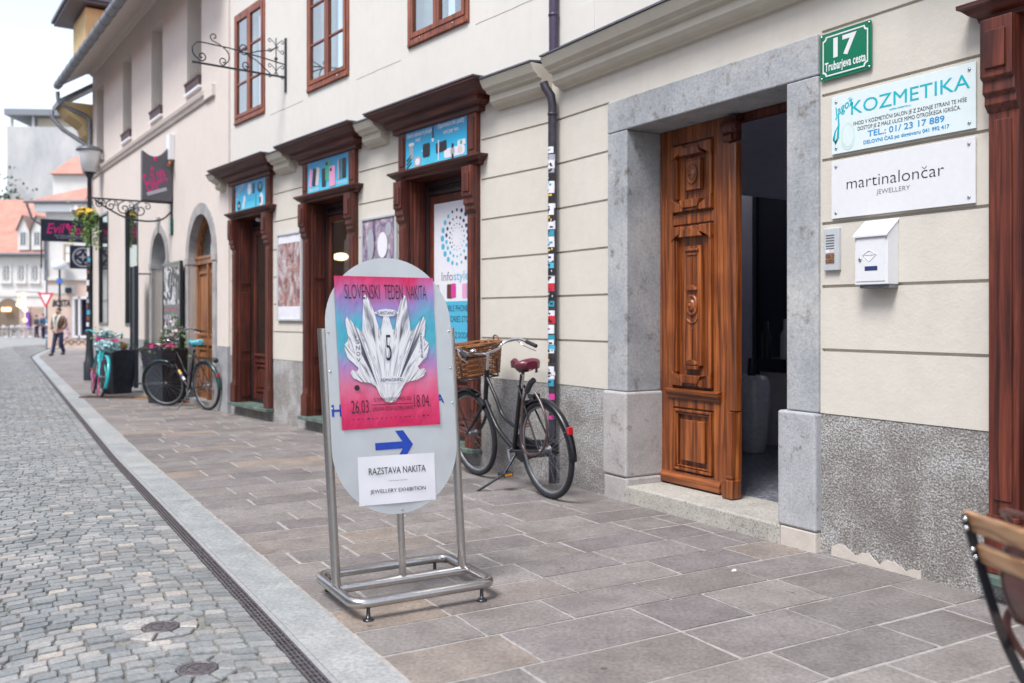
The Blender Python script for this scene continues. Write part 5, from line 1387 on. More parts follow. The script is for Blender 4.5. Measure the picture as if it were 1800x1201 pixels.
# --- Dutch bicycle with wicker basket beside the doorway
rc = Vector((.268, 6.37, 0)); th = math.atan2(A.y, A.x)
MX = local((rc.x, rc.y, gz(rc.y)), th + R(-.5), R(-0.0)) @ Matrix.Rotation(R(-6.0), 4, 'X')
t, MF, ax, head1, fh, gr, WB = bicycle(MX, 'black step-through bicycle with wicker basket and burgundy saddle beside the doorway', (rc.x, rc.y, 0),
    dict(frame=M['bike_black'], saddle=M['burgundy'], steer=R(4), stand=(.52, .34, 0), wb=1.10), 'bicycles parked on the pavement')
mb = MB(MX)      # front carrier fixed to the frame
x0, x1, zc = .90, 1.19, .795
for s in (-1, 1): mb.tube([(x0 - .04, s * .02, .80), (x0, s * .16, zc), (x1, s * .16, zc), (x1, 0, zc)], .007, 6); mb.tube([(x0, s * .16, zc), (x0 + .0, s * .16, .93), (x0, s * .10, .97), (x0, 0, .97)], .006, 6); mb.tube([(x1 - .02, s * .14, zc), (1.10, s * .05, .38)], .005, 6)
for y in (-.08, 0, .08): mb.tube([(x0, y, zc), (x1, y, zc)], .004, 5)
mb.build('front_carrier', M['black'], t)
def basket(Q, x0, x1, hw, z0, z1, parent, mat, name='basket', flare=.03):
    mb = MB(Q); rows = 12; cx = (x0 + x1) / 2; hx = (x1 - x0) / 2
    def loop(f, off, z, w=0.0):
        out = []
        for i in range(44):
            a = 2 * math.pi * i / 44; ex = .45
            c_, s_ = math.cos(a), math.sin(a)
            px = (hx + flare * f + off) * math.copysign(abs(c_) ** ex, c_); py = (hw + flare * f + off) * math.copysign(abs(s_) ** ex, s_)
            k = .011 * (1 if ((i + 1) // 2 + int(w)) % 2 else -1)
            out.append((cx + px * (1 + k * 2), py * (1 + k * 2), z))
        return out
    for r_ in range(rows): mb.tube(loop(r_ / rows, 0, z0 + (z1 - z0) * (r_ + .5) / rows, r_), .0078, 5, True)
    for k in range(2): mb.tube(loop(1, .006, z1 + .004 + .01 * k, k), .011, 6, True)
    for i in range(0, 44, 2):
        p, q_ = loop(0, 0, z0)[i], loop(1, 0, z1)[i]; mb.tube([p, q_], .005, 5)
    b = mb.build(name, mat, parent)
    mb = MB(Q); lp = [(p[0], p[1]) for p in loop(0, -.005, z0)]; mb.slab(lp, z0, z0 + .008); mb.build('basket_floor', mat, b)
    return b, loop(1, 0, z1)
b, lp = basket(MX, .91, 1.16, .205, .812, 1.045, t, M['wicker'])
mb = MB(MX)
for s in (-1, 1): mb.tube(spline([(1.0, s * .235, 1.03), (1.0, s * .245, 1.085), (1.04, s * .24, 1.105), (1.08, s * .245, 1.085), (1.08, s * .235, 1.03)], 4), .007, 6)
mb.build('basket_handle', M['wicker'], b)
# thick cable lock looped from the saddle stays round the rear wheel
mb = MB(MX); mb.tube(spline([(.02, .075, .80), (.10, .085, .70), (.14, .10, .50), (.13, .11, .38), (.04, .12, .33), (-.10, .10, .36), (-.18, .09, .48), (-.17, .08, .60), (-.10, .07, .70), (-.04, .07, .76)], 6), .010, 8); lk = mb.build('cable_lock', plain('lock_sleeve', (.06, .035, .035), .35, coat=.4, bmp=0), t)
mb = MB(MX); mb.tube([(.06, .075, .765), (.0, .07, .83), (-.03, .065, .845)], .021, 10); mb.build('lock_body', M['black'], lk)
mb = MB(MX)     # small clip rack on the rear mudguard
mb.box(.06, .14, -.03, .03, .70, .735); mb.box(.19, .24, -.03, .03, .63, .68); mb.build('clip', M['black'], t, .005)
mb = MB(MX); a = R(158)
g2 = [( (.363) * math.cos(R(x)), .0, .345 + .363 * math.sin(R(x))) for x in range(171, 183, 2)]
# --- black city bicycle leaning by the planters
rc = Vector((-4.27, 12.80, 0)); fc = Vector((-4.98, 13.42, 0)); d = fc - rc; th = math.atan2(d.y, d.x)
MX2 = local((rc.x, rc.y, gz(rc.y)), th, 0) @ Matrix.Rotation(R(-5), 4, 'X')
M['floral'] = stone('floral_saddle_cover', (.02, .36, .46), (.04, .44, .54), (.62, .55, .50), 18, .05, .5)
t2, MF2, *_ = bicycle(MX2, 'black city bicycle with turquoise floral saddle and open mesh basket by the arched door', (rc.x, rc.y, gz(rc.y)),
    dict(frame=M['bike_black'], saddle=M['floral'], steer=R(28), guard=M['bike_green'], decal=True, bar_mat=M['black'], wb=1.06, case=False, sz=.95, bar=.10, stand=(.40, .26, 0)), 'bicycles parked on the pavement')
mb = MB(MF2); n_ = 14
M['mesh'] = plain('black_wire_mesh', (.03, .03, .04), .5, bmp=0)
bx0, bx1, bw, bz0, bz1 = .92, 1.20, .17, .66, .93
for k in range(7):
    f = k / 6; z = bz0 + (bz1 - bz0) * f; e = .04 * f
    mb.tube([(bx0 - e * .3, -bw - e, z), (bx1 + e, -bw - e, z), (bx1 + e, bw + e, z), (bx0 - e * .3, bw + e, z)], .003 if k < 6 else .007, 4, True)
for s in (-1, 1):
    for k in range(9): x = bx0 + (bx1 - bx0) * k / 8; mb.tube([(x, s * bw, bz0), (x + .04 * k / 8, s * (bw + .04), bz1)], .0025, 4)
for x, e in ((bx0, 0), (bx1, .04)):
    for k in range(11): y = -bw + 2 * bw * k / 10; mb.tube([(x, y, bz0), (x + e, y * 1.2, bz1)], .0025, 4)
for k in range(9): x = bx0 + (bx1 - bx0) * k / 8; mb.tube([(x, -bw, bz0), (x, bw, bz0)], .0025, 4)
mb.build('basket', M['mesh'], t2)
mb = MB(MX2)     # rear carrier
for s in (-1, 1): mb.tube([(.22, s * .04, .74), (-.22, s * .055, .735), (-.27, 0, .735)], .006, 6); mb.tube([(-.12, s * .055, .735), (0, s * .06, .345)], .005, 6)
for x in (-.18, -.06, .06, .16): mb.tube([(x, -.05, .738), (x, .05, .738)], .005, 5)
mb.build('rear_carrier', M['black'], t2)
mb = MB(MX2); mb.lathe((-.29, 0, .71), [(.001, -.02), (.035, -.02), (.035, .01), (.001, .012)], 14, 'x'); mb.build('tail_lamp', M['black'], t2)

# --- turquoise and pink display bicycle with flowers
fc = Vector((-6.78, 14.95, 0)); rc = Vector((-7.30, 15.86, 0)); d = fc - rc; th = math.atan2(d.y, d.x)
MX3 = local((rc.x, rc.y, gz(rc.y)), th, 0) @ Matrix.Rotation(R(-7), 4, 'X')
t3, MF3, *_ = bicycle(MX3, 'turquoise and pink painted bicycle decked with pale blue flowers beside the tall planter', (rc.x, rc.y, gz(rc.y)),
    dict(frame=M['bike_teal'], saddle=M['bike_pink'], rim=M['bike_pink'], guard=M['bike_teal'], steer=R(6), bar_mat=M['bike_teal'], wb=1.05, bar=.08, loop=True, stand=(.40, .26, 0), case_mat=M['bike_pink']), 'bicycles parked on the pavement')
M['petal_blue'] = plain('pale_blue_petals', (.42, .62, .66), .7, var=.15); M['petal_pink'] = plain('pink_petals', (.72, .05, .28), .6, var=.2)
M['petal_rose'] = plain('pale_pink_petals', (.75, .50, .58), .6, var=.1); M['leaf'] = plain('green_leaf', (.10, .20, .06), .55, var=.4); M['leaf_y'] = plain('yellow_green_leaf', (.20, .28, .07), .55, var=.4)
M['yellow_p'] = plain('yellow_petals', (.80, .50, .04), .6, var=.15)
def blossoms(mb, c, rad, n, size, m=0, seed=1, squash=1.0):
    rr = random.Random(seed)
    for i in range(n):
        while True:
            v = Vector((rr.uniform(-1, 1), rr.uniform(-1, 1), rr.uniform(-1, 1)))
            if .3 < v.length < 1: break
        p = Vector(c) + Vector((v.x * rad[0], v.y * rad[1], v.z * rad[2]))
        nrm = (v + Vector((rr.uniform(-.5, .5), rr.uniform(-.5, .5), rr.uniform(-.2, .8)))).normalized(); a1 = nrm.orthogonal().normalized(); a2 = nrm.cross(a1); s = size * rr.uniform(.6, 1.2)
        np_ = 5; o = rr.random()
        for k in range(np_):
            a = 2 * math.pi * (k + o) / np_; d1 = a1 * math.cos(a) + a2 * math.sin(a); sd = (a2 * math.cos(a) - a1 * math.sin(a)) * s * .42
            mb.add([p, p + d1 * s * .6 + sd + nrm * s * .15, p + d1 * s + nrm * s * .05, p + d1 * s * .6 - sd + nrm * s * .15], [(0, 1, 2, 3)], m)
def leaves(mb, c, rad, n, size, m=0, seed=1, up=.3):
    rr = random.Random(seed)
    for i in range(n):
        v = Vector((rr.gauss(0, .5), rr.gauss(0, .5), rr.gauss(0, .5))); p = Vector(c) + Vector((v.x * rad[0], v.y * rad[1], v.z * rad[2]))
        d1 = Vector((rr.uniform(-1, 1), rr.uniform(-1, 1), rr.uniform(-1 + up, 1))).normalized() * size * rr.uniform(.6, 1.3); s = d1.orthogonal().normalized() * size * .28
        mb.add([p, p + d1 * .5 + s, p + d1, p + d1 * .5 - s], [(0, 1, 2, 3)], m)
mb = MB(MF3); blossoms(mb, (.93, 0, .86), (.10, .22, .10), 190, .035, 0, 3); leaves(mb, (.90, 0, .87), (.10, .2, .08), 120, .05, 1, 4); blossoms(mb, (.80, 0, 1.06), (.06, .14, .06), 60, .03, 0, 5); leaves(mb, (.80, 0, 1.06), (.07, .14, .06), 90, .04, 1, 6)
mb.build('flower_garland', [M['petal_blue'], M['leaf']], t3)
mb = MB(MF3)
mb.add([(.86, 0, .97), (.90, .17, 1.00), (.90, .17, .93), (.90, -.17, 1.00), (.90, -.17, .93), (.90, .04, .80), (.90, -.04, .80)], [(0, 1, 2), (0, 3, 4), (0, 5, 6)])
bw_ = mb.build('bow', M['petal_pink'], t3); bw_.modifiers.new('s', 'SOLIDIFY').thickness = .01
# ================================================================ THE PINK HOUSE NEXT DOOR
pink = thing('corner_house', 'pinkish plastered house with two arched doorways and grey gutter next to the cream house', 'building', (-6.5, 16.3, 0))
HB = [(-8.25, -7.25, 1.10, 3.5), (-5.55, -4.47, 1.10, 3.36), (-3.37, -2.37, -1, 2.2), (-.98, .27, -1, 2.16)]
UW = [(-8.55, -7.75, 4.69, 6.30), (-5.82, -5.02, 4.69, 6.30), (-3.45, -2.65, 4.69, 6.30), (-1.14, -.34, 4.69, 6.30)]
# rectangular hole bounding each arch, then filled round the arch
AR = [(-2.87, 2.2, .50, .14), (-.355, 2.16, .625, .165)]     # centre u, springing z, inner radius, ring width
holes = HB[:2] + [(c - r - .0, c + r + .0, -1, zs_ + r + .0) for c, zs_, r, w in AR] + UW
mb = MB(B2); us = [-9.06, .95]; zs = [.86, 6.95]
for h in holes: us += [h[0], h[1]]; zs += [max(h[2], .86), h[3]]
wall_grid(mb, us, zs, lambda u, z: None if inh(u, z, holes) else 0.0, back=-.30)
for c, zs_, r, w in AR:
    for s in (-1, 1):
        n_ = 12; arcp = [(c + s * r * math.cos(math.pi / 2 * i / n_), zs_ + r * math.sin(math.pi / 2 * i / n_)) for i in range(n_ + 1)]
        for p, q_ in zip(arcp, arcp[1:]):
            mb.add([(p[0], 0, p[1]), (q_[0], 0, q_[1]), (q_[0], 0, zs_ + r), (p[0], 0, zs_ + r)], [(0, 1, 2, 3)])
mb.build('wall', M['wall_pink'], pink)
mb = MB(B2); mb.box(-9.06, -9.04, -8, -.0, -.3, 6.6); mb.build('gable_wall', M['wall_pink'], pink)
M['plinth_grey'] = stone('smooth_grey_plinth', (.24, .245, .26), (.32, .325, .34), (.38, .38, .39), 3, .2)
cuts = [-9.07, AR[0][0] - .5, AR[0][0] + .5, AR[1][0] - .625, AR[1][0] + .625, .95]
for a, b in zip(cuts[::2], cuts[1::2]):
    mb = MB(B2); mb.box(a, b, -.3, .012, -.4, .86); mb.build('plinth', M['plinth_grey'], pink)
for c, zs_, r, w in AR:      # stone surrounds
    n_ = 22; ro = r + w
    inner = [(c - r, -.2)] + [(c - r * math.cos(math.pi * i / n_), zs_ + r * math.sin(math.pi * i / n_)) for i in range(n_ + 1)] + [(c + r, -.2)]
    outer = [(c - ro, -.2)] + [(c - ro * math.cos(math.pi * i / n_), zs_ + ro * math.sin(math.pi * i / n_)) for i in range(n_ + 1)] + [(c + ro, -.2)]
    mb = MB(B2); L = len(inner)
    vs = [(p[0], .022, p[1]) for p in inner] + [(p[0], .022, p[1]) for p in outer] + [(p[0], -.28, p[1]) for p in inner] + [(p[0], -.01, p[1]) for p in outer]
    fs = []
    for i in range(L - 1): fs += [(i, i + 1, L + i + 1, L + i), (i, i + 1, 2 * L + i + 1, 2 * L + i), (L + i, L + i + 1, 3 * L + i + 1, 3 * L + i)]
    mb.add(vs, fs); a_ = mb.build('arch_surround', M['arch_stone'], pink)
    for s in (-1, 1): mb = MB(B2); mb.box(c + s * (r + w / 2) - w / 2 - .012, c + s * (r + w / 2) + w / 2 + .012, -.2, .035, zs_ - .09, zs_); mb.build('impost', M['arch_stone'], a_)
    mb = MB(B2)
    if r < .6: mb.plate([(c - .05, zs_ + r - .01), (c + .05, zs_ + r - .01), (c + .075, zs_ + ro + .12), (c - .075, zs_ + ro + .12)], -.1, .045)
    if r < .6: mb.build('keystone', M['arch_stone'], a_)
# amber arched door with fanlight
c, zs_, r, w = AR[1]
mb = MB(B2); D = -.12
mb.box(c - r, c + r, D - .05, D + .035, zs_ - .10, zs_ + .0); mb.box(c - r, c + r, D - .05, D + .05, zs_ - .02, zs_ + .02)
mb.box(c - r, c - r + .07, D - .05, D + .02, 0, zs_ - .1); mb.box(c + r - .07, c + r, D - .05, D + .02, 0, zs_ - .1); mb.box(c - .035, c + .035, D - .05, D + .03, .0, zs_ - .1)
n_ = 18
for rr0, rr1, dd in ((r, r - .07, .02),):
    for i in range(n_):
        a0, a1 = math.pi * i / n_, math.pi * (i + 1) / n_
        mb.plate([(c + rr0 * math.cos(a0), zs_ + rr0 * math.sin(a0)), (c + rr0 * math.cos(a1), zs_ + rr0 * math.sin(a1)), (c + rr1 * math.cos(a1), zs_ + rr1 * math.sin(a1)), (c + rr1 * math.cos(a0), zs_ + rr1 * math.sin(a0))], D - .05, D + dd)
ad = mb.build('arched_door', M['arch_wood'], pink)
for s in (-1, 1):
    x0, x1 = (c - r + .07, c - .035) if s < 0 else (c + .035, c + r - .07)
    mb = MB(B2); mb.box(x0, x1, D - .04, D - .015, 0, zs_ - .1)
    for z0, z1 in ((.18, .80), (.98, 1.95)): frame_rect(mb, x0 + .03, x1 - .03, z0, z1, .035, D - .02, D + .012); mb.box(x0 + .10, x1 - .10, D - .02, D + .005, z0 + .08, z1 - .08)
    mb.box(x0, x1, D - .02, D + .03, .84, .93)
    mb.build('door_leaf', M['arch_wood'], ad, .004)
mb = MB(B2); pts = [(c + (r - .07) * math.cos(math.pi * i / 18), zs_ + (r - .07) * math.sin(math.pi * i / 18)) for i in range(19)]; mb.plate(pts, D - .03, D - .024); mb.build('fanlight', M['glass'], ad)
mb = MB(B2); mb.box(c - r, c + r, -1.2, -1.1, 0, 3); mb.build('hall_dark', M['dark_in'], pink)
mb = MB(B2); mb.box(c - r, c + r, -.34, .01, -.3, .03); mb.build('door_step', M['arch_stone'], pink)
# open arched entrance with iron shutter and ivy
c, zs_, r, w = AR[0]
mb = MB(B2); mb.box(c - r - .3, c + r + .3, -1.6, -1.5, -.2, 3); mb.box(c - r - .3, c + r + .3, -1.6, -.3, -.25, -.04); mb.box(c - r - .3, c - r - .2, -1.6, -.3, -.2, 3); mb.build('entrance_recess', M['plinth_grey'], pink)
mb = MB(B2); mb.box(c - .98, c - .66, .22, .25, .04, 2.14)
frame_rect_ = [(c - .68, c - .64, .20, .27, .02, 2.16), (c - 1.0, c - .97, .20, .27, .02, 2.16), (c - 1.0, c - .66, .21, .26, 1.0, 1.06)]
for b_ in frame_rect_: mb.box(*b_)
sh = mb.build('iron_shutter', M['iron'], pink)
for z in (.10, 2.02):
    mb = MB(B2); mb.tube([(c - .52, .0, z), (c - .58, .14, z), (c - .66, .235, z)], .014, 6); mb.build('strap_hinge', M['iron'], sh)
# tall shop windows
M['shop_glow'] = plain('bright_shop_interior', (.55, .52, .46), .8, var=.3, vs=3, bmp=0)
for h in HB[:2]:
    mb = MB(B2); frame_rect(mb, h[0], h[1], h[2], h[3], .045, -.06, .015); w_ = mb.build('tall_window', M['black'], pink)
    mb = MB(B2); mb.box(h[0] + .04, h[1] - .04, -.03, -.025, h[2] + .04, h[3] - .04); mb.build('pane', M['glass_up'], w_)
    mb = MB(B2); mb.box(h[0] - .2, h[1] + .2, -.30, -.28, h[2] - .1, h[3] + .1); mb.build('display_wall', M['shop_glow'], w_)
    curtain(B2, h[0] + .08, h[0] + .30, h[2], h[3] - .05, -.16, M['arch_wood'], w_, .02)
# upper windows: deep plastered reveals, shutter box, sill and flower box
random.seed(9)
M['reveal'] = M['wall_pink']
for k, h in enumerate(UW):
    mb = MB(B2); mb.box(h[0], h[1], -.32, -.20, h[3] - .20, h[3]); w_ = mb.build('shutter_box', M['white'], pink)
    mb = MB(B2); frame_rect(mb, h[0], h[1], h[2], h[3] - .2, .05, -.30, -.24); mb.box((h[0] + h[1]) / 2 - .02, (h[0] + h[1]) / 2 + .02, -.30, -.24, h[2] + .05, h[3] - .25); w_ = mb.build('window', M['white'], pink)
    mb = MB(B2); mb.box(h[0] + .05, h[1] - .05, -.28, -.275, h[2] + .05, h[3] - .25); mb.build('pane', M['glass_up'], w_)
    curtain(B2, h[0] + .05, h[1] - .05, h[2], h[3] - .2, -.42, M['curtain'], w_)
    mb = MB(B2); mb.box(h[0] - .02, h[1] + .02, -.25, .05, h[2] - .035, h[2] + .0); mb.build('sill', M['white'], w_)
    if k:
        c0 = B2 @ Vector(((h[0] + h[1]) / 2, -.02, h[2] + .002))
        t = thing('window_box', ['', 'flower box with sparse heather in the second upper window of the pinkish house', 'flower box with green sprouts in the third upper window of the pinkish house', 'flower box with reddish heather in the upper window nearest the cream house'][k], 'flower box', c0, 'flower boxes in the upper windows')
        mb = MB(B2); x0, x1 = h[0] + .04, h[1] - .04
        mb.add([(x0, -.14, h[2] + .002), (x1, -.14, h[2] + .002), (x1, .03, h[2] + .002), (x0, .03, h[2] + .002), (x0 - .01, -.16, h[2] + .16), (x1 + .01, -.16, h[2] + .16), (x1 + .01, .05, h[2] + .16), (x0 - .01, .05, h[2] + .16)], [(0, 1, 2, 3), (4, 5, 6, 7), (0, 1, 5, 4), (1, 2, 6, 5), (2, 3, 7, 6), (3, 0, 4, 7)])
        mb.box(x0 - .012, x1 + .012, .05, .058, h[2] + .13, h[2] + .16)
        mb.build('trough', plain('brown_trough', (.10, .06, .065), .6), t)
        mb = MB(B2)
        for i in range(90):
            p = Vector((random.uniform(x0, x1), random.uniform(-.12, .02), h[2] + .14)); q_ = p + Vector((random.uniform(-.05, .05), random.uniform(-.04, .04), random.uniform(.04, .17))); s_ = Vector((.008, 0, 0))
            mb.add([p - s_, p + s_, q_ + s_ * .4, q_ - s_ * .4], [(0, 1, 2, 3)], random.choice([0, 0, 1] if k != 2 else [1, 1, 0]))
        mb.build('heather', [plain('reddish_heather', (.20, .06, .06), .8, var=.4), M['leaf']], t)
# string course with little end returns
mb = MB(B2); mb.prof(-9.06, -.02, [(0, 4.40), (.03, 4.40), (.045, 4.44), (.07, 4.47), (.085, 4.52), (.06, 4.545), (0, 4.56)]); mb.build('string_course', M['wall_pink'], pink)
mb = MB(B2); mb.box(-.06, .35, .0, .05, 4.40, 4.56); mb.build('string_return', M['wall_pink'], pink)
# coved eaves, gutter, roof
mb = MB(B2); cv = [(0, 6.72), (.03, 6.73), (.06, 6.77), (.12, 6.76), (.62, 6.44), (.66, 6.44), (.66, 6.50), (0, 6.90)]
mb.prof(-9.10, .95, [(y, z) for y, z in cv]); mb.build('coved_eaves', M['wall_pink'], pink)
mb = MB(B2); mb.tube([(-9.2, .70, 6.44), (.95, .70, 6.44)], .085, 12); gt = mb.build('gutter', M['zinc'], pink)
for i in range(20):
    mb = MB(B2); x = -9.0 + i * .52; mb.tube([(x, .70, 6.44), (x + .02, .70, 6.44)], .093, 12); mb.build('gutter_bracket', M['zinc'], gt)
mb = MB(B2); mb.tube(spline([(-9.15, .70, 6.30), (-9.16, .66, 6.08), (-9.12, .40, 5.92), (-9.05, .10, 5.78), (-9.02, .06, 5.5)], 5) + [Vector((-9.02, .06, 0))], .045, 10); mb.build('downpipe', M['zinc'], pink)
mb = MB(B2); mb.add([(-9.3, .72, 6.52), (.95, .72, 6.52), (.95, -4.5, 9.6), (-7.0, -4.5, 9.6), (-9.3, .72, 6.49), (.95, .72, 6.49), (.95, -4.5, 9.5), (-7.0, -4.5, 9.5)], [(0, 1, 2, 3), (4, 5, 6, 7), (0, 1, 5, 4), (1, 2, 6, 5), (2, 3, 7, 6), (3, 0, 4, 7)]); mb.build('roof', M['tile'], pink)
# dormer peeping over the gutter
mb = MB(B2); mb.box(-8.9, -7.4, -1.6, .42, 6.97, 7.75); dm = mb.build('dormer', M['yellow'], pink)
mb = MB(B2); mb.box(-9.35, -7.2, -1.8, .75, 7.80, 7.86); mb.box(-9.4, -7.15, -1.85, .80, 7.86, 7.93); mb.build('dormer_roof', M['flash'], dm)
mb = MB(B2); mb.add([(-9.35, .75, 7.93), (-7.2, .75, 7.93), (-7.2, -1.5, 8.5), (-9.35, -1.5, 8.5)], [(0, 1, 2, 3)]); mb.build('dormer_tiles', M['tile'], dm)
# ochre coved eaves of the house beyond the corner
mb = MB(B2); mb.prof(-9.95, -9.12, [(-.1, 5.30), (0, 5.30), (.12, 5.42), (.18, 5.62), (.46, 5.82), (.60, 6.02), (.62, 6.1), (-.1, 6.1)]); ye = mb.build('ochre_eaves', M['yellow'], pink)
mb = MB(B2); mb.add([(-10.0, .68, 6.02), (-9.1, .68, 6.02), (-9.1, -.4, 6.75), (-10.0, -.4, 6.75), (-10.0, .70, 6.12), (-9.1, .70, 6.12), (-9.1, -.4, 6.85), (-10.0, -.4, 6.85)], [(0, 1, 2, 3), (4, 5, 6, 7), (0, 1, 5, 4), (3, 2, 6, 7), (0, 3, 7, 4), (1, 2, 6, 5)]); mb.tube([(-9.9, .72, 6.0), (-9.85, .72, 5.85), (-9.85, .5, 5.6), (-9.6, .2, 5.35), (-9.4, .05, 5.2)], .05, 8)
mb.build('ochre_gutter', M['zinc'], pink)

# crack, junction box, number plate
t = thing('junction_box', 'small white box with a spout high on the pinkish wall', 'box', B2 @ Vector((-1.95, 0, 3.75)))
mb = MB(B2); mb.box(-2.05, -1.85, 0, .09, 3.80, 4.22); mb.build('case', M['white'], t, .01)
mb = MB(B2); mb.tube([(-1.9, .05, 3.80), (-1.88, .08, 3.72), (-1.80, .12, 3.70)], .03, 8); mb.build('spout', M['wicker'], t)
t, y = board(B2, -2.20, -1.93, 2.62, 2.86, 'house_number_plate', 'tiny green number plate above the black picture panel on the pinkish house', 'street sign', M['green_enamel'], screws=False)
mb = MB(B2); mb.text('15', -2.065, 2.70, .11, y, .14, 'c', bold=.03); mb.build('lettering', M['white'], t)

# black panel with monochrome pictures
t = thing('picture_panel', 'tall black framed panel of monochrome pictures with a pink line between the arches', 'panel', B2 @ Vector((-1.95, .05, .55)))
x0, x1, z0, z1 = -2.27, -1.16, .30, 2.14
mb = MB(B2); mb.box(x0, x1, .05, .09, z0, z1); frame_rect(mb, x0, x1, z0, z1, .04, .09, .10); mb.build('board', M['black'], t, .004)
M['mono'] = crumple('monochrome_print', (.003, .003, .006), (.006, .006, .01), (.5, .5, .52), 3, (.42, .48, .55, .64))
mb = MB(B2)
for (a, b, c_, d_) in ((x0 + .09, x1 - .09, 1.46, 2.06), (x0 + .09, x1 - .09, .88, 1.30), (x0 + .09, x0 + .5, .38, .82), (x0 + .56, x1 - .09, .38, .82)): mb.box(a, b, .0905, .093, c_, d_)
mb.build('pictures', M['mono'], t)
mb = MB(B2); mb.text('tattoo & piercing', (x0 + x1) / 2, 1.355, .05, .094, .8, 'c', bold=.02); mb.build('lettering', M['p_magenta'], t)

# ---------------- signs of the tattoo studio
M['sign_grey'] = plain('dark_grey_sign', (.085, .08, .095), .5, var=.1); M['sign_navy'] = plain('dark_navy_sign', (.008, .014, .035), .4)
M['hot_pink'] = plain('hot_pink_letters', (.52, .01, .17), .4, bmp=0)
SB = B2 @ Matrix(((0, -1, 0, -2.35), (-1, 0, 0, 1.0), (0, 0, 1, 0), (0, 0, 0, 1)))   # x: from street side to the wall, -y up the street
SBm = B2 @ Matrix(((0, 1, 0, -2.0), (-1, 0, 0, 1.22), (0, 0, 1, 0), (0, 0, 0, 1)))
t = thing('hanging_sign', 'dark cushion shaped sign with pink script and a grey strip on ornate bracket', 'shop sign', B2 @ Vector((-2.0, .4, 3.05)))
mb = MB(SBm); hx0, hx1 = .74, 1.20
top = [(hx0 + (hx1 - hx0) * i / 10, 3.93 - .12 * math.sin(math.pi * i / 10) + .16 * (i / 10) ** 2) for i in range(11)]
bot = [(hx1 - (hx1 - hx0) * i / 10, 3.13 + .0 * i) for i in range(11)]
mb.plate(top + bot, -.06, .06); mb.build('sign_body', M['sign_grey'], t, .01)
mb = MB(SBm); y = .0612
mb.text('Evil', hx0 + .10, 3.24, .30, y, .20, shear=.3, bold=.012, ang=.45); mb.text('Core', hx0 + .22, 3.38, .30, y, .20, shear=.3, bold=.012, ang=.45); mb.ball((hx0 + .2, y, 3.80), (.03, .004, .04), 8, 6); mb.build('lettering', M['hot_pink'], t)
mb = MB(SBm); mb.box(0, .32, -.001, .001, 0, .055, rot=None); mb.V = [SBm @ (Matrix.Translation((hx0 + .08, y + .001, 3.2)) @ Matrix.Rotation(-.35, 4, 'Y') @ Vector(((SBm.inverted() @ v)))) for v in mb.V]; mb.build('grey_strip', M['p_grey'], t)
t = thing('scroll_bracket', 'ornate black scrollwork bracket reaching from the pinkish wall to the lamp post', 'bracket', B2 @ Vector((-2.0, 0, 3.0)))
mb = MB(SBm)
mb.box(0, 1.22, -.012, .012, 3.10, 3.125)
for cx, sz in ((.12, .06), (.28, .08), (.48, .11), (.72, .12)):
    mb.tube([(x, 0, z) for x, z in spiral(cx, 3.09 - sz, sz, .01, math.pi / 2, math.pi / 2 + 9, 26)], .010, 5)
    mb.tube([(x, 0, z) for x, z in spiral(cx + sz * .9, 3.09 - sz * .5, sz * .5, .01, 2.2, -5, 18)], .008, 5)
mb.tube(spline([(.05, 0, 3.09), (.25, 0, 2.96), (.5, 0, 2.84), (.8, 0, 2.80), (1.05, 0, 2.84), (1.2, 0, 2.98)], 5), .014, 6)
mb.build('scrollwork', M['iron'], t)
mb = MB(SBm); mb.box(1.19, 1.22, -.03, .03, 2.6, 3.2); mb.build('wall_plate', M['iron'], t)

# projecting signs at the far corner
PC = B2 @ Matrix(((0, 1, 0, -9.12), (-1, 0, 0, 0), (0, 0, 1, 0), (0, 0, 0, 1)))    # x towards the wall (negative = out), y towards the viewer
t = thing('shop_sign', 'black projecting shop sign with pink script and small grey capitals at the house corner', 'shop sign', PC @ Vector((-.5, 0, 2.9)), 'projecting signs at the house corner')
mb = MB(PC); mb.box(-1.02, .0, -.02, .02, 2.95, 3.42); mb.build('board', M['sign_navy'], t, .004)
mb = MB(PC); mb.text('Evil', -.93, 3.12, .23, .0215, .38, shear=.3, bold=.012, ang=.04); mb.text('Core', -.48, 3.12, .21, .0215, .42, shear=.3, bold=.012, ang=.04)
mb.ball((-.50, .022, 3.30), (.04, .004, .06), 8, 6); mb.ball((-.47, .022, 3.24), (.03, .004, .05), 8, 6)
mb.text('TATTOO PIERCING STUDIO', -.42, 3.065, .035, .0215, .72, 'c', bold=.01, m=1); mb.text('LJUBLJANA SLOVENIJA', -.40, 3.02, .03, .0215, .66, 'c', bold=.01, m=1)
mb.build('lettering', [M['hot_pink'], M['p_grey']], t)
mb = MB(PC); mb.tube([(.02, 0, 3.43), (-1.02, 0, 3.43)], .015, 6); mb.tube([(-1.03, 0, 3.44), (-1.03, 0, 2.35)], .014, 6); mb.build('hanging_rail', M['iron'], t)
t = thing('round_emblem_sign', 'black square projecting sign with a white ring and four pointed star', 'shop sign', PC @ Vector((-.2, 0, 2.35)), 'projecting signs at the house corner')
mb = MB(PC); mb.box(-.46, .06, -.02, .02, 2.36, 2.88); mb.build('board', M['sign_navy'], t, .004)
mb = MB(PC); cx, cz = -.19, 2.62
def ringf(mb, cx, cz, r0, r1, a0, a1, y, m=0, n=28):
    vs = []
    for i in range(n + 1):
        a = a0 + (a1 - a0) * i / n; vs += [(cx + r0 * math.cos(a), y, cz + r0 * math.sin(a)), (cx + r1 * math.cos(a), y, cz + r1 * math.sin(a))]
    mb.add(vs, [(2 * i, 2 * i + 1, 2 * i + 3, 2 * i + 2) for i in range(n)], m)
ringf(mb, cx, cz, .19, .225, 0, 2 * math.pi, .0215)
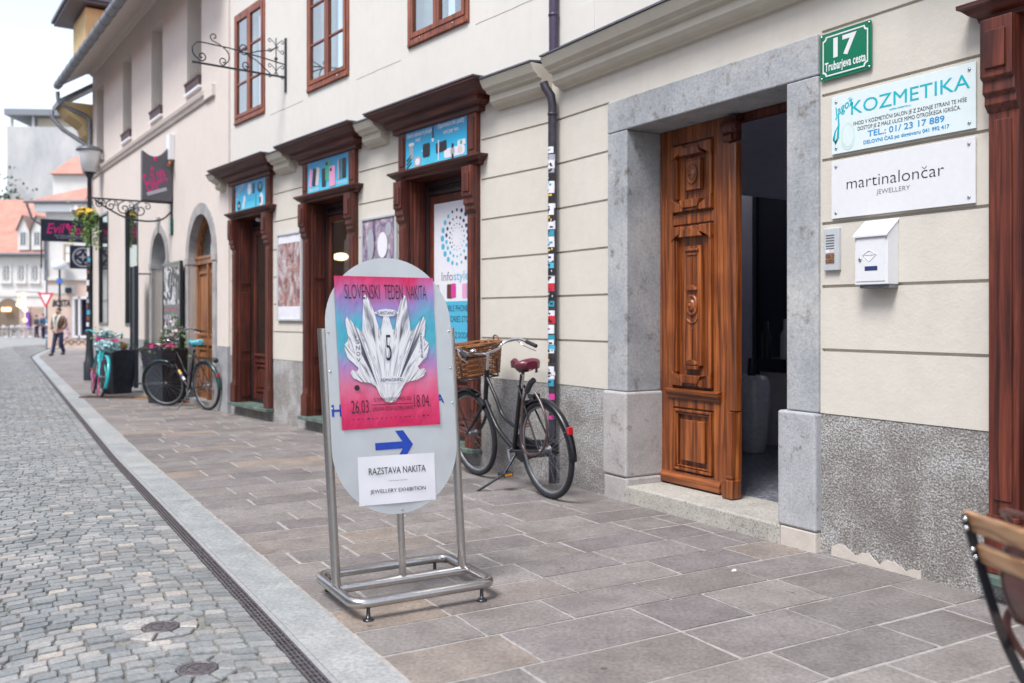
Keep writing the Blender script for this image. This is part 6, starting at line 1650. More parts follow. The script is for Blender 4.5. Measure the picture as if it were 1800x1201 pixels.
for a in (R(130), R(230), R(50), R(-50)): ringf(mb, cx, cz, .115, .155, a - .45, a + .45, .0215, 0, 8)
mb.add([(cx + (.10 if i % 2 == 0 else .035) * math.cos(math.pi * i / 4), .0215, cz + (.10 if i % 2 == 0 else .035) * math.sin(math.pi * i / 4)) for i in range(8)], [tuple(range(8))])
mb.build('emblem', M['p_grey'], t)

# ---------------- street lamp with hanging basket
lp_ = Vector((-9.05, 19.5, 0)); lz = gz(19.5); LM = local((lp_.x, lp_.y, lz + .13))
t = thing('street_lamp', 'old style street lamp with conical glass lantern on a sticker covered post', 'street lamp', (lp_.x, lp_.y, lz))
mb = MB(LM); mb.lathe((0, 0, 0), [(.12, -.13), (.12, .25), (.09, .30), (.075, .5), (.062, .9), (.055, 2.2), (.06, 2.25), (.07, 2.28), (.05, 2.33), (.045, 4.2), (.075, 4.24), (.085, 4.28), (.05, 4.32)], 14); mb.build('post', M['iron'], t)
random.seed(12)
for i in range(16):
    z = .9 + i * .125; a0 = random.uniform(3.4, 4.4); mb = MB(LM); rr = .060 if z < 2.2 else .05; h = random.uniform(.06, .12)
    mb.add([(rr * 1.03 * math.cos(a0 + .2 * k), rr * 1.03 * math.sin(a0 + .2 * k), zz) for zz in (z, z + h) for k in range(7)], [(k, k + 1, 8 + k, 7 + k) for k in range(6)], 0, True); mb.build('sticker', M[random.choice(['p_white', 'p_grey', 'p_white', 'wicker', 'p_cyan', 'ink', 'p_red'])], t)
M['frosted'] = plain('frosted_lantern_glass', (.62, .64, .66), .2, var=.05, bmp=0)
M['lamp_cap'] = plain('grey_lamp_cap', (.13, .14, .16), .4, .3)
mb = MB(LM); mb.lathe((0, 0, 4.32), [(.12, 0), (.15, .02), (.235, .44), (.235, .45)], 18); mb.build('lantern_glass', M['frosted'], t)
mb = MB(LM); mb.lathe((0, 0, 4.77), [(.26, 0), (.275, .02), (.265, .05), (.19, .10), (.10, .125), (.05, .14), (.04, .17), (.06, .19), (.03, .21), (.001, .215)], 18); mb.build('lamp_cap', M['lamp_cap'], t)
mb = MB(LM); mb.lathe((0, 0, 4.28), [(.04, 0), (.13, .03), (.13, .05), (.04, .05)], 14); mb.build('lantern_collar', M['iron'], t)
t = thing('hanging_basket', 'hanging basket with yellow and white flowers and trailing stems on the lamp post', 'hanging basket', (lp_.x, lp_.y - .2, lz + 3.3))
HBM = local((lp_.x + .02, lp_.y - .28, lz + 3.55))
mb = MB(HBM); mb.lathe((.06, .05, -.16), [(.001, -.16), (.12, -.12), (.2, 0), (.215, .12)], 14); mb.build('bowl', M['black'], t)
mb = MB(HBM)
for k in range(3): a = k * 2.1; mb.tube([(.06 + .2 * math.cos(a), .05 + .2 * math.sin(a), -.05), (.06, .05, .42)], .006, 4)
mb.build('chain', M['iron'], t)
mb = MB(HBM); blossoms(mb, (.02, -.05, .02), (.24, .18, .10), 60, .05, 0, 8); blossoms(mb, (-.12, -.08, .06), (.12, .1, .08), 45, .05, 1, 9); mb.build('flowers', [M['yellow_p'], M['p_white']], t)
mb = MB(HBM); leaves(mb, (.05, -.02, -.05), (.22, .18, .14), 160, .09, 0, 11, 0)
rr = random.Random(2)
for s in range(11):
    x, y = rr.uniform(-.16, .28), rr.uniform(-.2, .05); L = rr.uniform(.3, .75); dx = rr.uniform(-.12, .15) if s != 3 else .55
    for i in range(int(L * 60)):
        f = i / (L * 60); p = Vector((x + dx * f, y - .05 * f, -.05 - L * f)); d1 = Vector((rr.uniform(-1, 1), rr.uniform(-1, 0), rr.uniform(-1, .2))).normalized() * .075; s_ = d1.orthogonal().normalized() * .02
        mb.add([p, p + d1 * .5 + s_, p + d1, p + d1 * .5 - s_], [(0, 1, 2, 3)], 0 if rr.random() < .5 else 1)
mb.build('trailing_foliage', [M['leaf'], M['leaf_y']], t)

# ---------------- planters, mats
M['planter'] = plain('dark_slate_planter', (.022, .028, .040), .55, var=.3, vs=10)
M['straw'] = plain('dry_straw', (.40, .25, .11), .8, var=.3); M['straw2'] = plain('pale_dry_grass', (.42, .38, .24), .8, var=.3)
def planter(x, y, wt, wb_, h, label, rot=R(-35)):
    z = gz(y); Q = local((x, y, z), rot); t = thing('planter', label, 'planter', (x, y, z), 'tall tapered planters by the pinkish wall')
    mb = MB(Q); a, b = wt / 2, wb_ / 2
    o = [(-1, -1), (1, -1), (1, 1), (-1, 1)]
    vs = [(s * b, u * b, 0) for s, u in o] + [(s * a, u * a, h) for s, u in o] + [(s * (a - .03), u * (a - .03), h) for s, u in o] + [(s * (a - .04), u * (a - .04), h - .08) for s, u in o]
    mb.add(vs, [(0, 1, 2, 3)] + [(k * 4 + i, k * 4 + (i + 1) % 4, (k + 1) * 4 + (i + 1) % 4, (k + 1) * 4 + i) for k in range(3) for i in range(4)] + [(12, 13, 14, 15)])
    mb.build('tub', M['planter'], t, .006); return t, Q
t, Q = planter(-6.90, 15.9, .50, .34, .76, 'tall dark planter with a straw brush and pale pink flowers beside the turquoise bicycle')
mb = MB(Q); rr = random.Random(3)
for i in range(900):
    a = rr.uniform(0, 6.28); r_ = .14 * math.sqrt(rr.random()); top_ = Vector((math.cos(a) * r_ * 1.5, math.sin(a) * r_ * 1.3, .76 + .15 * math.sqrt(max(0, 1 - (r_ / .16) ** 2)) + rr.uniform(-.01, .01))); b0 = Vector((math.cos(a) * r_ * .7, math.sin(a) * r_ * .7, .70)); s_ = Vector((.0035, .0035, 0))
    mb.add([b0 - s_, b0 + s_, top_ + s_, top_ - s_], [(0, 1, 2, 3)])
mb.build('straw_brush', M['straw'], t)
mb = MB(Q); blossoms(mb, (.17, -.10, .79), (.07, .07, .06), 50, .035, 0, 4); blossoms(mb, (-.17, -.1, .77), (.05, .06, .04), 25, .03, 1, 5); leaves(mb, (0, 0, .75), (.35, .3, .05), 90, .06, 2, 6); mb.build('flowers', [M['petal_rose'], M['petal_pink'], M['leaf_dark']], t)
t, Q = planter(-5.30, 13.98, .56, .38, .84, 'tall dark planter with magenta flowers and white sprigs behind the black city bicycle')
mb = MB(Q)
for k, (x, m_) in enumerate(((-.12, 1), (.02, 0), (.22, 1), (.1, 1))): blossoms(mb, (x, -.18 + .04 * k, .87), (.07, .07, .05), 45, .035, m_, 20 + k)
leaves(mb, (0, 0, .86), (.4, .35, .10), 200, .07, 2, 9); leaves(mb, (.1, .05, 1.0), (.2, .15, .25), 90, .07, 2, 10); blossoms(mb, (.1, .0, 1.1), (.25, .15, .2), 30, .025, 0, 12)
mb.build('flowers', [M['petal_rose'], M['petal_pink'], M['leaf']], t)
t = thing('grass_pot', 'grey pot with a plume of pale dry grass between the two dark planters', 'plant pot', (-6.25, 15.6, gz(15.6)))
Q = local((-6.12, 15.55, gz(15.55))); mb = MB(Q); mb.lathe((0, 0, 0), [(.16, 0), (.2, .5), (.21, .52), (.18, .52)], 18); mb.build('pot', M['arch_stone'], t)
mb = MB(Q)
for i in range(500):
    a = rr.uniform(0, 6.28); l = rr.uniform(.15, .42); o = Vector((math.cos(a), math.sin(a), 0)); p0 = o * .05 + Vector((0, 0, .5)); p1 = o * l * .35 + Vector((0, 0, .5 + l * .8)); p2 = o * l * .8 + Vector((0, 0, .5 + l * .75)); s_ = Vector((-o.y, o.x, 0)) * .005
    mb.add([p0 - s_, p0 + s_, p1 + s_, p1 - s_, p2 + s_ * .5, p2 - s_ * .5], [(0, 1, 2, 3), (3, 2, 4, 5)])
mb.build('dry_grass', M['straw2'], t)
M['mat_dark'] = plain('dark_ribbed_mat', (.10, .065, .055), .9, var=.3, vs=80); M['mat_coir'] = plain('coir_mat', (.30, .19, .09), .95, var=.3, vs=80)
for (x, y, w_, l_, m_, lab) in ((-6.55, 14.95, 1.05, .30, 'mat_dark', 'dark ribbed door grate on the paving in front of the tall planter'), (-5.85, 14.75, .42, .28, 'mat_coir', 'small brown coir mat on the paving between the planters')):
    Q = local((x, y, gz(y)), R(-10)); mb = MB(Q); mb.box(-w_ / 2, w_ / 2, -l_ / 2, l_ / 2, 0, .018)
    for i in range(int(w_ / .05)): mb.box(-w_ / 2 + .05 * i + .01, -w_ / 2 + .05 * i + .035, -l_ / 2 + .01, l_ / 2 - .01, .018, .022)
    tag(mb.build('door_mat', M[m_]), lab, 'door mat', 'mats on the paving')
# ================================================================ THE END OF THE STREET
M['far_white'] = plaster('far_white_plaster', (.62, .60, .58), .1, 20, .05); M['far_cream'] = plaster('far_cream_plaster', (.64, .58, .48), .08, 20, .05)
M['far_peach'] = plaster('far_peach_plaster', (.62, .47, .39), .1, 20, .05)
def concrete():
    m, t, b = nt('stained_concrete'); v = pos(t, 0, (.25, .25, .12)); n = noise(t, v, 1.2, 7, .65, .3)
    r = ramp(t, n, [(.3, (.26, .27, .29)), (.5, (.42, .42, .43)), (.7, (.55, .53, .52))]); t.links.new(r.outputs[0], b.inputs['Base Color']); b.inputs['Roughness'].default_value = .9; return m
M['concrete'] = concrete()
def roof_mat(name, c1, c2, sc=7):
    m, t, b = nt(name); v = pos(t, 0, (3, 3, sc)); w = node(t, 'TexWave', Scale=1.0, Distortion=.6); w.bands_direction = 'Z'; t.links.new(v, w.inputs['Vector'])
    n = noise(t, pos(t), 1.3, 6, .7); r = ramp(t, n, [(.3, c1), (.7, c2)]); r2 = ramp(t, w.outputs['Fac'], [(0, (.7, .68, .68)), (.5, (1.05, 1.05, 1.05))])
    t.links.new(mix(t, 1.0, r.outputs[0], r2.outputs[0], 'MULTIPLY'), b.inputs['Base Color']); b.inputs['Roughness'].default_value = .85; return m
M['red_roof'] = roof_mat('red_tiled_roof', (.38, .17, .13), (.52, .29, .23)); M['old_roof'] = roof_mat('old_brown_roof', (.34, .24, .20), (.50, .38, .33))
M['far_glass'] = plain('distant_window_pane', (.10, .12, .15), .15, bmp=0, var=.2)
ID = Matrix()
def W3(px, py, Y): return ((px - 900) / 1600 * Y, EYE + (559 - py) / 1600 * Y)
def far_window(x0, x1, z0, z1, Y, parent, frame=True, bars=True, mat=None):
    mb = MB()
    if frame: frame_rect(mb, x0 - .13, x1 + .13, z0 - .13, z1 + .13, .11, Y - .08, Y + .05); mb.box(x0 - .18, x1 + .18, Y - .2, Y, z0 - .22, z0 - .13)
    frame_rect(mb, x0, x1, z0, z1, .09, Y - .04, Y + .06)
    if bars: mb.box((x0 + x1) / 2 - .05, (x0 + x1) / 2 + .05, Y - .04, Y, z0, z1); mb.box(x0, x1, Y - .04, Y, (z0 + z1) / 2 - .04, (z0 + z1) / 2 + .04)
    w = mb.build('window', M['far_white'], parent)
    mb = MB(); mb.box(x0 + .05, x1 - .05, Y - .02, Y + .02, z0 + .05, z1 - .05); mb.build('pane', mat or M['far_glass'], w); return w

# old white house with dormers and an arcade, closing the square
Y = 70.0; hz = gz(70)
wh = thing('dormer_house', 'old white house with red tiled roof, two small dormers and an arched passage', 'building', (-40, 72, hz))
mb = MB(); zt = 6.2
mb.box(-60, -33, Y, Y + 10, hz - .5, zt); mb.build('wall', M['far_white'], wh)
mb = MB(); mb.add([(-60, Y - .5, zt - .05), (-33, Y - .5, zt - .05), (-33, Y + 5, 11.0), (-60, Y + 5, 11.0), (-33, Y + 10.5, zt), (-60, Y + 10.5, zt)], [(0, 1, 2, 3), (3, 2, 4, 5), (1, 4, 2), (0, 3, 5)]); mb.build('roof', M['red_roof'], wh)
mb = MB(); mb.tube([(-60, Y - .5, zt - .1), (-33, Y - .5, zt - .1)], .12, 8); mb.build('gutter', M['flash'], wh)
mb = MB(); mb.box(-60, -33, Y - .1, Y, 2.9, 3.25); mb.build('string_course', M['far_white'], wh)
for px in (12, 38, 62):
    x, _ = W3(px, 0, Y); far_window(x - .27, x + .27, 4.1, 5.25, Y, wh)
for px in (41, 65):
    x, _ = W3(px, 0, Y - .4); mb = MB(); mb.box(x - .43, x + .43, Y - .4, Y + 4, 6.45, 8.0); mb.add([(x - .43, Y - .4, 8.0), (x + .43, Y - .4, 8.0), (x, Y - .4, 9.0), (x - .43, Y + 4, 8.0), (x + .43, Y + 4, 8.0), (x, Y + 4, 9.0)], [(0, 1, 2), (3, 4, 5), (0, 2, 5, 3), (1, 2, 5, 4)]); d = mb.build('dormer', M['far_white'], wh)
    mb = MB(); mb.add([(x - .52, Y - .6, 7.9), (x, Y - .6, 9.12), (x, Y + 4, 9.12), (x - .52, Y + 4, 7.9), (x + .52, Y - .6, 7.9), (x + .52, Y + 4, 7.9)], [(0, 1, 2, 3), (1, 4, 5, 2)]); mb.build('dormer_roof', M['old_roof'], d)
    mb = MB(); mb.box(x - .19, x + .19, Y - .43, Y - .405, 6.85, 7.8, 1); mb.box(x - .25, x - .19, Y - .45, Y - .40, 6.8, 7.85, 0); mb.box(x + .19, x + .25, Y - .45, Y - .40, 6.8, 7.85, 0); mb.box(x - .02, x + .02, Y - .45, Y - .43, 6.85, 7.8, 0); mb.build('dormer_window', [M['far_white'], M['far_glass']], d)
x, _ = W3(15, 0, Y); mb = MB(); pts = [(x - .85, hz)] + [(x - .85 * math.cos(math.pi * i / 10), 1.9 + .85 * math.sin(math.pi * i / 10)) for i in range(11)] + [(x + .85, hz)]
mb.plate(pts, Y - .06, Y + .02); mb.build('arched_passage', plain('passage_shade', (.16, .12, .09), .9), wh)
mb = MB(); mb.box(x - .32, x + .32, Y - .4, Y - .2, 1.75, 2.05); mb.build('passage_lamp', M['lamp_far'], wh)
for px, w_ in ((42, .55), (65, .5)): 
    x, _ = W3(px, 0, Y); mb = MB(); mb.box(x - w_, x + w_, Y - .05, Y + .02, hz, 2.1); mb.build('door', M['old_roof'], wh)
x, _ = W3(52, 0, Y); mb = MB(); mb.box(x - .14, x + .14, Y - .3, Y - .2, .4, 1.7); tag(mb.build('banner', plain('violet_cloth', (.18, .06, .35), .8)), 'narrow violet banner beside the cafe doors of the white house', 'banner')
# cafe lanterns
for i, (px, py, c) in enumerate(((32, 536, 'w'), (37, 539, 'w'), (42, 536, 'w'), (44, 545, 'p'), (44, 563, 'w'), (40, 527, 'p'))):
    x, z = W3(px, py, 68.0); mb = MB(); mb.ball((x, 68, z), .15, 10, 6); mb.tube([(x, 68, z + .2), (x, 68, 3.2)], .015, 4)
    tag(mb.build('lantern', [M['lamp_far'] if c == 'w' else plain('lit_pale_lamp', (.8, .9, 1), .5, emit=1.2, bmp=0)]), ['amber lantern, leftmost of the cluster over the distant cafe tables', 'amber lantern, lowest of the upper row over the distant cafe tables', 'amber lantern, right of the upper row over the cafe tables', 'pale bluish lantern just under the amber ones over the cafe tables', 'amber lantern hanging lowest, near the cafe chairs', 'pale lantern topmost in the cluster over the cafe tables'][i], 'lantern', 'lanterns hanging over the cafe tables')
mb = MB(); x0, _ = W3(28, 0, 68); x1, _ = W3(48, 0, 68); mb.tube([(x0, 68, 3.2), (x1, 68, 3.2)], .03, 5); mb.tube([(x1, 68, 3.2), (x1, 70.2, 3.2)], .03, 5)
tag(mb.build('lantern_rail', M['iron']), 'thin dark rail the distant cafe lanterns hang from', 'rail')
# cafe tables and chairs
rr = random.Random(6)
for i, px in enumerate((12, 26, 41, 54)):
    x, _ = W3(px, 0, 67); z = gz(67); t = thing('cafe_table', ['white cafe table farthest left, in front of the arched passage', 'white cafe table second from the left in the distant square', 'white cafe table under the lantern cluster', 'white cafe table nearest the standing people in the square'][i], 'table', (x, 67, z), 'white cafe tables in the square')
    mb = MB(); mb.lathe((x, 67, z + .72), [(.001, 0), (.4, 0), (.4, .03), (.001, .03)], 14); mb.build('table_top', M['white'], t)
    mb = MB(); mb.lathe((x, 67, z), [(.22, 0), (.22, .03), (.03, .06), (.03, .72)], 10); mb.build('leg', M['white'], t)
    for s in (-1, 1):
        cx = x + s * .62; t2_ = thing('cafe_chair', ('white chair on the ' + ('left' if s < 0 else 'right') + ' of ' + ['the farthest left cafe table', 'the second cafe table from the left', 'the cafe table under the lanterns', 'the cafe table nearest the standing people'][i]), 'chair', (cx, 67, z), 'white cafe chairs in the square')
        mb = MB(); mb.box(cx - .2, cx + .2, 66.8, 67.2, z + .43, z + .46); mb.build('seat', M['white'], t2_)
        mb = MB(); xx = cx + s * .2; mb.box(xx - .015, xx + .015, 66.82, 67.18, z + .6, z + .88); mb.build('backrest', M['white'], t2_)
        for a_ in (-.18, .18):
            for b_ in (-.18, .18):
                mb = MB(); h = .88 if a_ * s > 0 else .44; mb.tube([(cx + a_ * 1.15, 67 + b_ * 1.1, z), (cx + a_, 67 + b_, z + h)], .016, 5); mb.build('leg', M['white'], t2_)

# concrete block on the hill
Y = 108.0
cb_ = thing('concrete_block', 'large stained grey concrete building with flat roof high behind the red roofs', 'building', (-55, Y + 6, 0))
xa, z1 = W3(12, 225, Y); xb = -49
CQ = local((xa, Y, 0), R(4)); L = 14.0
mb = MB(CQ); mb.box(0, L, 0, 10, -.5, z1 + .2); mb.build('wall', M['concrete'], cb_)
mb = MB(CQ); mb.box(3.0, L, 1.2, 9, z1 + .2, z1 + 1.5); mb.build('terrace_wall', M['far_cream'], cb_)
for x in (.3, 2.8, 8.0):
    mb = MB(CQ); mb.box(x, x + .25, .2, .5, z1 + .2, z1 + 1.5); mb.build('terrace_post', M['concrete'], cb_)
mb = MB(CQ); mb.box(-.2, L + .5, -.3, 10, z1 + 1.5, z1 + 2.25); mb.build('roof', M['zinc'], cb_)
mb = MB(CQ); mb.lathe((9.5, 4, z1 + 2.3), [(1.8, 0), (1.9, .3), (1.2, .9), (.2, 1.2)], 18); mb.build('roof_dome', M['zinc'], cb_)

# red roofed house with dormer behind the corner shop
Y = 56.0
rh_ = thing('gabled_house', 'house with bright red tiled top storey roof in front of the concrete building', 'building', (-26.6, Y + 4, 0))
xa, zt = W3(93, 307, Y); xb = xa + 7; zt2 = W3(0, 277, Y)[1]
mb = MB(); mb.box(xa, xb, Y, Y + 7, -.4, zt); mb.build('wall', M['far_white'], rh_)
mb = MB(); mb.add([(xa - .1, Y - .3, zt), (xb, Y - .3, zt), (xb, Y + 3, zt2 + .6), (xa - .1, Y + 3, zt2 + .6), (xb, Y + 7, zt), (xa - .1, Y + 7, zt)], [(0, 1, 2, 3), (3, 2, 4, 5), (0, 3, 5), (1, 4, 2)]); mb.build('roof', M['red_roof'], rh_)
# low house with sagging brown roof, left of it
Y = 86.0
lo = thing('brown_roofed_house', 'low house with a weathered brownish roof beside the old white house', 'building', (-45, Y + 4, 0))
p = [W3(28, 392, Y), W3(95, 318, Y), W3(112, 330, Y), W3(112, 392, Y)]
mb = MB(); mb.box(p[0][0], p[3][0], Y, Y + 8, -.4, p[0][1]); mb.build('wall', M['far_peach'], lo)
mb = MB(); mb.add([(p[0][0] - .2, Y - .4, p[0][1]), (p[3][0], Y - .4, p[0][1]), (p[3][0], Y + 3.5, p[1][1] + .3), (p[1][0] + .5, Y + 3.5, p[1][1] + .4), (p[0][0] - .2, Y + 8, p[0][1]), (p[3][0], Y + 8, p[0][1])], [(0, 1, 2, 3), (3, 2, 5, 4), (0, 3, 4)]); mb.build('roof', M['old_roof'], lo)
mb = MB(); mb.box(p[0][0] + 1.2, p[0][0] + 1.9, Y + 1.5, Y + 2.2, p[0][1], p[0][1] + 2.4); mb.build('chimney', M['far_peach'], lo)

# the corner shop across the side street, behind the walking man
Y = 43.0; zg = gz(43)
cs = thing('corner_shop', 'peach and white corner shop with red hipped roof and graffiti behind the walking man', 'building', (-20, Y + 4, zg))
xa = W3(80, 0, Y)[0]; xb = -15.0; zm = W3(0, 493, Y)[1]; zt = W3(0, 357, Y)[1]
so, sz1, sx0 = W3(128, 594, Y)[1], W3(0, 522, Y)[1], W3(128, 0, Y)[0]
mb = MB(); wall_grid_holes = None
mb.box(xa, sx0, Y, Y + 7, zg - .4, zm); mb.box(sx0, xb, Y, Y + 7, zg - .4, so); mb.box(sx0, xb, Y, Y + 7, sz1, zm); mb.box(sx0 + 2.3, xb, Y, Y + 7, so, sz1); mb.build('ground_floor_wall', M['far_peach'], cs)
mb = MB(); mb.box(xa, xb, Y + .0, Y + 7, zm + .12, zt); mb.build('upper_floor_wall', M['far_white'], cs)
mb = MB(); mb.box(xa - .05, xb, Y - .12, Y + .1, zm, zm + .12); mb.build('string_course', M['far_white'], cs)
mb = MB(); mb.box(xa - .3, xb, Y - .45, Y + .1, zt - .45, zt - .05); mb.build('eaves_board', M['white'], cs)
mb = MB(); xr = W3(150, 0, Y)[0]; zr = W3(0, 298, Y)[1]; x_l = W3(55, 0, Y)[0]
mb.add([(x_l, Y - .6, zt), (xb, Y - .6, zt), (xb, Y + 3.5, zr), (xr, Y + 3.5, zr), (x_l, Y + 8, zt), (xb, Y + 8, zt)], [(0, 1, 2, 3), (3, 2, 5, 4), (0, 3, 4)]); mb.build('roof', M['red_roof'], cs)
mb = MB(); mb.tube([(x_l, Y - .65, zt - .02), (xb, Y - .65, zt - .02)], .07, 8); mb.tube([(x_l + .1, Y - .6, zt - .1), (x_l + .3, Y - .5, zt - .8), (xa + .05, Y - .1, zt - 1.2), (xa + .05, Y - .1, zm)], .06, 6); mb.build('gutter', M['flash'], cs)
w0, zz1 = W3(112, 428, Y); w1, zz0 = W3(128, 463, Y); mb = MB(); frame_rect(mb, w0, w1, zz0, zz1, .07, Y - .08, Y); mb.box(w0, w1, Y - .03, Y, (zz0 + zz1) / 2 - .03, (zz0 + zz1) / 2 + .03); w_ = mb.build('window', plain('pale_tan_frame', (.5, .38, .27), .6), cs)
mb = MB(); mb.box(w0 + .05, w1 - .05, Y - .02, Y - .01, zz0 + .05, zz1 - .05); mb.build('pane', M['curtain'], w_)
mb = MB(); frame_rect(mb, sx0, sx0 + 2.3, so, sz1, .1, Y - .05, Y + .1); mb.box(sx0 + .28, sx0 + .36, Y - .05, Y + .1, so, sz1); w_ = mb.build('shop_window', M['white'], cs)
mb = MB(); mb.box(sx0 + .1, sx0 + 2.2, Y + .8, Y + .85, so, sz1); mb.build('display_back', M['p_dblue'], w_)
mb = MB(); mb.box(sx0 + .55, sx0 + 1.1, Y + .4, Y + .45, so + .9, so + 1.6, 0); mb.ball((sx0 + .75, Y + .45, so + .55), (.28, .1, .4), 10, 6, 1); mb.box(sx0 + .5, sx0 + 1.0, Y + .3, Y + .5, so + .02, so + .25, 1); mb.build('display_goods', [M['p_yellow'], M['p_white']], w_)
mb = MB(); xw, zw = W3(84, 500, Y); mb.box(xw, xw + 1.3, Y - .03, Y - .001, zw - .45, zw - .05); mb.build('wall_plate', M['far_white'], cs)
mb = MB(); mb.box(*(lambda a: (a, a + .22))(W3(118, 0, Y)[0]), Y - .2, Y, zm - .6, zm - .35); mb.build('wall_lamp', M['iron'], cs)
# graffiti tags
rr = random.Random(31)
mb = MB(); gx, gz0 = W3(92, 535, Y)
mb.text('BOSTA', gx, gz0 - .12, .34, Y - .012, .86, bold=.05, shear=.2)
mb.build('graffiti', M['ink'], cs)
mb = MB(); gx, gz0 = W3(100, 607, Y)
for i in range(12):
    c = gx + i * .17; mb.tube(spline([(c + .09 * math.cos(a), Y - .012, zg + .28 + .13 * math.sin(a * (1 + i % 2))) for a in (0, 1.5, 3, 4.5, 6)], 4), .018, 4)
mb.build('graffiti', plain('brown_spray', (.22, .13, .10), .8), cs)
mb = MB(); 
for i in range(5): x, z = W3(115 + rr.uniform(0, 6), 560 + i * 9, Y); mb.tube(spline([(x + rr.uniform(-.12, .12), Y - .012, z + rr.uniform(-.12, .12)) for _ in range(5)], 4), .02, 4)
mb.build('graffiti', plain('violet_spray', (.4, .25, .5), .8), cs)

# dark trees on the castle hill, far left
M['tree_leaf'] = plain('distant_foliage', (.05, .085, .04), .8, var=.5)
t = thing('tree', 'dark green tree behind the roofs at the far left edge', 'tree', (-62, 100, 0))
mb = MB(); mb.tube([(-60.5, 105, -1), (-60, 105, 8), (-60.2, 105, 13)], [.5, .35, .1], 8); mb.build('trunk', M['old_roof'], t)
mb = MB(); leaves(mb, (-60.5, 105, 12.0), (4.5, 4, 4.5), 2600, .55, 0, 3); mb.build('crown', M['tree_leaf'], t)

# give way sign and lamp on a slim post
Y = 41.0; zg = gz(41); x, _ = W3(82, 0, Y)
t = thing('give_way_sign', 'red and white triangular give way sign on a sticker covered post', 'road sign', (x, Y, zg))
mb = MB(); mb.tube([(x, Y, zg), (x, Y, 3.4)], .04, 10); mb.build('post', M['zinc'], t)
mb = MB(); zt, zb = W3(0, 515, Y)[1], W3(0, 542, Y)[1]; w = .36
mb.plate([(x - w, zt), (x + w, zt), (x, zb)], Y - .08, Y - .06); pl = mb.build('plate', M['p_red'], t)
mb = MB(); mb.flat([(x - w * .62, zt - .08), (x + w * .62, zt - .08), (x, zb + .17)], Y - .083); mb.build('white_field', M['p_white'], pl)
rr = random.Random(8)
for i in range(7): z = zg + .4 + i * .17; mb = MB(); mb.lathe((x, Y, z), [(.0425, 0), (.0425, rr.uniform(.06, .13))], 10); mb.build('sticker', M[rr.choice(['p_white', 'p_dblue', 'p_grey', 'p_cyan'])], t)
t = thing('square_lamp', 'white boxy street light with a small blue plate on a slim dark post', 'street lamp', (x - .16, Y + 1.5, gz(Y)))
mb = MB(); mb.tube([(x - .16, Y + 1.5, gz(Y)), (x - .16, Y + 1.5, 3.55)], .05, 8); mb.build('post', M['iron'], t)
mb = MB(); mb.lathe((x - .16, Y + 1.5, 3.5), [(.26, 0), (.34, .08), (.34, .34), (.12, .45), (.04, .5)], 12); mb.build('lamp_head', M['white'], t)
mb = MB(); mb.box(x - .26, x + .0, Y + 1.42, Y + 1.44, 2.85, 3.08); mb.build('blue_plate', plain('blue_enamel', (.03, .12, .45), .4), t)

# ================================================================ PEOPLE
def skin(name, joints, edges, mat, parent, sub=1, root=0, origin=(0, 0, 0)):
    me = bpy.data.meshes.new(name); o0 = Vector(origin)
    me.from_pydata([Vector(j[:3]) for j in joints], edges, [])
    o = bpy.data.objects.new(name, me); COL.objects.link(o)
    if parent is not None: o.parent = parent; o.location = o0 - WL[parent.name]
    WL[o.name] = o0
    md = o.modifiers.new('skin', 'SKIN'); sv = me.skin_vertices[0].data if me.skin_vertices else None
    if sv is None:
        bm = bmesh.new(); bm.from_mesh(me); bm.verts.layers.skin.verify(); bm.to_mesh(me); bm.free(); sv = me.skin_vertices[0].data
    for i, j in enumerate(joints): r_ = j[3]; sv[i].radius = (r_, j[4] if len(j) > 4 else r_); sv[i].use_root = (i == root)
    md.use_smooth_shade = True
    s_ = o.modifiers.new('sub', 'SUBSURF'); s_.levels = s_.render_levels = sub
    me.materials.append(mat); return o
M['skin'] = plain('skin', (.50, .28, .20), .5, bmp=0); M['hair'] = plain('dark_hair', (.04, .025, .02), .7); M['jacket'] = plain('brown_leather_jacket', (.16, .085, .055), .55, var=.3, vs=12)
M['fleece'] = plain('cream_fleece', (.62, .57, .50), .95); M['jeans'] = plain('navy_trousers', (.018, .022, .06), .85); M['shirt'] = plain('green_grey_shirt', (.06, .14, .15), .8); M['blue_top'] = plain('blue_jacket', (.05, .10, .20), .8); M['tan_bag'] = plain('tan_bag', (.42, .24, .09), .7)
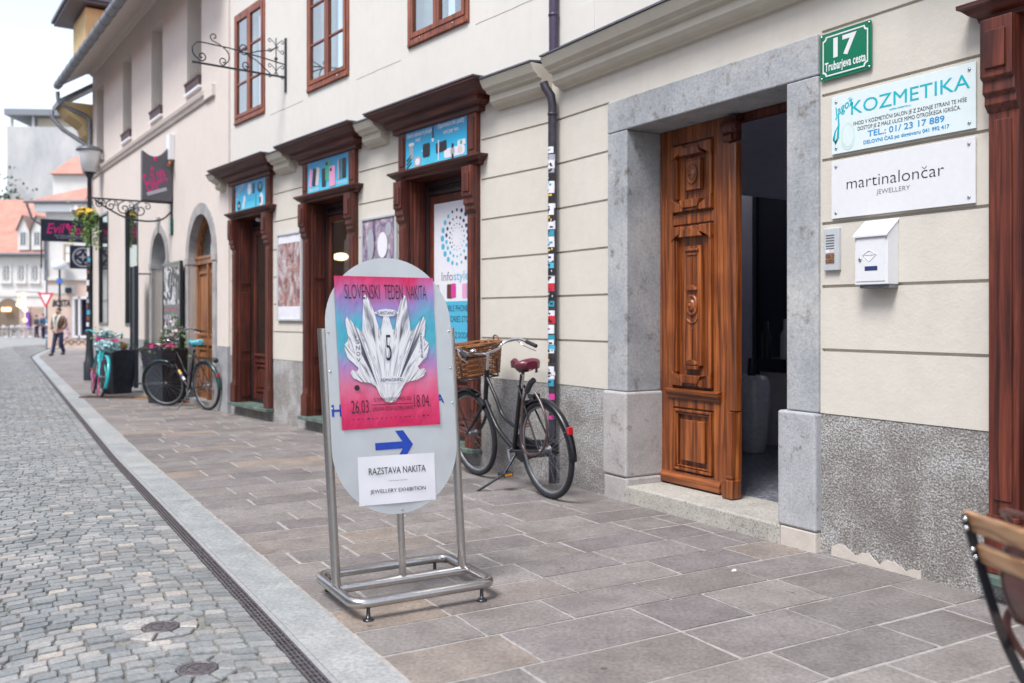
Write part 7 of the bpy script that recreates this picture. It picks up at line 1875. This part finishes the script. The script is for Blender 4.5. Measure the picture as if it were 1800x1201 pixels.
def person(loc, rz, label, H=1.78, coat='jacket', stride=.22, pockets=True, group=None, hairc='hair'):
    x, y, z = loc; t = thing('person', label, 'person', loc, group)
    Q = Matrix.Rotation(rz, 4, 'Z') @ Matrix.Scale(H / 1.78, 4)
    def J(l): return [tuple(Q @ Vector(p[:3])) + tuple(v * H / 1.78 for v in p[3:]) for p in l]
    s = stride      # facing -y
    legs = [(0, .0, .93, .13, .11), (-.10, 0, .86, .095), (-.11, -s * .45, .49, .062), (-.115, -s * .9, .10, .045), (.10, 0, .86, .095), (.11, -.02, .48, .06), (.115, s * .75, .13, .045)]
    torso = [(0, .01, 1.12, .13, .10), (0, .0, 1.32, .16, .11), (0, 0, 1.46, .09, .07), (0, -.01, 1.54, .055), (0, -.015, 1.60, .072, .085), (0, -.02, 1.70, .080, .095), (0, -.015, 1.755, .045, .05)]
    if pockets: arms = [(-.19, 0, 1.43, .055), (-.275, .05, 1.16, .045), (-.20, -.10, .98, .04), (.19, 0, 1.43, .055), (.275, .05, 1.16, .045), (.20, -.10, .98, .04)]
    else: arms = [(-.19, 0, 1.43, .055), (-.24, .04, 1.15, .042), (-.23, -.07, .90, .035), (.19, 0, 1.43, .055), (.24, .0, 1.15, .042), (.22, -.12, .93, .035)]
    J_ = legs + torso + arms; L, T = len(legs), len(torso); b = L + T
    E = [(0, 1), (1, 2), (2, 3), (0, 4), (4, 5), (5, 6), (0, L), (L, L + 1), (L + 1, L + 2), (L + 2, L + 3), (L + 3, L + 4), (L + 4, L + 5), (L + 5, L + 6), (L + 2, b), (b, b + 1), (b + 1, b + 2), (L + 2, b + 3), (b + 3, b + 4), (b + 4, b + 5)]
    skin('body', J(J_), E, M['skin'], t, 2, 0, loc)
    BM = Matrix.Translation(Vector(loc)) @ Q
    # face and hands
    mb = MB(BM); mb.add([(0, -.135, 1.655), (-.018, -.105, 1.635), (.018, -.105, 1.635), (0, -.105, 1.69)], [(0, 1, 2), (0, 1, 3), (0, 2, 3), (1, 2, 3)])
    for sx in (-1, 1): mb.ball((sx * .085, -.01, 1.655), (.014, .02, .032), 8, 5)
    mb.build('ears_and_nose', M['skin'], t)
    mb = MB(BM)
    for sx in (-1, 1): mb.ball((sx * .033, -.102, 1.675), (.012, .008, .007), 8, 4)
    mb.build('eyes', M['ink'], t)
    mb = MB(BM); mb.ball((0, -.085, 1.60), (.05, .03, .035), 10, 6); mb.build('beard', M[hairc], t)
    mb = MB(BM); mb.ball((0, .015, 1.715), (.092, .105, .075), 12, 8); mb.build('hair', M[hairc], t)
    if not pockets:
        for sx, hx in ((-1, arms[2]), (1, arms[5])):
            mb = MB(BM); hx = Vector(hx[:3]); mb.ball(hx + Vector((0, -.02, -.045)), (.016, .036, .045), 8, 6)
            for f in range(4): p0 = hx + Vector((0, -.045 + .018 * f, -.08)); mb.tube([p0, p0 + Vector((-.004 * sx, -.004, -.035 - .006 * (f in (1, 2)))), p0 + Vector((-.014 * sx, -.008, -.06 - .008 * (f in (1, 2))))], .0075, 5)
            mb.tube([hx + Vector((0, -.045, -.03)), hx + Vector((-.006 * sx, -.07, -.055)), hx + Vector((-.008 * sx, -.068, -.078))], .008, 5); mb.build('hand', M['skin'], t)
    tr = [(0, .0, .95, .15, .125), (-.10, 0, .84, .108), (-.11, -s * .45, .49, .08), (-.115, -s * .9, .07, .068), (.10, 0, .84, .108), (.11, -.02, .48, .08), (.115, s * .75, .11, .068)]
    skin('trousers', J(tr), [(0, 1), (1, 2), (2, 3), (0, 4), (4, 5), (5, 6)], M['jeans'], t, 1, 0, loc)
    for (fx, fy, fz, up) in ((-.115, -s * .9, .0, 0), (.115, s * .75, .03, .04)):
        mb = MB(BM); mb.ball((fx, fy - .07, fz + .05), (.05, .15, .05), 10, 6); mb.build('shoe', M['black'], t)
    cm = M[coat]
    ja = [(0, 0, .93, .175, .135), (0, 0, 1.12, .185, .14), (0, 0, 1.33, .19, .14), (0, 0, 1.47, .11, .09)]
    sl = [(p[0] * 1.03, p[1], p[2], p[3] + .026) for p in arms]
    skin('jacket', J(ja + sl), [(0, 1), (1, 2), (2, 3), (2, 4), (4, 5), (5, 6), (2, 7), (7, 8), (8, 9)], cm, t, 2, 0, loc)
    return t, BM
x = (103 - 900) / 1600 * 34
t, BM = person((x, 34, gz(34)), R(-8), 'man walking towards us in a brown jacket with cream collar, hands in pockets')
mb = MB(BM)
for s in (-1, 1): mb.tube(spline([(s * .09, .05, 1.50), (s * .11, -.06, 1.50), (s * .085, -.15, 1.38), (s * .05, -.185, 1.18), (s * .035, -.17, .98)], 4), [.045] * 6 + [.04] * 5 + [.03] * 6, 8)
mb.tube(spline([(-.09, .05, 1.50), (0, .085, 1.52), (.09, .05, 1.50)], 4), .045, 8)
mb.build('fleece_collar', M['fleece'], t)
mb = MB(BM); mb.add([(-.06, -.155, 1.44), (.06, -.155, 1.44), (.03, -.178, 1.0), (-.03, -.178, 1.0)], [(0, 1, 2, 3)]); sh_ = mb.build('shirt', M['shirt'], t); sh_.modifiers.new('s', 'SOLIDIFY').thickness = .01
x = (76 - 900) / 1600 * 62
t, BM = person((x, 62, gz(62)), R(70), 'distant person in a blue jacket with a tan bag standing by the cafe tables', 1.7, 'blue_top', .08, False)
mb = MB(BM); mb.box(.16, .30, -.12, .16, .95, 1.25); mb.tube([(.2, 0, 1.25), (.05, .02, 1.5), (-.15, 0, 1.1)], .015, 5); mb.build('bag', M['tan_bag'], t)
x = (64 - 900) / 1600 * 65
person((x, 65, gz(65)), R(150), 'distant person in dark clothes seen beside the cafe tables near the doors', 1.62, 'black', .05, False)

# ================================================================ HOUSES ACROSS THE STREET (unseen, added to shade the lane and show in the panes)
for i, (a0, a1, h, mt) in enumerate(((-9, 3.5, 6.8, 'far_cream'), (3.6, 17, 6.2, 'far_white'), (17.1, 31, 6.5, 'far_peach'))):
    OP = Matrix(((A.x, -B.x, 0, B.x * -5.6), (A.y, -B.y, 0, B.y * -5.6), (0, 0, 1, 0), (0, 0, 0, 1)))      # x up the street, y away from it
    t = thing('house_across_street', ['cream house across the lane, behind the camera on the left', 'white house across the lane, out of view on the left', 'peach house across the lane, farther along on the left'][i], 'building', gp((a0 + a1) / 2, -5.6))
    mb = MB(OP); mb.box(a0, a1, .0, 8, -.4, h); mb.build('wall', M[mt], t)
    mb = MB(OP); mb.add([(a0, -.5, h), (a1, -.5, h), (a1, 4.5, h + 3.2), (a0, 4.5, h + 3.2), (a0, -.5, h - .1), (a1, -.5, h - .1)], [(0, 1, 2, 3), (0, 1, 5, 4)]); mb.build('roof', M['red_roof'], t)
    for k in range(int((a1 - a0) / 2.6)):
        for z in (.9, 4.2):
            x0 = a0 + .8 + k * 2.6; mb = MB(OP); frame_rect(mb, x0, x0 + 1.1, z, z + 1.7, .1, -.05, .02); mb.box(x0 + .5, x0 + .6, -.05, .02, z, z + 1.7); w_ = mb.build('window', M['white'], t)
            mb = MB(OP); mb.box(x0 + .05, x0 + 1.05, -.02, -.01, z + .05, z + 1.65); mb.build('pane', M['far_glass'], w_)

# ================================================================ BISTRO CHAIR WITH BAG, NEAR RIGHT CORNER
CH = Matrix(((-.21, .978, 0, 0), (.978, .208, 0, 0), (0, 0, 1, 0), (0, 0, 0, 1)))   # x: along the slats away from us, y: towards the seat
p0 = Vector((1.0, 1.97, 0)); CHM = Matrix.Translation(p0) @ CH
t = thing('folding_chair', 'folding bistro chair with varnished wooden slats on black flat iron frame', 'chair', (p0.x, p0.y, 0))
W_ = .42
def slat(y0, z0, y1, z1, th=.016, bow=.012):
    mb = MB(CHM); n_ = 10; vs = []
    d = Vector((0, y1 - y0, z1 - z0)); nn = Vector((0, d.z, -d.y)).normalized() * th
    for i in range(n_ + 1):
        x = .02 - (W_ + .04) * i / n_; b_ = bow * (1 - ((i / n_) * 2 - 1) ** 2)
        for q_ in (Vector((x, y0 - b_, z0)), Vector((x, y1 - b_, z1)), Vector((x, y1 - b_, z1)) - nn, Vector((x, y0 - b_, z0)) - nn): vs.append(q_)
    fs = [(i * 4 + k, i * 4 + (k + 1) % 4, (i + 1) * 4 + (k + 1) % 4, (i + 1) * 4 + k) for i in range(n_) for k in range(4)] + [(0, 1, 2, 3), tuple(n_ * 4 + k for k in range(4))]
    mb.add(vs, fs); return mb
for (y0, z0, y1, z1) in ((.014, .790, .000, .832), (.036, .722, .024, .762)):
    slat(y0, z0, y1, z1).build('back_slat', M['slat_wood'], t, .004)
for k in range(7):
    y = .20 + k * .052
    mb = MB(CHM); mb.box(-W_ - .01, .01, y, y + .036, .448, .462); mb.build('seat_slat', M['slat_wood'], t, .003)
def bar(pts, name='frame_bar', w=.022, th=.006):
    mb = MB(CHM); P = [Vector(p) for p in pts]; vs = []
    for i, p in enumerate(P):
        d = (P[min(i + 1, len(P) - 1)] - P[max(i - 1, 0)]).normalized(); s_ = Vector((0, d.z, -d.y)) * w / 2; x_ = Vector((th / 2, 0, 0))
        vs += [p + s_ + x_, p - s_ + x_, p - s_ - x_, p + s_ - x_]
    n_ = len(P); mb.add(vs, [(i * 4 + k, i * 4 + (k + 1) % 4, (i + 1) * 4 + (k + 1) % 4, (i + 1) * 4 + k) for i in range(n_ - 1) for k in range(4)] + [(0, 1, 2, 3), tuple((n_ - 1) * 4 + k for k in range(4))]); mb.build(name, M['black'], t, .001)
for xx in (0, -W_):
    bar(spline([(xx + .004, -.018, .826), (xx + .004, .006, .75), (xx, .048, .62), (xx, .085, .53), (xx, .15, .42), (xx, .30, .22), (xx, .46, .0)], 4))
    bar(spline([(xx - .012, .56, .45), (xx - .012, .40, .32), (xx - .012, .12, .0)], 4))
    bar([(xx + .006, .13, .442), (xx + .006, .58, .442)], 'seat_rail', .02)
for y_, z_ in ((.12, .435), (.42, .045), (.16, .045)):
    mb = MB(CHM); mb.tube([(.03, y_, z_), (-W_ - .03, y_, z_)], .006, 8); mb.build('cross_rod', M['black'], t)
for z_, y_ in ((.815, .004), (.795, .008), (.748, .024), (.730, .03)):
    mb = MB(CHM); mb.M = CHM; mb.lathe((.004, y_ - .022, z_), [(.006, 0), (.0055, -.006), (.001, -.007)], 10, 'y'); mb.build('rivet', M['chrome'], t)
# leather bag hung over the backrest
bgm = CHM @ Matrix.Translation((-.16, .0, 0))
t = thing('leather_bag', 'worn reddish brown leather bag hanging from the wooden chair back', 'bag', CHM @ Vector((-.2, .1, .48)))
mb = MB(CHM); n_ = 12; vs = []
for j in range(9):
    f = j / 8; z = .605 + .18 * f; hw_ = .135 - .02 * f + .012 * math.sin(f * 3); dp_ = .045 * math.sin(math.pi * (.12 + .8 * (1 - f))) + .012
    for i in range(20):
        a = 2 * math.pi * i / 20; vs.append((-.155 + hw_ * math.copysign(abs(math.cos(a)) ** .5, math.cos(a)), .085 + dp_ * math.sin(a) - .03 * f, z + .006 * math.sin(a * 2 + f * 5)))
mb.add(vs, [(j * 20 + i, j * 20 + (i + 1) % 20, (j + 1) * 20 + (i + 1) % 20, (j + 1) * 20 + i) for j in range(8) for i in range(20)] + [tuple(range(20)), tuple(range(160, 180))], 0, True)
mb.build('bag_body', M['leather'], t)
mb = MB(CHM); mb.tube(spline([(-.06, .06, .77), (-.06, .04, .82), (-.09, .0, .85), (-.20, -.005, .852), (-.25, .04, .82), (-.26, .06, .77)], 6), .009, 8, flat=(1, .5)); mb.build('shoulder_strap', M['leather'], t)
mb = MB(CHM); mb.tube(spline([(-.03, .10, .63), (.005, .09, .60), (.0, .09, .56), (-.04, .10, .52), (-.12, .11, .51), (-.22, .12, .52)], 6), .010, 8, flat=(1, .4)); mb.build('loose_strap', M['leather'], t)
# things inside the hall
def hall(u, d, z): return FR @ Vector((u, d, z))
t = thing('floor_vase', 'tall white glazed vase standing in the dim hallway', 'vase', hall(.26, -1.88, .1))
mb = MB(FR); mb.lathe((.26, -1.88, .1), [(.09, 0), (.10, .02), (.115, .2), (.135, .42), (.14, .55), (.13, .62), (.10, .66), (.09, .66), (.11, .60)], 28); mb.build('vase_body', plain('white_glaze', (.62, .62, .66), .12, coat=.6, bmp=0), t)
mb = MB(FR); mb.tube(spline([(.25, -1.86, .72), (.27, -1.84, .80), (.26, -1.86, .9)], 4), .035, 8); mb.build('dark_neck', M['black'], t)
t = thing('side_table', 'pale counter with dark top carrying bottles in the dim hallway', 'table', hall(.4, -2.5, .1))
mb = MB(FR); mb.box(-.12, 1.1, -2.9, -2.35, .1, .76); mb.build('counter', M['hall_wall2'] if 'hall_wall2' in M else M['far_white'], t)
mb = MB(FR); mb.box(-.14, 1.12, -2.92, -2.33, .76, .88); mb.build('table_top', M['dark_in'], t)
for u, d, h, r_, m_, lab in ((-.08, -2.40, .34, .045, 'black', 'tall dark bottle on the hallway counter, left of the pale one'), (.12, -2.42, .36, .045, 'frosted', 'pale spray bottle on the counter in the hallway'), (.02, -2.55, .2, .05, 'burgundy', 'squat reddish jar on the counter in the hallway')):
    mb = MB(FR); mb.lathe((u, d, .88), [(r_, 0), (r_, h * .6), (r_ * .4, h * .75), (r_ * .35, h), (.001, h)], 14); tag(mb.build('bottle', M[m_]), lab, 'bottle', 'bottles on the hall counter')
t = thing('inner_door', 'tall black inner doorway at the back of the hall', 'door', hall(-1.3, -4.05, .1))
mb = MB(FR); mb.box(-1.74, -.7, -4.09, -4.02, .1, 2.68); mb.build('door_panel', M['dark_in'], t)
mb = MB(FR); frame_rect(mb, -1.79, -.65, .1, 2.75, .06, -4.09, -3.98); mb.build('door_frame', M['black'], t)
